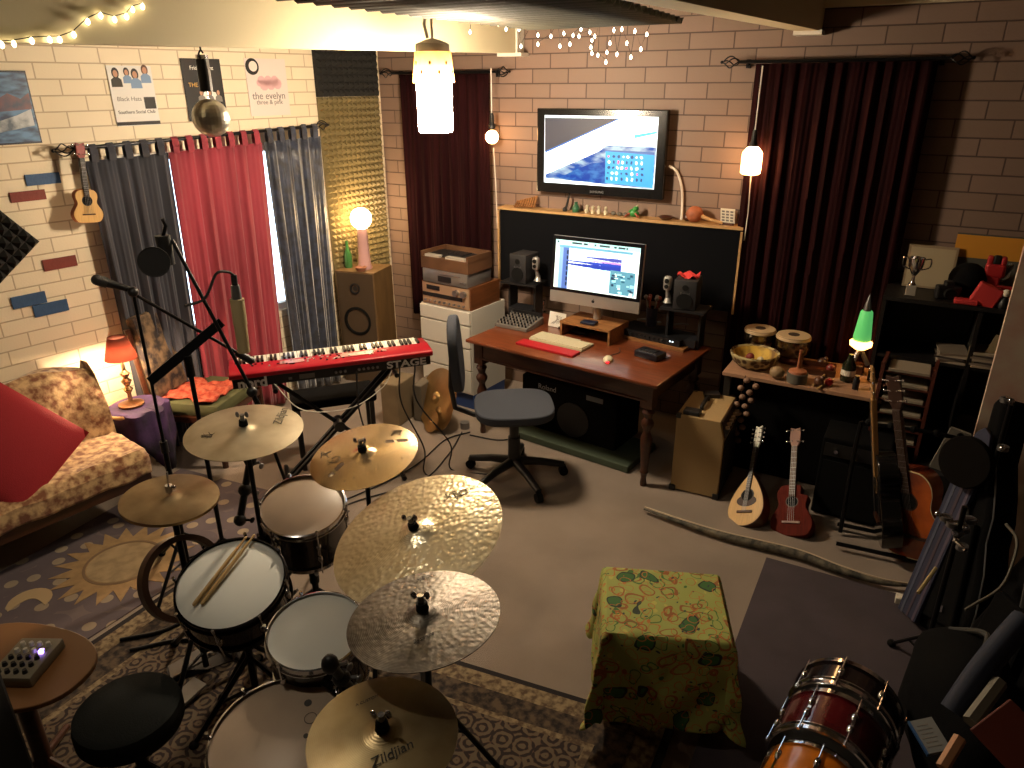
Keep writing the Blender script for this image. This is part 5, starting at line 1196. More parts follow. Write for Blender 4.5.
# ---- drums
head_w = mat('drum_head_white', rgb(236, 237, 230), .6, var=.05, vs=4)
head_c = mat('drum_head_clear', rgb(186, 166, 146), .4, var=.12, vs=5)
shell_k = mat('shell_black', rgb(26, 18, 20), .18, coat=.6)
shell_r = mat('shell_red', rgb(86, 16, 22), .2, coat=.6, var=.3, vs=5)
shell_o = mat('shell_orange', rgb(208, 116, 24), .25, coat=.6, var=.35, vs=9)
def drum(name, label, M, R_, D_, shell, head, nl=6, cat='drum', hoopm=chrome, a0=0, back=None):
    """M: origin in the middle of the batter head, Z out of it"""
    t = thing(name, label, cat, M=M)
    m = MB(); m.lathe([(R_*.97, -.012), (R_*.985, -.014), (R_*.985, -D_+.014), (R_*.97, -D_+.012), (R_*.96, -D_+.012), (R_*.96, -.012), (R_*.97, -.012)], 56); m.build('shell', shell, t, smooth=True)
    m = MB(); m.lathe([(0, 0), (R_*.93, 0), (R_*.985, -.006), (R_*.985, -.014), (R_*.96, -.012), (0, -.0015)], 56); m.build('drum_head', head, t, smooth=True)
    m = MB(); m.lathe([(0, -D_), (R_*.93, -D_), (R_*.985, -D_+.006), (R_*.985, -D_+.014), (R_*.96, -D_+.012), (0, -D_+.0015)], 56); m.build('bottom_head', back or head_c, t, smooth=True)
    for s in (0, 1):
        z0 = .012 if s == 0 else -D_-.012; dr = -1 if s == 0 else 1
        m = MB(); m.lathe([(R_*.965, z0), (R_*1.0, z0+dr*.002), (R_*1.0, z0+dr*.022), (R_*1.03, z0+dr*.026), (R_*1.03, z0+dr*.03), (R_*.985, z0+dr*.03), (R_*.985, z0+dr*.004), (R_*.965, z0)], 56); m.build('hoop', hoopm, t, smooth=True)
    for k in range(nl):
        a_ = a0+k*2*PI/nl; c_, s_ = math.cos(a_), math.sin(a_); Mk = rotz(a_)
        m = MB(); h = min(.06, D_*.4)
        if D_ <= .18: m.sphere((R_*.985, 0, -D_/2), .016, 10, (.9, .9, h/.032), M=Mk)
        else:
            m.sphere((R_*.99, 0, -.07), .015, 10, (.9, .8, 1.6), M=Mk); m.sphere((R_*.99, 0, -D_+.07), .015, 10, (.9, .8, 1.6), M=Mk); m.box((R_*.985, 0, -D_/2), (.008, .012, D_-.14), M=Mk)
        lug = m.build('lug', chrome, t, smooth=True); m = MB()
        m.cyl(Mk @ Vector((R_*1.035, 0, .016)), Mk @ Vector((R_*1.035, 0, -D_-.016)) if D_ <= .18 else Mk @ Vector((R_*1.035, 0, -.075)), .0032, seg=8)
        if D_ > .18: m.cyl(Mk @ Vector((R_*1.035, 0, -D_+.075)), Mk @ Vector((R_*1.035, 0, -D_-.016)), .0032, seg=8)
        m.cyl(Mk @ Vector((R_*1.035, 0, .01)), Mk @ Vector((R_*1.035, 0, .026)), .006, seg=8)
        m.build('tension_rod', chrome, lug, smooth=True)
    return t
def kit_drum(name, label, px, py, z, a, b, ang, D_, shell, head, nl, rs=.955, **k):
    p, r, n = disc_pose(px, py, z, a, b, ang); r *= rs; M = frame(p, n, right); drum(name, label, M, r, D_, shell, head, nl, **k); return p, r, n, M
sp_, sr, sn_, sM = kit_drum('snare_drum', 'black snare drum with white head and drumsticks lying on it', 231, 583, .68, 56, 45, -24, .14, shell_k, head_w, 8, hoopm=mat('hoop_black', rgb(30, 28, 30), .2, .7))
t1 = kit_drum('tom_drum', 'small black tom drum under the slotted crash cymbal', 303, 506, .76, 44, 32, -12, .22, shell_k, head_c, 6)
t2 = kit_drum('tom_drum', 'white headed tom drum left of the dark grey cymbal', 316, 631, .68, 51, 39, -16, .2, shell_k, head_w, 6)
t3 = kit_drum('floor_tom', 'large floor tom drum with clear head at the bottom of the photo', 278, 738, .55, 71, 57, -24, .38, shell_k, head_c, 8)
m = MB(); q = local_px(t3[3], 308, 703); m.lathe([(.0, .002), (.012, .002), (.012, 0)], 16, c=(q.x, q.y, 0)); q = local_px(t3[3], 306, 736); m.lathe([(.0, .002), (.008, .002), (.008, 0)], 16, c=(q.x, q.y, 0)); m.lathe([(.018, .0015), (.02, .0015), (.02, 0)], 20, c=(q.x, q.y+.06, 0))
ft = [o for o in bpy.data.objects if o.name.startswith('floor_tom')][0]; m.build('head_print', ink, ft)
for k in range(3):
    a_ = .5+k*2*PI/3; Mi = t3[3].inverted(); R3 = t3[1]
    top = t3[3] @ Vector((R3*1.05*math.cos(a_), R3*1.05*math.sin(a_), -.16)); bot = Vector((top.x, top.y, .008)); m = MB(); m.tube([Mi @ top, Mi @ bot], .0055, 8); m.sphere(Mi @ (bot+Vector((0, 0, .008))), .012, 8); m.build('leg', chrome, ft, smooth=True)
# stands for snare and toms
def drum_stand(label, p, n, r, D_, top_z, a0):
    c = p-n*(D_+.03); t = thing('drum_stand', label, 'stand', (c.x, c.y, 0)); tripod(None, None, 0, 0, blackm, t, .28, a0, .011, .28)
    m = MB(); m.tube([(0, 0, .06), (0, 0, c.z-.04)], .015, 10); m.cyl((0, 0, c.z-.2), (0, 0, c.z-.14), .022); m.build('post', blackm, t, smooth=True)
    cc = Vector((0, 0, c.z)); e1 = right-n*right.dot(n); e1.normalize(); e2 = n.cross(e1)
    for k in range(3):
        a_ = a0+k*2*PI/3; d = e1*math.cos(a_)+e2*math.sin(a_); m = MB(); m.tube([cc-Vector((0, 0, .04)), cc+d*r*.98-n*.0, cc+d*(r*1.09)+n*.03], .007, 8); m.build('basket_arm', steel, t, smooth=True)
    return t
drum_stand('black snare stand holding the snare drum', sp_, sn_, sr, .14, .5, .3)
drum_stand('black stand holding the small tom under the slotted crash cymbal', t1[0], t1[2], t1[1], .22, .5, .9)
drum_stand('black stand holding the white headed tom beside the dark grey cymbal', t2[0], t2[2], t2[1], .2, .5, 1.4)
# clamp left of the small tom and black hardware
for (x0, y0, z0, x1, y1, z1, lab) in ((250, 460, .86, 240, 520, .62, 'black multi clamp arm between the pale crash cymbal and the small tom'), (330, 664, .74, 352, 690, .5, 'black clamp and wing bolts at the edge of the white headed tom')):
    a, b = UZ(x0, y0, z0), UZ(x1, y1, z1); t = thing('stand_clamp', lab, 'clamp', b)
    m = MB(); m.tube([(0, 0, 0), a-b], .016, 10); m.sphere(a-b, .028, 12, (1, 1, 1.2)); m.sphere((a-b)*.5, .03, 12); m.sphere((0, 0, 0), .028, 12); m.build('arm', black, t, smooth=True)
    for k in range(3): m = MB(); c = (a-b)*(k*.45); m.cyl(c, c+right*.05+Vector((0, 0, .01*k)), .006, seg=8); m.sphere(c+right*.055, .014, 8, (.5, 1, 1)); m.build('wing_bolt', steel if k else blackm, t, smooth=True)
m = MB(); P_ = [UZ(x, y, z) for x, y, z in ((246, 515, .5), (243, 540, .3), (240, 560, .02))]
# drumsticks on the snare
for k, (x0, y0, x1, y1) in enumerate(((194, 607, 248, 540), (202, 606, 256, 538))):
    q0, q1 = local_px(sM, x0, y0), local_px(sM, x1, y1); q0.z = .011; q1.z = .024
    d = (q1-q0); m = MB(); pts = [q0+d*f for f in (0, .02, .7, .9, .955, .97, .985, 1)]
    m.tube(pts, [.005, .0075, .0075, .0045, .0035, .0055, .005, .002], 10); o = m.build('drumstick', mat('hickory', rgb(206, 170, 112), .5), smooth=True); o.matrix_world = sM
    tag(o, ('pale wooden drumstick on the snare drum, left one of the pair', 'pale wooden drumstick on the snare drum, right one of the pair')[k], 'drumstick', 'drumsticks on the snare drum')
# wooden hoop beside the snare
hc = UZ(186, 584, .62)+Vector((-.04, .02, 0)); m = MB()
Mh = frame(hc, (EYE-hc).normalized()*.8+right*.55, (0, 0, 1))
m.lathe([(.145, -.022), (.168, -.022), (.168, .022), (.145, .022), (.145, -.022)], 44, M=None)
o = m.build('wooden_hoop', mat('hoop_brown', rgb(74, 50, 34), .4, var=.2, vs=5), smooth=True); o.matrix_world = Mh; tag(o, 'dark wooden hoop hanging beside the snare drum on its left', 'hoop')
# ---- drum throne
p, r, n = disc_pose(126, 705, .5, 54, 41, -14)
t = thing('drum_throne', 'round black drum stool in the lower left corner', 'stool', (p.x, p.y, 0))
r *= .94
m = MB(); m.lathe([(0, .5), (r*.86, .498), (r*.97, .485), (r, .46), (r, .42), (r*.96, .405), (0, .4)], 44); m.build('seat', mat('throne_black', rgb(36, 38, 37), .9, bump=.2, bs=200, spec=.2), t, smooth=True)
m = MB(); m.cyl((0, 0, .1), (0, 0, .41), .02); m.build('post', blackm, t, smooth=True); tripod(None, None, 0, 0, blackm, t, .27, .5, .013, .24)
# ---- small wooden table with a rounded end and a little mixer
c = UZ(40, 663, .55)
t = thing('small_table', 'small brown wooden table with rounded end left of the drum stool', 'table', (c.x-.09, c.y-.05, 0), .25)
m = MB(); o_ = superell(.3, .19, .85, 40); m.prism(o_, .53, .55); m.build('table_top', mat('table_brown', rgb(136, 92, 52), .45, var=.15, vs=4, coat=.2), t, bevel=.004)
m = MB(); m.cyl((0, 0, .02), (0, 0, .53), .03); m.build('post', darkwood, t, smooth=True)
for k in range(3): a_ = k*2*PI/3; m = MB(); m.tube([(0, 0, .1), (.22*math.cos(a_), .22*math.sin(a_), .015)], .015, 8); m.build('leg', darkwood, t)
c = UZ(27, 662, .57); t = thing('small_mixer', 'small grey effects mixer with a purple light on the wooden table', 'mixer', (c.x, c.y, .551), .5)
m = MB(); m.box((0, 0, .02), (.15, .19, .04), bev=.005); m.build('body', mat('mixer_beige', rgb(126, 118, 100), .5), t, smooth=True)
m = MB(); m2 = MB()
for i in range(4):
    for j in range(5): (m if j < 3 else m2).cyl((-.045+.03*i, -.07+.032*j, .04), (-.045+.03*i, -.07+.032*j, .054), .009, .007, 10)
m.build('dark_knobs', black, t); m2.build('pale_knobs', white, t)
m = MB(); m.box((.045, .02, .048), (.014, .014, .012)); m.build('purple_light', emis('purple_led', (.35, .2, 1, 1), 9), t)
# black case at the very left bottom
a = UZ(18, 742, .75)
m = MB(); m.box((a.x-.42, a.y-.26, .42), (.62, .5, .84), rot=.5, bev=.02); tag(m.build('equipment_case', mat('case_black', rgb(14, 13, 13), .7)), 'black equipment case cut off by the bottom left corner', 'case')
# pedal and hardware on the rug
c = UZ(205, 665, .0); t = thing('foot_pedal', 'steel foot pedal on the persian rug below the snare drum', 'pedal', c, -.5)
m = MB(); m.box((0, 0, .012), (.11, .3, .012)); m.build('base_plate', blackm, t)
m = MB(); m.box((0, -.01, .06), (.085, .27, .01), rot=Matrix.Rotation(.25, 3, 'X')); m.build('footboard', steel, t)
for s in (-1, 1): m = MB(); m.tube([(s*.05, .12, .01), (s*.05, .13, .2)], .009, 8); m.build('upright', steel, t)
m = MB(); m.tube([(-.06, .13, .2), (.06, .13, .2)], .009, 8); m.tube([(0, .13, .2), (0, .08, .33)], .004, 6); m.sphere((0, .08, .34), .025, 12); m.build('beater', white, t, smooth=True)
for k, P_ in enumerate((((120, 640), (170, 628), (215, 600)), ((130, 650), (190, 640), (240, 660)))):
    m = MB(); m.tube(catmull([UZ(x, y, .02+.0) for x, y in P_], 6), .009, 8); tag(m.build('metal_rod', blackm, smooth=True), ('black hardware rod lying on the rug left of the snare, upper one', 'black hardware rod lying on the rug left of the snare, lower one')[k], 'rod', 'hardware rods on the rug')
m = MB(); m.tube(catmull([UZ(x, y, .02) for x, y in ((188, 772), (150, 790), (215, 752), (232, 735))], 6), .004, 6); 
m.bm.free()
# ================================================================ covered stool
Zt = .5
cs = [UZ(612, 566, Zt), UZ(720, 577, Zt), UZ(727, 640, Zt), UZ(602, 634, Zt)]
cc = sum(cs, Vector())/4; ax = (cs[1]-cs[0]+cs[2]-cs[3]); sxw = ax.length/4; ay = (cs[0]-cs[3]+cs[1]-cs[2]); syw = ay.length/4; ca = math.atan2(ax.y, ax.x)
t = thing('covered_stool', 'square stool draped with a yellow green batik cloth in the middle of the carpet', 'stool', (cc.x, cc.y, 0), ca)
def batik():
    m, nt, b = newmat('batik_cloth'); N = nt.nodes; L = nt.links
    tc = N.new('ShaderNodeTexCoord'); base = rgb(158, 164, 84)
    def layer(prev, scale, lo, hi, col, kind='F1', off=0, dist=2.):
        mp = N.new('ShaderNodeMapping'); mp.inputs['Location'].default_value = (off, off*1.7, off*.3); L.new(tc.outputs['Object'], mp.inputs[0])
        nz = N.new('ShaderNodeTexNoise'); nz.inputs['Scale'].default_value = 6; L.new(mp.outputs[0], nz.inputs['Vector'])
        mx0 = N.new('ShaderNodeMixRGB'); mx0.inputs[0].default_value = .12; L.new(mp.outputs[0], mx0.inputs[1]); L.new(nz.outputs['Color'], mx0.inputs[2])
        v = N.new('ShaderNodeTexVoronoi'); v.feature = kind; v.inputs['Scale'].default_value = scale; L.new(mx0.outputs[0], v.inputs['Vector'])
        r = N.new('ShaderNodeValToRGB'); r.color_ramp.interpolation = 'CONSTANT'; e = r.color_ramp.elements; e[0].position = 0; e[0].color = (0, 0, 0, 1); e[1].position = lo; e[1].color = (1, 1, 1, 1); x = e.new(hi); x.color = (0, 0, 0, 1)
        L.new(v.outputs['Distance'], r.inputs[0])
        mx = N.new('ShaderNodeMixRGB'); L.new(r.outputs[0], mx.inputs[0]); mx.inputs[2].default_value = col
        if prev is None: mx.inputs[1].default_value = base
        else: L.new(prev, mx.inputs[1])
        return mx.outputs[0]
    o = layer(None, 15, .0, .18, rgb(186, 178, 88), off=2)
    o = layer(o, 13, .27, .36, rgb(150, 92, 44)); o = layer(o, 14, .3, .35, rgb(70, 110, 48), off=1.3); o = layer(o, 7.5, .0, .23, rgb(58, 104, 48), off=3.1)
    o = layer(o, 7.5, .23, .27, rgb(40, 52, 36), off=3.1); o = layer(o, 30, .0, .14, rgb(54, 66, 60), off=.7); o = layer(o, 24, .4, .46, rgb(186, 110, 50), off=5.)
    L.new(o, b.inputs['Base Color']); b.inputs['Roughness'].default_value = .8; return m
# the drape: a square sheet falling over a square top, with hanging corners
def drape(u, v):
    x, y = (u-.5)*2, (v-.5)*2; S = .47
    X, Y = x*(sxw+.44), y*(syw+.44)
    ox, oy = max(0, abs(X)-sxw), max(0, abs(Y)-syw)
    sx_, sy_ = math.copysign(1, X), math.copysign(1, Y)
    d = math.hypot(ox, oy)*(1 if min(ox, oy) == 0 else .93)
    d = min(d, .425+.012*math.sin(X*9+Y*7))
    if d == 0: return Vector((X, Y, Zt+.002*math.sin(X*40)*math.sin(Y*30)))
    nx_, ny_ = (ox/math.hypot(ox, oy)), (oy/math.hypot(ox, oy))
    both = min(ox, oy)/max(ox, oy, 1e-6); flare = .035+.12*both+.018*math.sin((X*sy_+Y*sx_)*22)
    rad = .02*min(1, d/.03)+flare*d/.4*.55
    px_ = min(abs(X), sxw)*sx_; py_ = min(abs(Y), syw)*sy_
    return Vector((px_+sx_*nx_*rad, py_+sy_*ny_*rad, Zt-max(0, d-.008)*.97))
m = MB(); m.grid(drape, 64, 64); m.build('batik_cloth', batik(), t, smooth=True, thick=.003)
m = MB(); m.box((0, 0, Zt-.03), (sxw*1.9, syw*1.9, .05)); m.build('seat_board', darkwood, t)
for s in (-1, 1):
    for q in (-1, 1): m = MB(); m.box((s*(sxw-.05), q*(syw-.05), (Zt-.055)/2), (.04, .04, Zt-.055)); m.build('leg', darkwood, t)
# ================================================================ guitar amplifier
a, b_ = UZ(670, 489, 0), UZ(712, 499, 0); top_ = UZ(738, 391, .52)
aw = (b_-a).length; aa = math.atan2((b_-a).y, (b_-a).x)
t = thing('guitar_amplifier', 'tan covered guitar amplifier standing between the desk and the mandolin', 'amplifier', (a.x, a.y, 0), aa)
AH = .53; AD = .42
tolex = mat('tan_tolex', rgb(168, 140, 96), .7, bump=.3, bs=150)
m = MB(); sh = [(0, .01), (aw+.03, .01), (aw+.03, AH*.78), (aw-.0, AH), (0, AH)]
m.prism(sh, 0, -AD, Matrix(((1, 0, 0, 0), (0, 0, -1, 0), (0, 1, 0, 0), (0, 0, 0, 1)))); m.build('cabinet', tolex, t, bevel=.006)
m = MB(); m.box((aw+.034, AD/2, AH*.4), (.008, AD-.03, AH*.7)); m.build('grille_cloth', mat('grille_dark', rgb(34, 28, 24), .9, bump=.4, bs=300), t)
m = MB(); m.box((aw+.018, AD/2, AH*.89), (.006, AD-.04, AH*.2), rot=Matrix.Rotation(-.25, 3, 'Y')); cpn = m.build('control_panel', mat('panel_brown', rgb(60, 40, 30), .4), t)
for k in range(6): m = MB(); m.cyl((aw+.018, .06+.055*k, AH*.89), (aw+.045, .06+.055*k, AH*.9), .011, seg=10); m.build('knob', mat('knob_cream', rgb(170, 140, 110), .5), cpn, smooth=True)
for x in (.012, aw+.018):
    for y in (.012, AD-.012):
        m = MB(); m.box((x, y, .02), (.04, .04, .04), bev=.006); m.build('corner_cap', black, t)
        if x < .1: m = MB(); m.box((x, y, AH-.012), (.032, .032, .03), bev=.006); m.build('corner_cap', black, t)
m = MB(); m.tube(catmull([(aw*.45, AD*.3, AH), (aw*.45, AD*.33, AH+.025), (aw*.45, AD*.67, AH+.025), (aw*.45, AD*.7, AH)], 6), .012, 8); m.build('handle', black, t, smooth=True)
for k, (f, g) in enumerate(((.3, .2), (.5, .62))):
    m = MB(); m.box((0, 0, .014), (.1, .07, .028), bev=.006); o = m.build('effect_pedal', black); o.location = Vector((a.x, a.y, AH+.001))+rotz(aa) @ Vector((aw*f*.8+.02, AD*(.1 if k == 0 else .86), 0)); o.rotation_euler = (0, 0, aa+.4*k); tag(o, ('small black pedal on the front edge of the tan amplifier', 'small black pedal at the back of the tan amplifier top')[k], 'pedal', 'small black pedals on the amplifier')
# thin white stick behind
q0, q1 = UY(742, 232, YB-.05), UY(728, 368, YB-.12)
m = MB(); m.tube([UY(741, 235, YB-.03), UY(736, 330, YB-.03), UY(727, 372, YB-.05)], .008, 8); tag(m.build('white_pipe', white_cable, smooth=True), 'thin white conduit running down the wall right of the black panel', 'pipe')
# ================================================================ bench with percussion
BZ = .7
L0, R0 = UZ(723, 371, BZ), UZ(870, 399, BZ)
bw_ = R0.x-L0.x+.06; bd = .52; by = (L0.y+R0.y)/2
t = thing('percussion_bench', 'bench with a pale board top and black sides under the right curtain', 'bench', (L0.x+bw_/2, by+bd/2, 0))
m = MB(); m.box((0, 0, BZ-.012), (bw_, bd, .024)); m.build('board_top', mat('board_pale', rgb(172, 132, 104), .6, var=.15, vs=6, stretch=(1, 8, 8)), t, bevel=.003)
m = MB(); m.box((.04, .04, (BZ-.03)/2+.005), (bw_-.1, bd-.1, BZ-.035)); m.build('black_box', mat('bench_black', rgb(10, 9, 9), .9, bump=.2, bs=100, spec=.1), t)
for s in (-1, 1): m = MB(); m.box((s*(bw_/2-.03), -bd/2+.05, (BZ-.03)/2), (.04, .04, BZ-.03)); m.build('leg', mat('leg_dark', rgb(30, 24, 22), .6), t)
def onb(px, py, z=0): p = UZ(px, py, BZ+z); return Vector((p.x, p.y, BZ))
bowl_m = mat('tabla_metal', rgb(150, 140, 120), .22, 1., var=.3, vs=8)
for k, (px, py, R_) in enumerate(((761, 328, .1), (794, 335, .105))):
    H = .17 if k == 0 else .18; p = UZ(px, py, BZ+H); t = thing('tabla_drum', ('shiny metal bowl drum with pale skin, left one, behind the woven basket', 'shiny metal bowl drum with pale skin, right one, behind the tin with a stick')[k], 'drum', (p.x, min(p.y, YB-.24), BZ), group='metal bowl drums on the bench')
    m = MB(); m.lathe([(0, 0.02), (R_*.5, .02), (R_*.9, H*.35), (R_*1.05, H*.62), (R_*1.02, H*.9), (R_, H)], 32); m.build('bowl', bowl_m, t, smooth=True)
    m = MB(); m.lathe([(0, H+.004), (R_*.97, H+.003), (R_*1.03, H-.006), (R_*1.04, H-.02), (R_*.99, H-.02)], 32); m.build('skin', mat('goat_skin', rgb(196, 168, 130), .7), t, smooth=True)
    m = MB(); m.lathe([(0, H+.0065), (R_*.34, H+.006), (R_*.34, H+.002)], 24); m.build('tuning_spot', mat('spot_dark', rgb(56, 40, 30), .7), t)
    m = MB(); m.lathe([(R_*.4, 0), (R_*.75, 0), (R_*.8, .022), (R_*.6, .04), (R_*.4, .03)], 24); m.build('ring_cushion', mat('ring_red', rgb(90, 40, 30), .8), t, smooth=True)
p = onb(754, 361, .03); t = thing('woven_basket', 'round woven cream basket with yellow inside on the left end of the bench', 'basket', p)
bk = mat('basket_weave', rgb(186, 170, 120), .8, col2=rgb(84, 60, 40), vs=26, kind='voronoi', bump=.5, bs=60)
R_ = .155
m = MB(); m.lathe([(0, 0), (R_*.6, 0), (R_*.85, .03), (R_, .085), (R_*.97, .095), (R_*.9, .085), (R_*.75, .03), (R_*.5, .012), (0, .012)], 40); m.build('basket', bk, t, smooth=True)
m = MB(); m.lathe([(R_*.87, .088), (R_*.7, .038), (R_*.5, .02), (0, .018)], 40); m.build('lining', mat('basket_yellow', rgb(206, 170, 70), .7, col2=rgb(120, 90, 50), vs=14), t, smooth=True)
for k, (dx_, dy_, r_, c_) in enumerate(((-.03, .02, .028, rgb(120, 40, 34)), (.04, .0, .024, rgb(196, 188, 160)), (.0, -.045, .022, rgb(180, 150, 70)))):
    m = MB(); m.sphere((0, 0, 0), r_, 12); o = m.build('shaker_ball', mat('ball%d' % k, c_, .5), smooth=True); o.location = p+Vector((dx_, dy_, .018+r_)); tag(o, ('dark red ball lying in the woven basket', 'pale ball lying in the woven basket', 'small yellow ball lying in the woven basket')[k], 'ball')
p = onb(777, 374, .03); m = MB(); m.sphere((0, 0, .04), .043, 18, (1.05, 1, .93)); o = m.build('round_shaker', mat('shaker_tan', rgb(150, 124, 90), .6), smooth=True); o.location = p; tag(o, 'round tan shaker right of the woven basket', 'shaker')
p = onb(797, 377, .03); t = thing('round_tin', 'round grey tin with a wooden stick standing in it on the bench', 'tin', p)
m = MB(); m.lathe([(0, 0), (.06, 0), (.062, .02), (.06, .04), (.063, .06), (0, .062)], 28); m.build('tin', mat('tin_grey', rgb(112, 108, 98), .5, .3), t, smooth=True)
m = MB(); m.lathe([(0, .062), (.055, .062), (.05, .075), (.02, .085), (.01, .09), (.008, .2), (.01, .205), (0, .207)], 20); m.build('stick', mat('stick_wood', rgb(170, 104, 70), .6), t, smooth=True)
p = onb(816, 371, .03); t = thing('wooden_tray', 'shallow wooden tray behind the grey tin on the bench', 'tray', p+Vector((0, .08, 0)), .1)
m = MB(); m.box((0, 0, .006), (.2, .14, .012)); [m.box((s*.1, 0, .02), (.012, .14, .04)) for s in (-1, 1)]; [m.box((0, s*.07, .02), (.2, .012, .04)) for s in (-1, 1)]; m.build('tray', darkwood, t)
bits = [(819, 381, .03, rgb(92, 60, 44), 'small brown wooden bird left of the red fruit'), (829, 382, .024, rgb(190, 36, 42), 'small shiny red ball on the front of the bench'), (831, 368, .03, rgb(110, 42, 38), 'dark red wooden knob behind the shiny red ball'), (822, 362, .032, rgb(70, 48, 38), 'dark brown carved head behind the red knob')]
for k, (px, py, r_, c_, lab) in enumerate(bits):
    p = onb(px, py, r_); m = MB(); m.sphere((0, 0, r_*.95), r_, 14, (1, 1, .95)); m.sphere((r_*.6, 0, r_*1.75), r_*.5, 10) if k in (0, 3) else m.cyl((0, 0, r_*1.7), (0, 0, r_*2.1), r_*.12, seg=6); o = m.build('ornament', mat('orn%d' % k, c_, .35), smooth=True); o.location = p; tag(o, lab, 'ornament', 'small ornaments on the bench')
for k, (px, py, px2, py2) in enumerate(((812, 388, 830, 372), (816, 392, 838, 379))):
    a2, b2 = onb(px, py), onb(px2, py2); m = MB(); m.tube([(0, 0, .008), (b2-a2)*.7+Vector((0, 0, .01))], .007, 8); o = m.build('wooden_stick', palewood, smooth=True); o.location = a2+Vector((0, .02+.01*k, 0)); tag(o, ('thin wooden stick lying on the bench by the tin', 'thin wooden stick lying on the bench by the red ball')[k], 'stick', 'thin sticks on the bench')
p = onb(846, 382, .0); t = thing('dark_bottle', 'dark green bottle with pale label at the right end of the bench', 'bottle', p+Vector((0, .03, 0)))
m = MB(); m.lathe([(0, 0), (.04, 0), (.042, .01), (.04, .1), (.02, .14), (.014, .17), (0, .17)], 20); m.build('glass', mat('dark_glass', rgb(34, 40, 26), .2), t, smooth=True); m = MB(); m.lathe([(.0425, .04), (.0415, .075)], 20); m.build('label_band', paper, t)
p = onb(855, 389, .0); m = MB(); m.lathe([(0, 0), (.018, 0), (.019, .06), (.013, .07), (.013, .085), (0, .085)], 16); o = m.build('small_bottle', black, smooth=True); o.location = p; tag(o, 'tiny black bottle in front of the dark green bottle', 'bottle')
# rocket lava lamp
p = onb(862, 376, 0); q = UY(861, 343, p.y+.05)
p.y += .05; zb_ = q.z-BZ
t = thing('lava_lamp', 'rocket shaped lava lamp glowing green above an orange light on the bench', 'lamp', (q.x, p.y, BZ))
m = MB(); m.box((0, 0, .03), (.09, .09, .06), bev=.01); m.build('plinth', darkwood, t)
for k in range(3): a_ = k*2*PI/3; m = MB(); m.tube([(.0, 0, zb_-.03), (.06*math.cos(a_), .06*math.sin(a_), .06)], [.012, .016], 8); m.build('fin', steel, t, smooth=True)
m = MB(); m.lathe([(0, zb_-.05), (.03, zb_-.04), (.064, zb_-.015), (.066, zb_+.008), (.046, zb_+.02), (0, zb_+.02)], 24); m.build('glowing_base', emis('lava_orange', (1, .45, .1, 1), 10), t, smooth=True)
m = MB(); m.lathe([(.05, zb_+.02), (.052, zb_+.04), (.036, zb_+.2), (.03, zb_+.21), (0, zb_+.21)], 24); m.build('lava_glass', emis('lava_green', (.10, .50, .13, 1), .75), t, smooth=True)
m = MB(); m.lathe([(.024, zb_+.2), (.02, zb_+.24), (.006, zb_+.3), (0, zb_+.32)], 20); m.build('tip', steel, t, smooth=True)
# beads hanging from the bench
for k, (x0, x1, y0, y1) in enumerate(((745, 728, 380, 444), (754, 736, 386, 440))):
    a2, b2 = UY(x0, y0, by-.03), UY(x1, y1, by-.03); t = thing('bead_string', ('string of large tan seed beads hanging from the bench, left one', 'string of large tan seed beads hanging from the bench, right one')[k], 'beads', a2, group='bead strings hanging from the bench')
    for j in range(9):
        f = j/8; m = MB(); m.sphere((b2-a2)*f+Vector((.012*(-1)**j, 0, 0)), .022, 10, (1, 1, .85)); m.build('bead', mat('bead_tan', rgb(134, 104, 84), .6), t, smooth=True)
    m = MB(); m.tube([(0, 0, .03), b2-a2], .003, 5); m.build('string', darkwood, t)
# ================================================================ string instruments
def outline(kind, w, h):
    pts = []
    if kind == 'tear':
        for k in range(41):
            a_ = -PI/2+2*PI*k/40; x = math.cos(a_); y = math.sin(a_); wd = w/2*(1-.0*y) * (1 if y < 0 else (1-y**1.6*.88)); pts.append((x*wd if y < 0 else math.copysign(wd*math.sqrt(max(0, 1-y*y))**.45 if abs(x) > 1e-6 else 0, x), y*h/2+h/2 if y < 0 else h/2+y*h/2))
        # smoother teardrop
        pts = []
        for k in range(44):
            th = 2*PI*k/44; f = (1-math.cos(th))/2   # 0 bottom .. 1 top
            wd = w/2*math.sin(PI*min(1, f**.62))**.8 if f < 1 else 0
            wd = max(wd, .016) if f > .9 else wd
            pts.append((math.copysign(wd, math.sin(th)) if wd > 1e-5 else 0, f*h))
        return pts
    prof = [(0, 0), (.3, .01), (.42, .06), (.5, .2), (.49, .33), (.40, .47), (.335, .57), (.34, .66), (.375, .76), (.36, .88), (.26, .97), (.1, 1)]
    cr = catmull([(x*w, y*h, 0) for x, y in prof], 4); R_ = [(p.x, p.y) for p in cr]
    L_ = [(-x, y) for x, y in R_[::-1]][:-1] if True else []
    return R_+L_
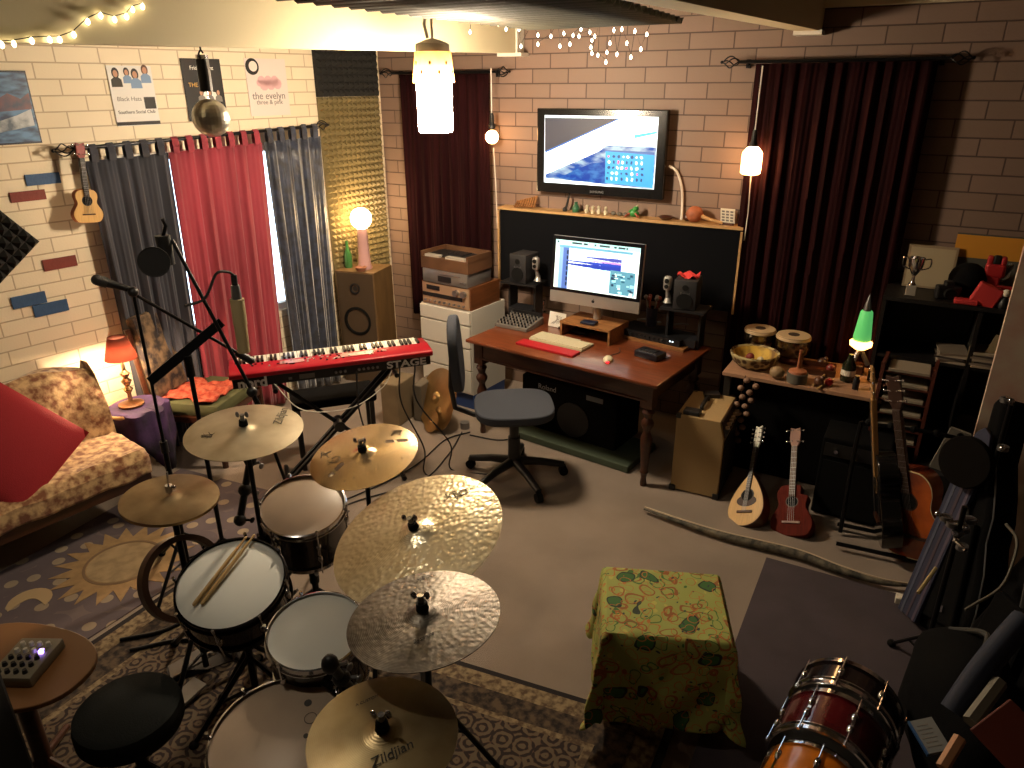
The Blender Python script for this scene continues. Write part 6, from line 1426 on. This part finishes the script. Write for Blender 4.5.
def instrument(name, label, cat, M, kind, w, h, d, neck, nw, head, top_m, side_m, neck_m, head_m=None, hole=.3, pegs=4, bridge=True, pick=None, bind=None, strings=4, cutaway=False):
    """M: origin at the tail, Z up along the neck, -Y faces front"""
    t = thing(name, label, cat, M=M)
    o_ = outline(kind, w, h); A = Matrix(((1, 0, 0, 0), (0, 0, -1, 0), (0, 1, 0, 0), (0, 0, 0, 1)))   # (x,y,z)->(x,-z,y)
    def pr(nm, out, y0, y1, m_, **k): mb = MB(); mb.prism(out, y0, y1, A); return mb.build(nm, m_, k.pop('par', t), **k)
    if cutaway: o_ = [(x if not (x > 0 and y > h*.8) else min(x, w*.2), y) for x, y in o_]
    pr('body', o_, -d, 0, side_m, bevel=.004, smooth=True)
    sb = pr('soundboard', [(x*.975, h*.5+(y-h*.5)*.975) for x, y in o_], .0, .002, top_m)
    if bind: pr('binding', o_, -.0015, .0012, bind)
    hy = h*(.66 if kind != 'tear' else .56); hr = w*hole/2
    mb = MB(); mb.prism([(hr*1.18*math.cos(a), hy+hr*1.18*math.sin(a)) for a in [2*PI*k/28 for k in range(28)]], .002, .0028, A); mb.build('rosette', neck_m, sb)
    mb = MB(); mb.prism([(hr*math.cos(a), hy+hr*math.sin(a)) for a in [2*PI*k/28 for k in range(28)]], .0028, .0034, A); mb.build('sound_hole', rubber, sb)
    if bridge: mb = MB(); mb.box((0, -.006, h*.26), (w*.42, .008, h*.035)); mb.box((0, -.011, h*.265), (w*.3, .004, .003)); mb.build('bridge', darkwood if bridge is True else bridge, sb)
    if pick: mb = MB(); mb.prism([(w*.28*math.cos(a), h*.46+w*.16*math.sin(a)) for a in [2*PI*k/20 for k in range(20)]], .002, .0032, A); mb.build('pickguard', pick, sb)
    top = h+neck; mb = MB(); mb.box((0, -.006, (hy+hr+top)/2), (nw, .012, top-hy-hr)); mb.box((0, .006, h+neck/2), (nw*.9, .02, neck)); nk_ = mb.build('neck', neck_m, t, bevel=.003)
    for k in range(12): mb = MB(); mb.box((0, -.0125, top-(top-hy-hr-.01)*(1-.5**((k+1)/7.))*1.4), (nw*.96, .0015, .0018)); mb.build('fret', steel, nk_)
    hm = head_m or neck_m; mb = MB(); mb.prism([(-nw*.5, top), (nw*.5, top), (nw*.85, top+head*.25), (nw*.8, top+head), (0, top+head*.93), (-nw*.8, top+head), (-nw*.85, top+head*.25)], -.008, .006, A); hs_ = mb.build('headstock', hm, t, bevel=.002)
    for k in range(pegs):
        s = -1 if k % 2 else 1; z = top+head*(.25+.6*(k//2)/max(1, pegs//2-1)); mb = MB(); mb.cyl((s*nw*.5, -.004, z), (s*(nw*.82+.014), -.004, z), .003, seg=8); mb.sphere((s*(nw*.82+.018), -.004, z), .007, 8, (1, .6, 1.2)); mb.cyl((s*nw*.4, -.006, z), (s*nw*.4, -.014, z), .003, seg=8); mb.build('tuning_peg', chrome, hs_, smooth=True)
    mb = MB()
    for k in range(strings): x = (k-(strings-1)/2)*nw*.7/max(1, strings-1); mb.tube([(x*1.3, -.013, h*.265), (x, -.0155, top)], .0006, 4)
    mb.build('strings', steel, t)
    return t
def lean(tail, topdir, face): 
    z = Vector(topdir).normalized(); f = Vector(face); f = (f-z*f.dot(z)).normalized(); x = (-f).cross(z) 
    M = Matrix((x, -f, z)).transposed().to_4x4(); M.translation = Vector(tail); return M
spruce = mat('spruce', rgb(214, 172, 106), .4, var=.12, vs=6, stretch=(30, 30, 2), coat=.3); mahog = mat('mahogany', rgb(96, 26, 12), .7, var=.25, vs=6, stretch=(20, 20, 2), spec=.15)
ebony = mat('ebony', rgb(34, 24, 20), .4)
# ukulele hung on the left wall over the curtain
tail = UL(90, 223, .13); head_ = UL(79, 141, .13); L_ = (head_-tail).length
instrument('ukulele', 'small pale ukulele hanging on the left wall over the dark curtain edge', 'ukulele', lean(tail, head_-tail, LWN), 'fig', L_*.36, L_*.42, .045, L_*.38, .03, L_*.18, spruce, mat('uke_side', rgb(160, 90, 50), .5), ebony, head_m=mat('uke_head_red', rgb(140, 40, 36), .4), pegs=4)
# mandolin and dark ukulele leaning on the bench
tail = UZ(742, 527, .0); tail.z = .006; hd = UY(760, 426, by-.06); d_ = hd-tail
s_ = .56/ d_.length; L_ = d_.length
instrument('mandolin', 'teardrop mandolin with pale top and white headstock leaning on the bench', 'mandolin', lean(tail, d_, (-.35, -1, .25)), 'tear', L_*.34, L_*.52, .075, L_*.25, .028, L_*.23, spruce, mat('mandolin_bowl', rgb(80, 44, 26), .3, coat=.4), ebony, head_m=mat('head_pearl', rgb(214, 212, 200), .3, .3), hole=.32, pegs=8, pick=mat('tortoise', rgb(60, 36, 24), .3), strings=8)
tail = UZ(790, 537, .0); tail.z = .006; hd = UY(796, 428, by-.06); d_ = hd-tail; L_ = d_.length
instrument('ukulele', 'dark red brown tenor ukulele leaning on the bench beside the mandolin', 'ukulele', lean(tail, d_, (-.1, -1, .25)), 'fig', L_*.34, L_*.46, .07, L_*.36, .036, L_*.18, mahog, mahog, mat('neck_brown', rgb(70, 42, 28), .4), head_m=mat('uke_head_brown', rgb(130, 82, 62), .4), hole=.26, pegs=4, bridge=mat('bridge_pale', rgb(170, 140, 130), .4), cutaway=True)
# full size guitars on a rack, seen side-on
def ax_guitar(px0, py0, px1, py1, label, top_m, side_m, face, bind=None, head_m=None, dz=0, d=.1, neckm=None, w=.4, h=.5):
    tl = UZ(px0, py0, .06); hd = UZ(px1, py1, 1.02); hd = Vector((hd.x, hd.y, hd.z)); 
    d_ = hd-tl; f = 1.0/d_.length if d_.length > 1.15 else 1
    L_ = min(d_.length, 1.06); d_.normalize()
    return instrument('acoustic_guitar', label, 'guitar', lean(tl, d_, face), 'fig', w, h, d, L_-h-.18, .045, .18, top_m, side_m, neckm or mahog, head_m=head_m, hole=.25, pegs=6, bind=bind, strings=6)
sunb = mat('sunburst', rgb(196, 96, 34), .25, col2=rgb(96, 34, 16), vs=3, coat=.6)
t = ax_guitar(915, 560, 893, 375, 'sunburst acoustic guitar with cream binding standing on the rack, right one', sunb, sunb, (.15, -1, .1), bind=mat('binding_cream', rgb(226, 206, 160), .4), neckm=mat('neck_dark', rgb(54, 32, 24), .4), w=.36)
bpy.context.view_layer.update()
t.matrix_world = t.matrix_world @ rotz(math.radians(-38))
t = ax_guitar(878, 540, 872, 366, 'glossy black guitar on the rack, its side catching the light', mat('gtr_black', rgb(18, 18, 18), .15, coat=.5), mat('gtr_black', rgb(18, 18, 18), .15), (.1, -1, .1), neckm=mat('neck_maple', rgb(176, 134, 84), .4), w=.36)
bpy.context.view_layer.update()
t.matrix_world = t.matrix_world @ rotz(math.radians(-84))
# guitar rack
g = UZ(892, 560, 0); t = thing('guitar_rack', 'black tubular rack holding the guitars at the right', 'rack', (g.x-.02, g.y+.14, 0), .1)
m = MB(); m.tube(catmull([(-.26, 0, .02), (-.26, .1, .6), (-.2, .12, .66), (.2, .12, .66), (.26, .1, .6), (.26, 0, .02)], 5), .012, 8); m.build('back_frame', blackm, t, smooth=True)
for y in (-.16, .05): m = MB(); m.tube([(-.28, y, .04), (.28, y, .04)], .012, 8); m.build('floor_bar', blackm, t)
for k in range(5): m = MB(); m.sphere((-.22+.11*k, .12, .67), .02, 8); m.build('neck_pad', rubber, t)
# ================================================================ bookcase and its things
YF = 4.66
tl, tr_ = UY(884, 292, YF), UY(1014, 315, YF); bzt = (tl.z+tr_.z)/2; bwid = 1.0
t = thing('bookcase', 'black open bookcase in the right back corner', 'bookcase', (tl.x+bwid/2, YF+.2, 0))
bb = mat('bookcase_black', rgb(20, 17, 16), .5)
m = MB(); m.box((0, 0, bzt-.0125), (bwid, .4, .025)); m.build('top_board', bb, t)
for x in (-bwid/2+.011, 0, bwid/2-.011): m = MB(); m.box((x, 0, (bzt-.03)/2), (.022, .38, bzt-.03)); m.build('side_board', bb, t)
m = MB(); m.box((0, .195, bzt/2), (bwid-.01, .008, bzt-.05)); m.build('back_board', bb, t)
shz = [.08, .42, UY(960, 366, YF).z]
for z in shz: m = MB(); m.box((0, 0, z-.01), (bwid-.05, .37, .02)); m.build('shelf', bb, t)
def ontop(px, dyy=.12): p = UY(px, 290, YF+dyy); return Vector((p.x, YF+dyy, bzt))
p = ontop(911, .1); t = thing('trophy_cup', 'small silver trophy cup with two handles on the bookcase', 'trophy', p)
m = MB(); m.box((0, 0, .03), (.055, .055, .06), bev=.004); m.build('plinth', mat('marble', rgb(150, 142, 130), .3), t)
m = MB(); m.lathe([(0, .06), (.022, .06), (.01, .08), (.008, .11), (.02, .13), (.04, .17), (.044, .22), (.04, .22), (.034, .17), (0, .14)], 24); m.build('cup', chrome, t, smooth=True)
for s in (-1, 1): m = MB(); m.tube(catmull([(s*.04, 0, .21), (s*.07, 0, .215), (s*.07, 0, .17), (s*.03, 0, .15)], 6), .004, 6); m.build('handle', chrome, t, smooth=True)
p = ontop(925, .3); H_ = UY(925, 246, YF+.3).z-bzt; t = thing('framed_certificate', 'pale framed certificate leaning on the wall behind the trophy', 'picture', p)
m = MB(); m.box((0, 0, H_/2+.004), (.26, .016, H_), rot=Matrix.Rotation(-.06, 3, 'X')); m.build('frame', mat('frame_pale', rgb(150, 130, 104), .5), t); m = MB(); m.box((0, -.0095, H_/2+.004), (.235, .002, H_-.025), rot=Matrix.Rotation(-.06, 3, 'X')); m.build('sheet', mat('cert', rgb(176, 160, 130), .6), t)
a, b_ = UY(960, 233, YF+.33), UY(1018, 245, YF+.33); t = thing('yellow_picture', 'wide ochre yellow picture standing at the back of the bookcase top', 'picture', (a.x+.21, YF+.33, bzt))
H_ = a.z-bzt; m = MB(); m.box((0, 0, H_/2+.002), (.44, .012, H_)); m.build('board', mat('grey_board', rgb(80, 78, 70), .6), t); m = MB(); m.box((0, -.0075, H_-.07), (.44, .003, .13)); m.build('yellow_sheet', mat('ochre', rgb(206, 142, 44), .6), t)
p = ontop(990, .2); t = thing('red_figure', 'tall red toy robot with black visor on the bookcase', 'toy', p)
rt_ = mat('toy_red', rgb(168, 36, 38), .45)
m = MB(); m.box((0, 0, .07), (.07, .05, .14), bev=.01); m.box((0, 0, .17), (.1, .06, .08), bev=.015); m.box((-.032, 0, .225), (.03, .05, .05), bev=.01); m.box((.032, 0, .225), (.03, .05, .05), bev=.01); m.build('body', rt_, t); m = MB(); m.box((0, -.005, .23), (.04, .04, .05), bev=.01); m.build('visor', black, t)
p = ontop(988, .04); m = MB(); m.box((0, 0, .06), (.13, .05, .12), rot=Matrix.Rotation(.35, 3, 'Y'), bev=.01); m.box((-.09, -.01, .015), (.12, .05, .03), bev=.008); o = m.build('red_box', mat('box_red', rgb(196, 56, 56), .5)); o.location = p; tag(o, 'light red tilted box in front of the red toy robot', 'box')
p = ontop(1004, .05); m = MB(); m.box((0, 0, .05), (.12, .06, .1), bev=.008); o = m.build('red_case', rt_); o.location = p+Vector((.03, 0.07, 0)); tag(o, 'dark red case at the right end of the bookcase top', 'case')
p = ontop(1003, .03); t = thing('small_figure', 'small black figure with a pale head in front of the dark red case', 'toy', p+Vector((.02, -.0, 0)))
m = MB(); m.lathe([(0, 0), (.025, 0), (.03, .02), (.015, .06), (0, .07)], 16); m.build('body', black, t, smooth=True); m = MB(); m.sphere((0, 0, .085), .022, 12); m.build('head', paper, t, smooth=True)
p = ontop(948, .1); t = thing('small_camera', 'small black camera on the bookcase between trophy and red toys', 'camera', p, .3)
m = MB(); m.box((0, 0, .04), (.13, .06, .08), bev=.012); m.box((0, 0, .09), (.05, .05, .03), bev=.008); m.build('body', black, t); m = MB(); m.cyl((0, -.03, .04), (0, -.06, .04), .03); m.build('lens', rubber, t, smooth=True)
p = ontop(965, .2); m = MB(); m.sphere((0, 0, .1), .1, 18, (1, .8, 1)); o = m.build('dark_bag', blackfab, smooth=True); o.location = p; tag(o, 'round dark bag between the small camera and the red toy robot', 'bag')
p = ontop(1000, .26); m = MB(); m.lathe([(0, 0), (.03, 0), (.006, .01), (.005, .1), (.03, .13), (.036, .2), (.034, .2), (0, .12)], 20); o = m.build('wine_glass', mat('clear_glass', rgb(220, 220, 210), .05, trans=.9), smooth=True); o.location = p+Vector((.0, 0, 0)); tag(o, 'wine glass in front of the ochre picture', 'glass')
# papers on the shelf
for k, (px, n_) in enumerate(((951, 5), (985, 7))):
    z0 = shz[2]+.001; p = UY(px, 355, YF+.1)
    for j in range(n_):
        m = MB(); m.box((0, 0, .006), (.15, .2, .012), rot=.15*math.sin(j*2.1+k)); o = m.build('book', mat('page%d' % (j % 3), (rgb(176, 160, 140), rgb(130, 116, 100), rgb(60, 50, 46))[j % 3], .7)); o.location = (p.x, YF+.11, z0+j*.0125)
        tag(o, ('thin book, %s in the left pile on the middle bookcase shelf', 'thin book, %s in the right pile on the middle bookcase shelf')[k] % (('lowest', 'second from below', 'middle', 'second from the top', 'topmost') if k == 0 else ('lowest', 'second from below', 'third from below', 'middle', 'third from the top', 'second from the top', 'topmost'))[j], 'book', ('left pile of thin books', 'right pile of thin books')[k])
for k, px in enumerate((968, 996)):
    p = UY(px, 350, YF+.06); m = MB(); m.prism([(0, 0), (.06, 0), (.0, .13)] if k == 0 else [(-.05, 0), (.05, 0), (.04, .1), (-.02, .11)], 0, .004, Matrix(((1, 0, 0, 0), (0, 0, -1, 0), (0, 1, 0, 0), (0, 0, 0, 1)))); o = m.build('folded_card', mat('card_beige', rgb(150, 132, 100), .8)); o.location = (p.x-.0, YF+.02+.02*k, shz[2]+.001 + (.09 if k else 0)); tag(o, ('beige folded card leaning between the two piles of books', 'beige card standing on the right pile of books')[k], 'card')
p = UY(970, 405, YF+.1); m = MB(); m.lathe([(0, -.02), (.06, -.02), (.07, 0), (.05, .01), (0, .006)], 28, M=tr(0, 0, .07) @ rotx(PI/2)); o = m.build('round_speaker', mat('dim_grey', rgb(70, 66, 60), .6), smooth=True); o.location = (p.x, YF+.1, shz[1]+.001); tag(o, 'small round grey speaker on the low bookcase shelf', 'speaker')
# paper rack in front of the bookcase
pa, pb2 = UY(886, 357, 4.42), UY(937, 366, 4.42); pc2 = UY(922, 440, 4.42)
t = thing('paper_rack', 'reddish brown rack of papers standing between guitars and bookcase', 'rack', ((pa.x+pb2.x)/2, 4.45, 0), -.05)
rw = pb2.x-pa.x; rz_ = pa.z
rm = mat('rack_redbrown', rgb(84, 40, 30), .5)
for s in (-1, 1): m = MB(); m.box((s*rw/2, 0, (rz_-.01)/2), (.018, .2, rz_-.01)); m.build('side_board', rm, t)
for k in range(6):
    z = rz_-.04-.085*k; m = MB(); m.box((0, 0, z-.02), (rw-.02, .19, .01)); m.build('shelf', rm, t)
for k in range(6):
    z = rz_-.04-.085*k-.015+.0015; m = MB(); m.box((0, 0, .007), (rw*.8, .18, .014), rot=.05*math.sin(k*2)); o = m.build('paper_stack', mat('paper_dim', rgb(150, 138, 120), .8)); o.location = ((pa.x+pb2.x)/2, 4.44, z); tag(o, 'stack of white papers in the %s slot of the reddish brown rack' % 'top second third fourth fifth lowest'.split()[k], 'papers', 'paper stacks in the reddish brown rack')
# ================================================================ long curved strip on the floor
P_ = [UZ(644, 509, .03), UZ(680, 522, .03), UZ(720, 535, .03), UZ(760, 545, .03), UZ(800, 555, .03), UZ(840, 570, .03), UZ(880, 582, .03), UZ(908, 586, .03)]
cp = catmull(P_, 8); n_ = len(cp); c0_ = cp[0].copy(); c0_.z = 0
t = thing('long_wooden_strip', 'long curved grey mottled strip with a pale edge lying on the carpet', 'strip', c0_)
m = MB(); m.tube([q-c0_ for q in cp], [.006+.02*math.sin(PI*min(1, max(0, k/(n_-1)))) for k in range(n_)], 10); m.build('body', mat('mottled_grey', rgb(112, 104, 88), .7, col2=rgb(52, 50, 46), vs=22), t, smooth=True)
m = MB(); m.tube([q-c0_+Vector((-.0, .012, .006+.016*math.sin(PI*k/(n_-1)))) for k, q in enumerate(cp)], .006, 8); m.build('pale_edge', mat('pale_edge', rgb(196, 176, 150), .6), t, smooth=True)
# black amplifier between the bench and the guitars
q = UZ(800, 535, 0); t = thing('bass_amplifier', 'black amplifier box with small silver knobs right of the dark ukulele', 'amplifier', (q.x+.19, q.y+.42, 0), 0)
m = MB(); m.box((0, 0, .26), (.36, .28, .5), bev=.01); m.build('cabinet', blackfab, t)
m = MB(); m.box((0, -.142, .44), (.33, .006, .08)); pn = m.build('control_panel', black, t)
for k in range(3): m = MB(); m.cyl((-.1+.1*k, -.144, .44), (-.1+.1*k, -.165, .44), .012, seg=12); m.build('knob', chrome, pn, smooth=True)
m = MB(); m.box((0, -.142, .2), (.32, .006, .34)); m.build('grille', rubber, t)
# black duffel bag filling the corner
q = UZ(962, 716, .3); t = thing('duffel_bag', 'bulky black duffel bag on the floor in the lower right corner', 'bag', (q.x, q.y, 0), .25)
m = MB(); m.sphere((0, 0, .29), .29, 28, (.62, 1.25, 1))
for v in m.bm.verts: v.co += Vector((math.sin(v.co.y*19+v.co.z*11), math.sin(v.co.z*23+v.co.x*9), math.sin(v.co.x*17+v.co.y*15)))*.012; v.co.z = max(v.co.z, .004)
m.build('body', blackfab, t, smooth=True)
m = MB(); m.tube(catmull([(-.1, -.15, .5), (-.05, -.1, .62), (.02, .05, .63), (-.04, .18, .53)], 6), .01, 8); m.build('handle', mat('strap_grey', rgb(56, 56, 54), .8), t, smooth=True)
# small white block
p = UZ(900, 603, 0); m = MB(); m.box((0, 0, .02), (.05, .05, .04), bev=.004); o = m.build('small_block', paper); o.location = p; tag(o, 'small cream block on the floor by the striped fabric', 'block')
# ================================================================ drums lying on their sides
ctr = UZ(846, 668, .2); ax0 = Vector((-.12, -1, 0)).normalized()
p0 = UZ(856, 669, .38); p0.z = .19
yv = ax0
sp3 = [('snare_drum', 'black and chrome drum lying on its side, farthest of the row at bottom right', .19, .13, shell_k, 0), ('tom_drum', 'dark red drum lying on its side in the middle of the row at bottom right', .185, .2, shell_r, .17), ('tom_drum', 'orange sparkle drum lying on its side nearest the bottom right edge', .17, .24, shell_o, .41)]
for k, (nm, lab, R_, D_, sh_, off2) in enumerate(sp3):
    o = p0+yv*(off2+D_); o.z = R_*1.045+.012
    M = frame(o, ax0, (0, 0, 1)); drum(nm, lab, M, R_, D_, sh_, mat('head_grey', rgb(90, 90, 86), .5), 8, a0=.2+.3*k)
# ================================================================ partition, striped fabric, bags at the right
m = MB(); m.box((.665, 4.02, .99), (.57, .05, 1.98)); t_ = struct(m.build('wall_partition', mat('partition_pale', rgb(206, 190, 170), .7, col2=rgb(196, 158, 142), vs=5)))
fa, fb = UZ(972, 424, .95), UZ(908, 615, .02)
sf = mat('striped_fabric', rgb(116, 108, 140), .85, col2=rgb(60, 66, 110), vs=4, kind='wave')
x_ = (fa+fb)/2; d_ = fa-fb; L_ = d_.length; Mf = frame(fb, (-1, -.55, .35), d_)
t = thing('folded_board', 'tall lavender blue striped board leaning against the bags at the right', 'board', M=Mf)
m = MB(); m.prism([(.0, -.08), (L_*.85, -.09), (L_*.97, -.05), (L_, 0), (L_*.97, .04), (L_*.85, .07), (0, .06)], 0, .02); m.build('board', mat('board_blue', rgb(40, 43, 64), .9), t, bevel=.004)
for k in range(3): m = MB(); m.prism([(0, -.07+.045*k), (L_*.88, -.08+.05*k), (L_*.88, -.06+.05*k), (0, -.055+.045*k)], .0201, .022); m.build('stripe', mat('stripe%d' % k, (rgb(78, 68, 84), rgb(62, 48, 60), rgb(68, 72, 90))[k], .8), t)
m = MB(); m.box((0, 0, .14), (.1, .02, .28)); o = m.build('paper_folder', mat('folder_grey', rgb(140, 134, 122), .7)); p = UZ(943, 452, .62); o.location = (p.x, p.y, .0); 
o.location = (UY(943, 452, 4.3).x, 4.3, UY(943, 470, 4.3).z); o.rotation_euler = (.15, .2, 0); tag(o, 'grey folder standing behind the striped board by the sunburst guitar', 'folder')
m = MB(); m.box((UY(943, 452, 4.3).x+.02, 4.33, UY(943, 470, 4.3).z/2-.002), (.3, .2, UY(943, 470, 4.3).z-.006)); tag(m.build('storage_box', mat('box_black', rgb(22, 20, 20), .7)), 'black storage box holding the grey folder behind the guitars', 'box')
# gig bags leaning along the right wall
def gigbag(label, base, top, w, d, seed, face=(-1, -.5, .3), m_=blackfab):
    base, top = Vector(base), Vector(top); ax = top-base; L_ = ax.length; M = frame(base, Vector(face), ax)
    t = thing('gig_bag', label, 'bag', M=M)
    prof = [(0, -.35), (.02, -.46), (.15, -.5), (.3, -.46), (.42, -.36), (.52, -.36), (.62, -.28), (.75, -.14), (.97, -.13), (1, -.08), (1, .08), (.97, .13), (.75, .14), (.62, .28), (.52, .36), (.42, .36), (.3, .46), (.15, .5), (.02, .46), (0, .35)]
    m = MB(); m.prism([(x*L_, y*w) for x, y in prof], -d/2, d/2); m.build('body', m_, t, bevel=.025, smooth=True)
    m = MB(); m.prism([(x*L_*.42+L_*.06, y*w*.66) for x, y in ((0, -.5), (1, -.4), (1, .4), (0, .5))], d/2, d/2+.03); m.build('front_pocket', m_, t, bevel=.01)
    pts = [(L_*x, w*y, d/2+.015) for x, y in ((.1, -.1), (.25, -.16), (.45, -.08), (.6, .05))]
    m = MB(); m.tube(catmull(pts, 6), .009, 6); m.build('strap', mat('strap_grey', rgb(56, 56, 54), .8), t, smooth=True)
    m = MB(); m.tube([(x*L_, y*w*.985, d/2-.02) for x, y in prof[1:11]], .004, 6); m.build('zip', steel, t)
    m = MB(); m.box((L_*.45, -.08*w, d/2+.03), (.03, .02, .012)); m.box((L_*.12, -.1*w, d/2+.035), (.03, .03, .012)); m.build('buckle', chrome, t); return t
gigbag('black guitar bag leaning at the right, nearest the striped board', UZ(950, 640, .03), UZ(1012, 400, 1.05), .36, .14, 1)
gigbag('black guitar bag leaning at the right, behind the white paper label', UZ(985, 720, .05), UZ(1050, 470, 1.1), .4, .16, 2)
gigbag('black guitar bag leaning at the far right edge of the photo', (.60, 2.35, .05), (.76, 2.3, 1.1), .38, .12, 3)
# round cymbal bag, hanging straps and clips
p = UZ(966, 462, .8); m = MB(); m.lathe([(0, .02), (.115, .02), (.12, .01), (.12, -.01), (.115, -.02), (0, -.02)], 36); o = m.build('cymbal_bag', mat('cymbal_bag_brown', rgb(16, 13, 11), .95, spec=.1), smooth=True); o.matrix_world = frame(p, (-.6, -.9, .2), (0, 0, 1)); tag(o, 'round dark brown cymbal bag above the bundle of clamps', 'bag')
t = thing('guitar_strap', 'pale thin strap loop hanging over the black bags', 'strap', UZ(1005, 540, .75)); c_ = Vector(t.location)
m = MB(); m.tube(catmull([UZ(x, y, z)-c_ for x, y, z in ((1006, 524, .8), (1017, 540, .78), (1012, 565, .72), (1000, 588, .66), (975, 604, .6), (965, 610, .58))], 6), .006, 6); m.build('loop', mat('strap_pale', rgb(96, 90, 78), .7), t, smooth=True)
for k, (x, y, z) in enumerate(((952, 524, .75), (958, 532, .72), (964, 529, .73), (962, 547, .7), (946, 518, .76), (970, 520, .75), (1003, 448, .95), (1006, 400, 1.15))):
    c = UZ(x, y, z); t = thing('metal_clamp', 'shiny metal clamp part, %s' % ('left one in the bundle under the round bag', 'lower middle one in the bundle under the round bag', 'upper right one in the bundle under the round bag', 'single bright one below the bundle', 'topmost left one against the round bag', 'rightmost one in the bundle', 'one hanging high on the black bag', 'one above the bags beside the pale partition')[k], 'clamp', c, k*.7, group='metal clamps in the bundle at the right')
    m = MB(); m.tube([(-.025, 0, 0), (.025, .01, .01)], .009, 8); m.sphere((.03, .01, .01), .013, 8); m.build('bolt', chrome, t, smooth=True); m = MB(); m.lathe([(.014, -.01), (.022, -.01), (.022, .01), (.014, .01), (.014, -.01)], 16); m.build('ring', steel, t, smooth=True)
# slim stands carrying the clamps
for k, (x, y, z, lab) in enumerate(((958, 532, .72, 'slim black stand carrying the bundle of metal clamps'), (1004, 430, 1.0, 'slim black stand beside the pale partition carrying two metal clamps'))):
    q = UZ(x, y, z); t = thing('clamp_stand', lab, 'stand', (q.x, q.y, 0)); m = MB(); m.tube([(0, 0, .02), (0, 0, z+.12)], .011, 10); m.build('pole', blackm, t, smooth=True); tripod(None, None, 0, 0, blackm, t, .16, .4+k, .008, .2)
# paper label and pale bars among the bags
p = UZ(930, 736, .5); t = thing('paper_packet', 'white paper packet with printed lines among the black bags at bottom right', 'packet', p, 0)
t.rotation_euler = (.15, -.25, .55)
m = MB(); m.box((0, 0, 0), (.07, .11, .012)); m.build('packet', mat('packet_white', rgb(120, 122, 122), .5), t)
m = MB(); [m.box((-.005, -.035+.014*k, .0065), (.045-.01*(k % 2), .004, .001)) for k in range(6)]; m.build('print', pgrey, t); m = MB(); m.box((-.037, 0, 0), (.006, .112, .014)); m.build('blue_edge', mat('blue_edge', rgb(40, 80, 130), .5), t)
for k, (x0, y0, x1, y1, z, c_, lab) in enumerate(((970, 722, 1000, 682, .8, rgb(112, 106, 92), 'grey pale bar among the bags at bottom right'), (942, 768, 960, 738, .58, rgb(180, 130, 90), 'tan wooden strip among the bags at the bottom right'), (918, 593, 936, 568, .62, rgb(170, 150, 100), 'thin pale wooden stick against the blue board'))):
    a2, b2 = UZ(x0, y0, z), UZ(x1, y1, z+.05); m = MB(); m.tube([(0, 0, 0), b2-a2], (.02, .018, .007)[k], 6); o = m.build('wooden_bar', mat('bar%d' % k, c_, .6), smooth=True); o.location = a2; tag(o, lab, 'bar')
a2, b2 = UZ(953, 712, .74), UZ(1024, 620, .95); t = thing('padded_strap', 'dark blue padded strap running diagonally over the black bags', 'strap', a2)
m = MB(); m.tube(catmull([(0, 0, 0), (b2-a2)*.35+Vector((0, 0, .03)), (b2-a2)*.7+Vector((0, 0, .02)), b2-a2], 6), .035, 10); m.build('padding', mat('strap_navy', rgb(38, 44, 62), .8), t, smooth=True)
# red brown board in the corner
a2 = UZ(1000, 760, .9); m = MB(); m.box((.0, 0, 0), (.12, .03, .28), bev=.004); o = m.build('red_brown_panel', mat('panel_redbrown', rgb(110, 44, 26), .5)); 
o.matrix_world = frame(UZ(1044, 770, .95), (EYE-UZ(1044, 770, .95)), (1, 1.6, 0)) @ rotx(PI/2) @ tr(.0, 0, 0); tag(o, 'red brown wooden panel cut off by the bottom right corner', 'panel')
# ================================================================ light
w = bpy.data.worlds.new('world'); sc.world = w; w.use_nodes = True
bg = w.node_tree.nodes['Background']; bg.inputs[0].default_value = (.75, .88, 1, 1); bg.inputs[1].default_value = 6.0
def point(name, loc, col, e, r=.05):
    l = bpy.data.lights.new(name, 'POINT'); l.color = col; l.energy = e; l.shadow_soft_size = r; o = bpy.data.objects.new(name, l); C.objects.link(o); o.location = loc; return o
sc.view_settings.view_transform = 'Standard'; sc.view_settings.look = 'None'; sc.view_settings.gamma = 1; sc.view_settings.use_curve_mapping = False
# bulb added out of view to light the drum kit; cone keeps walls dark
t = thing('ceiling_bulb', 'added unseen bulb in a black cone shade under the ceiling beside the long beam', 'lamp', (-1.95, 1.05, 2.66))
m = MB(); m.sphere((0, 0, 0), .04, 16); m.build('bulb', emis('ceiling_bulb_glow', (1, .86, .66, 1), 360), t, smooth=True)
m = MB(); m.cyl((0, 0, .035), (0, 0, .1), .022); m.tube([(0, 0, .1), (0, 0, .22)], .004, 6); m.build('holder', white, t, smooth=True)
m = MB(); m.lathe([(.03, .07), (.05, .05), (.105, -.06)], 32); m.build('metal_shade', black, t, smooth=True, thick=.003)
sc.view_settings.exposure = 0
sc.cycles.use_denoising = True
sc.cycles.max_bounces = 6; sc.cycles.diffuse_bounces = 2
bpy.data.objects.remove(lwall)
bpy.data.objects.remove(sT)
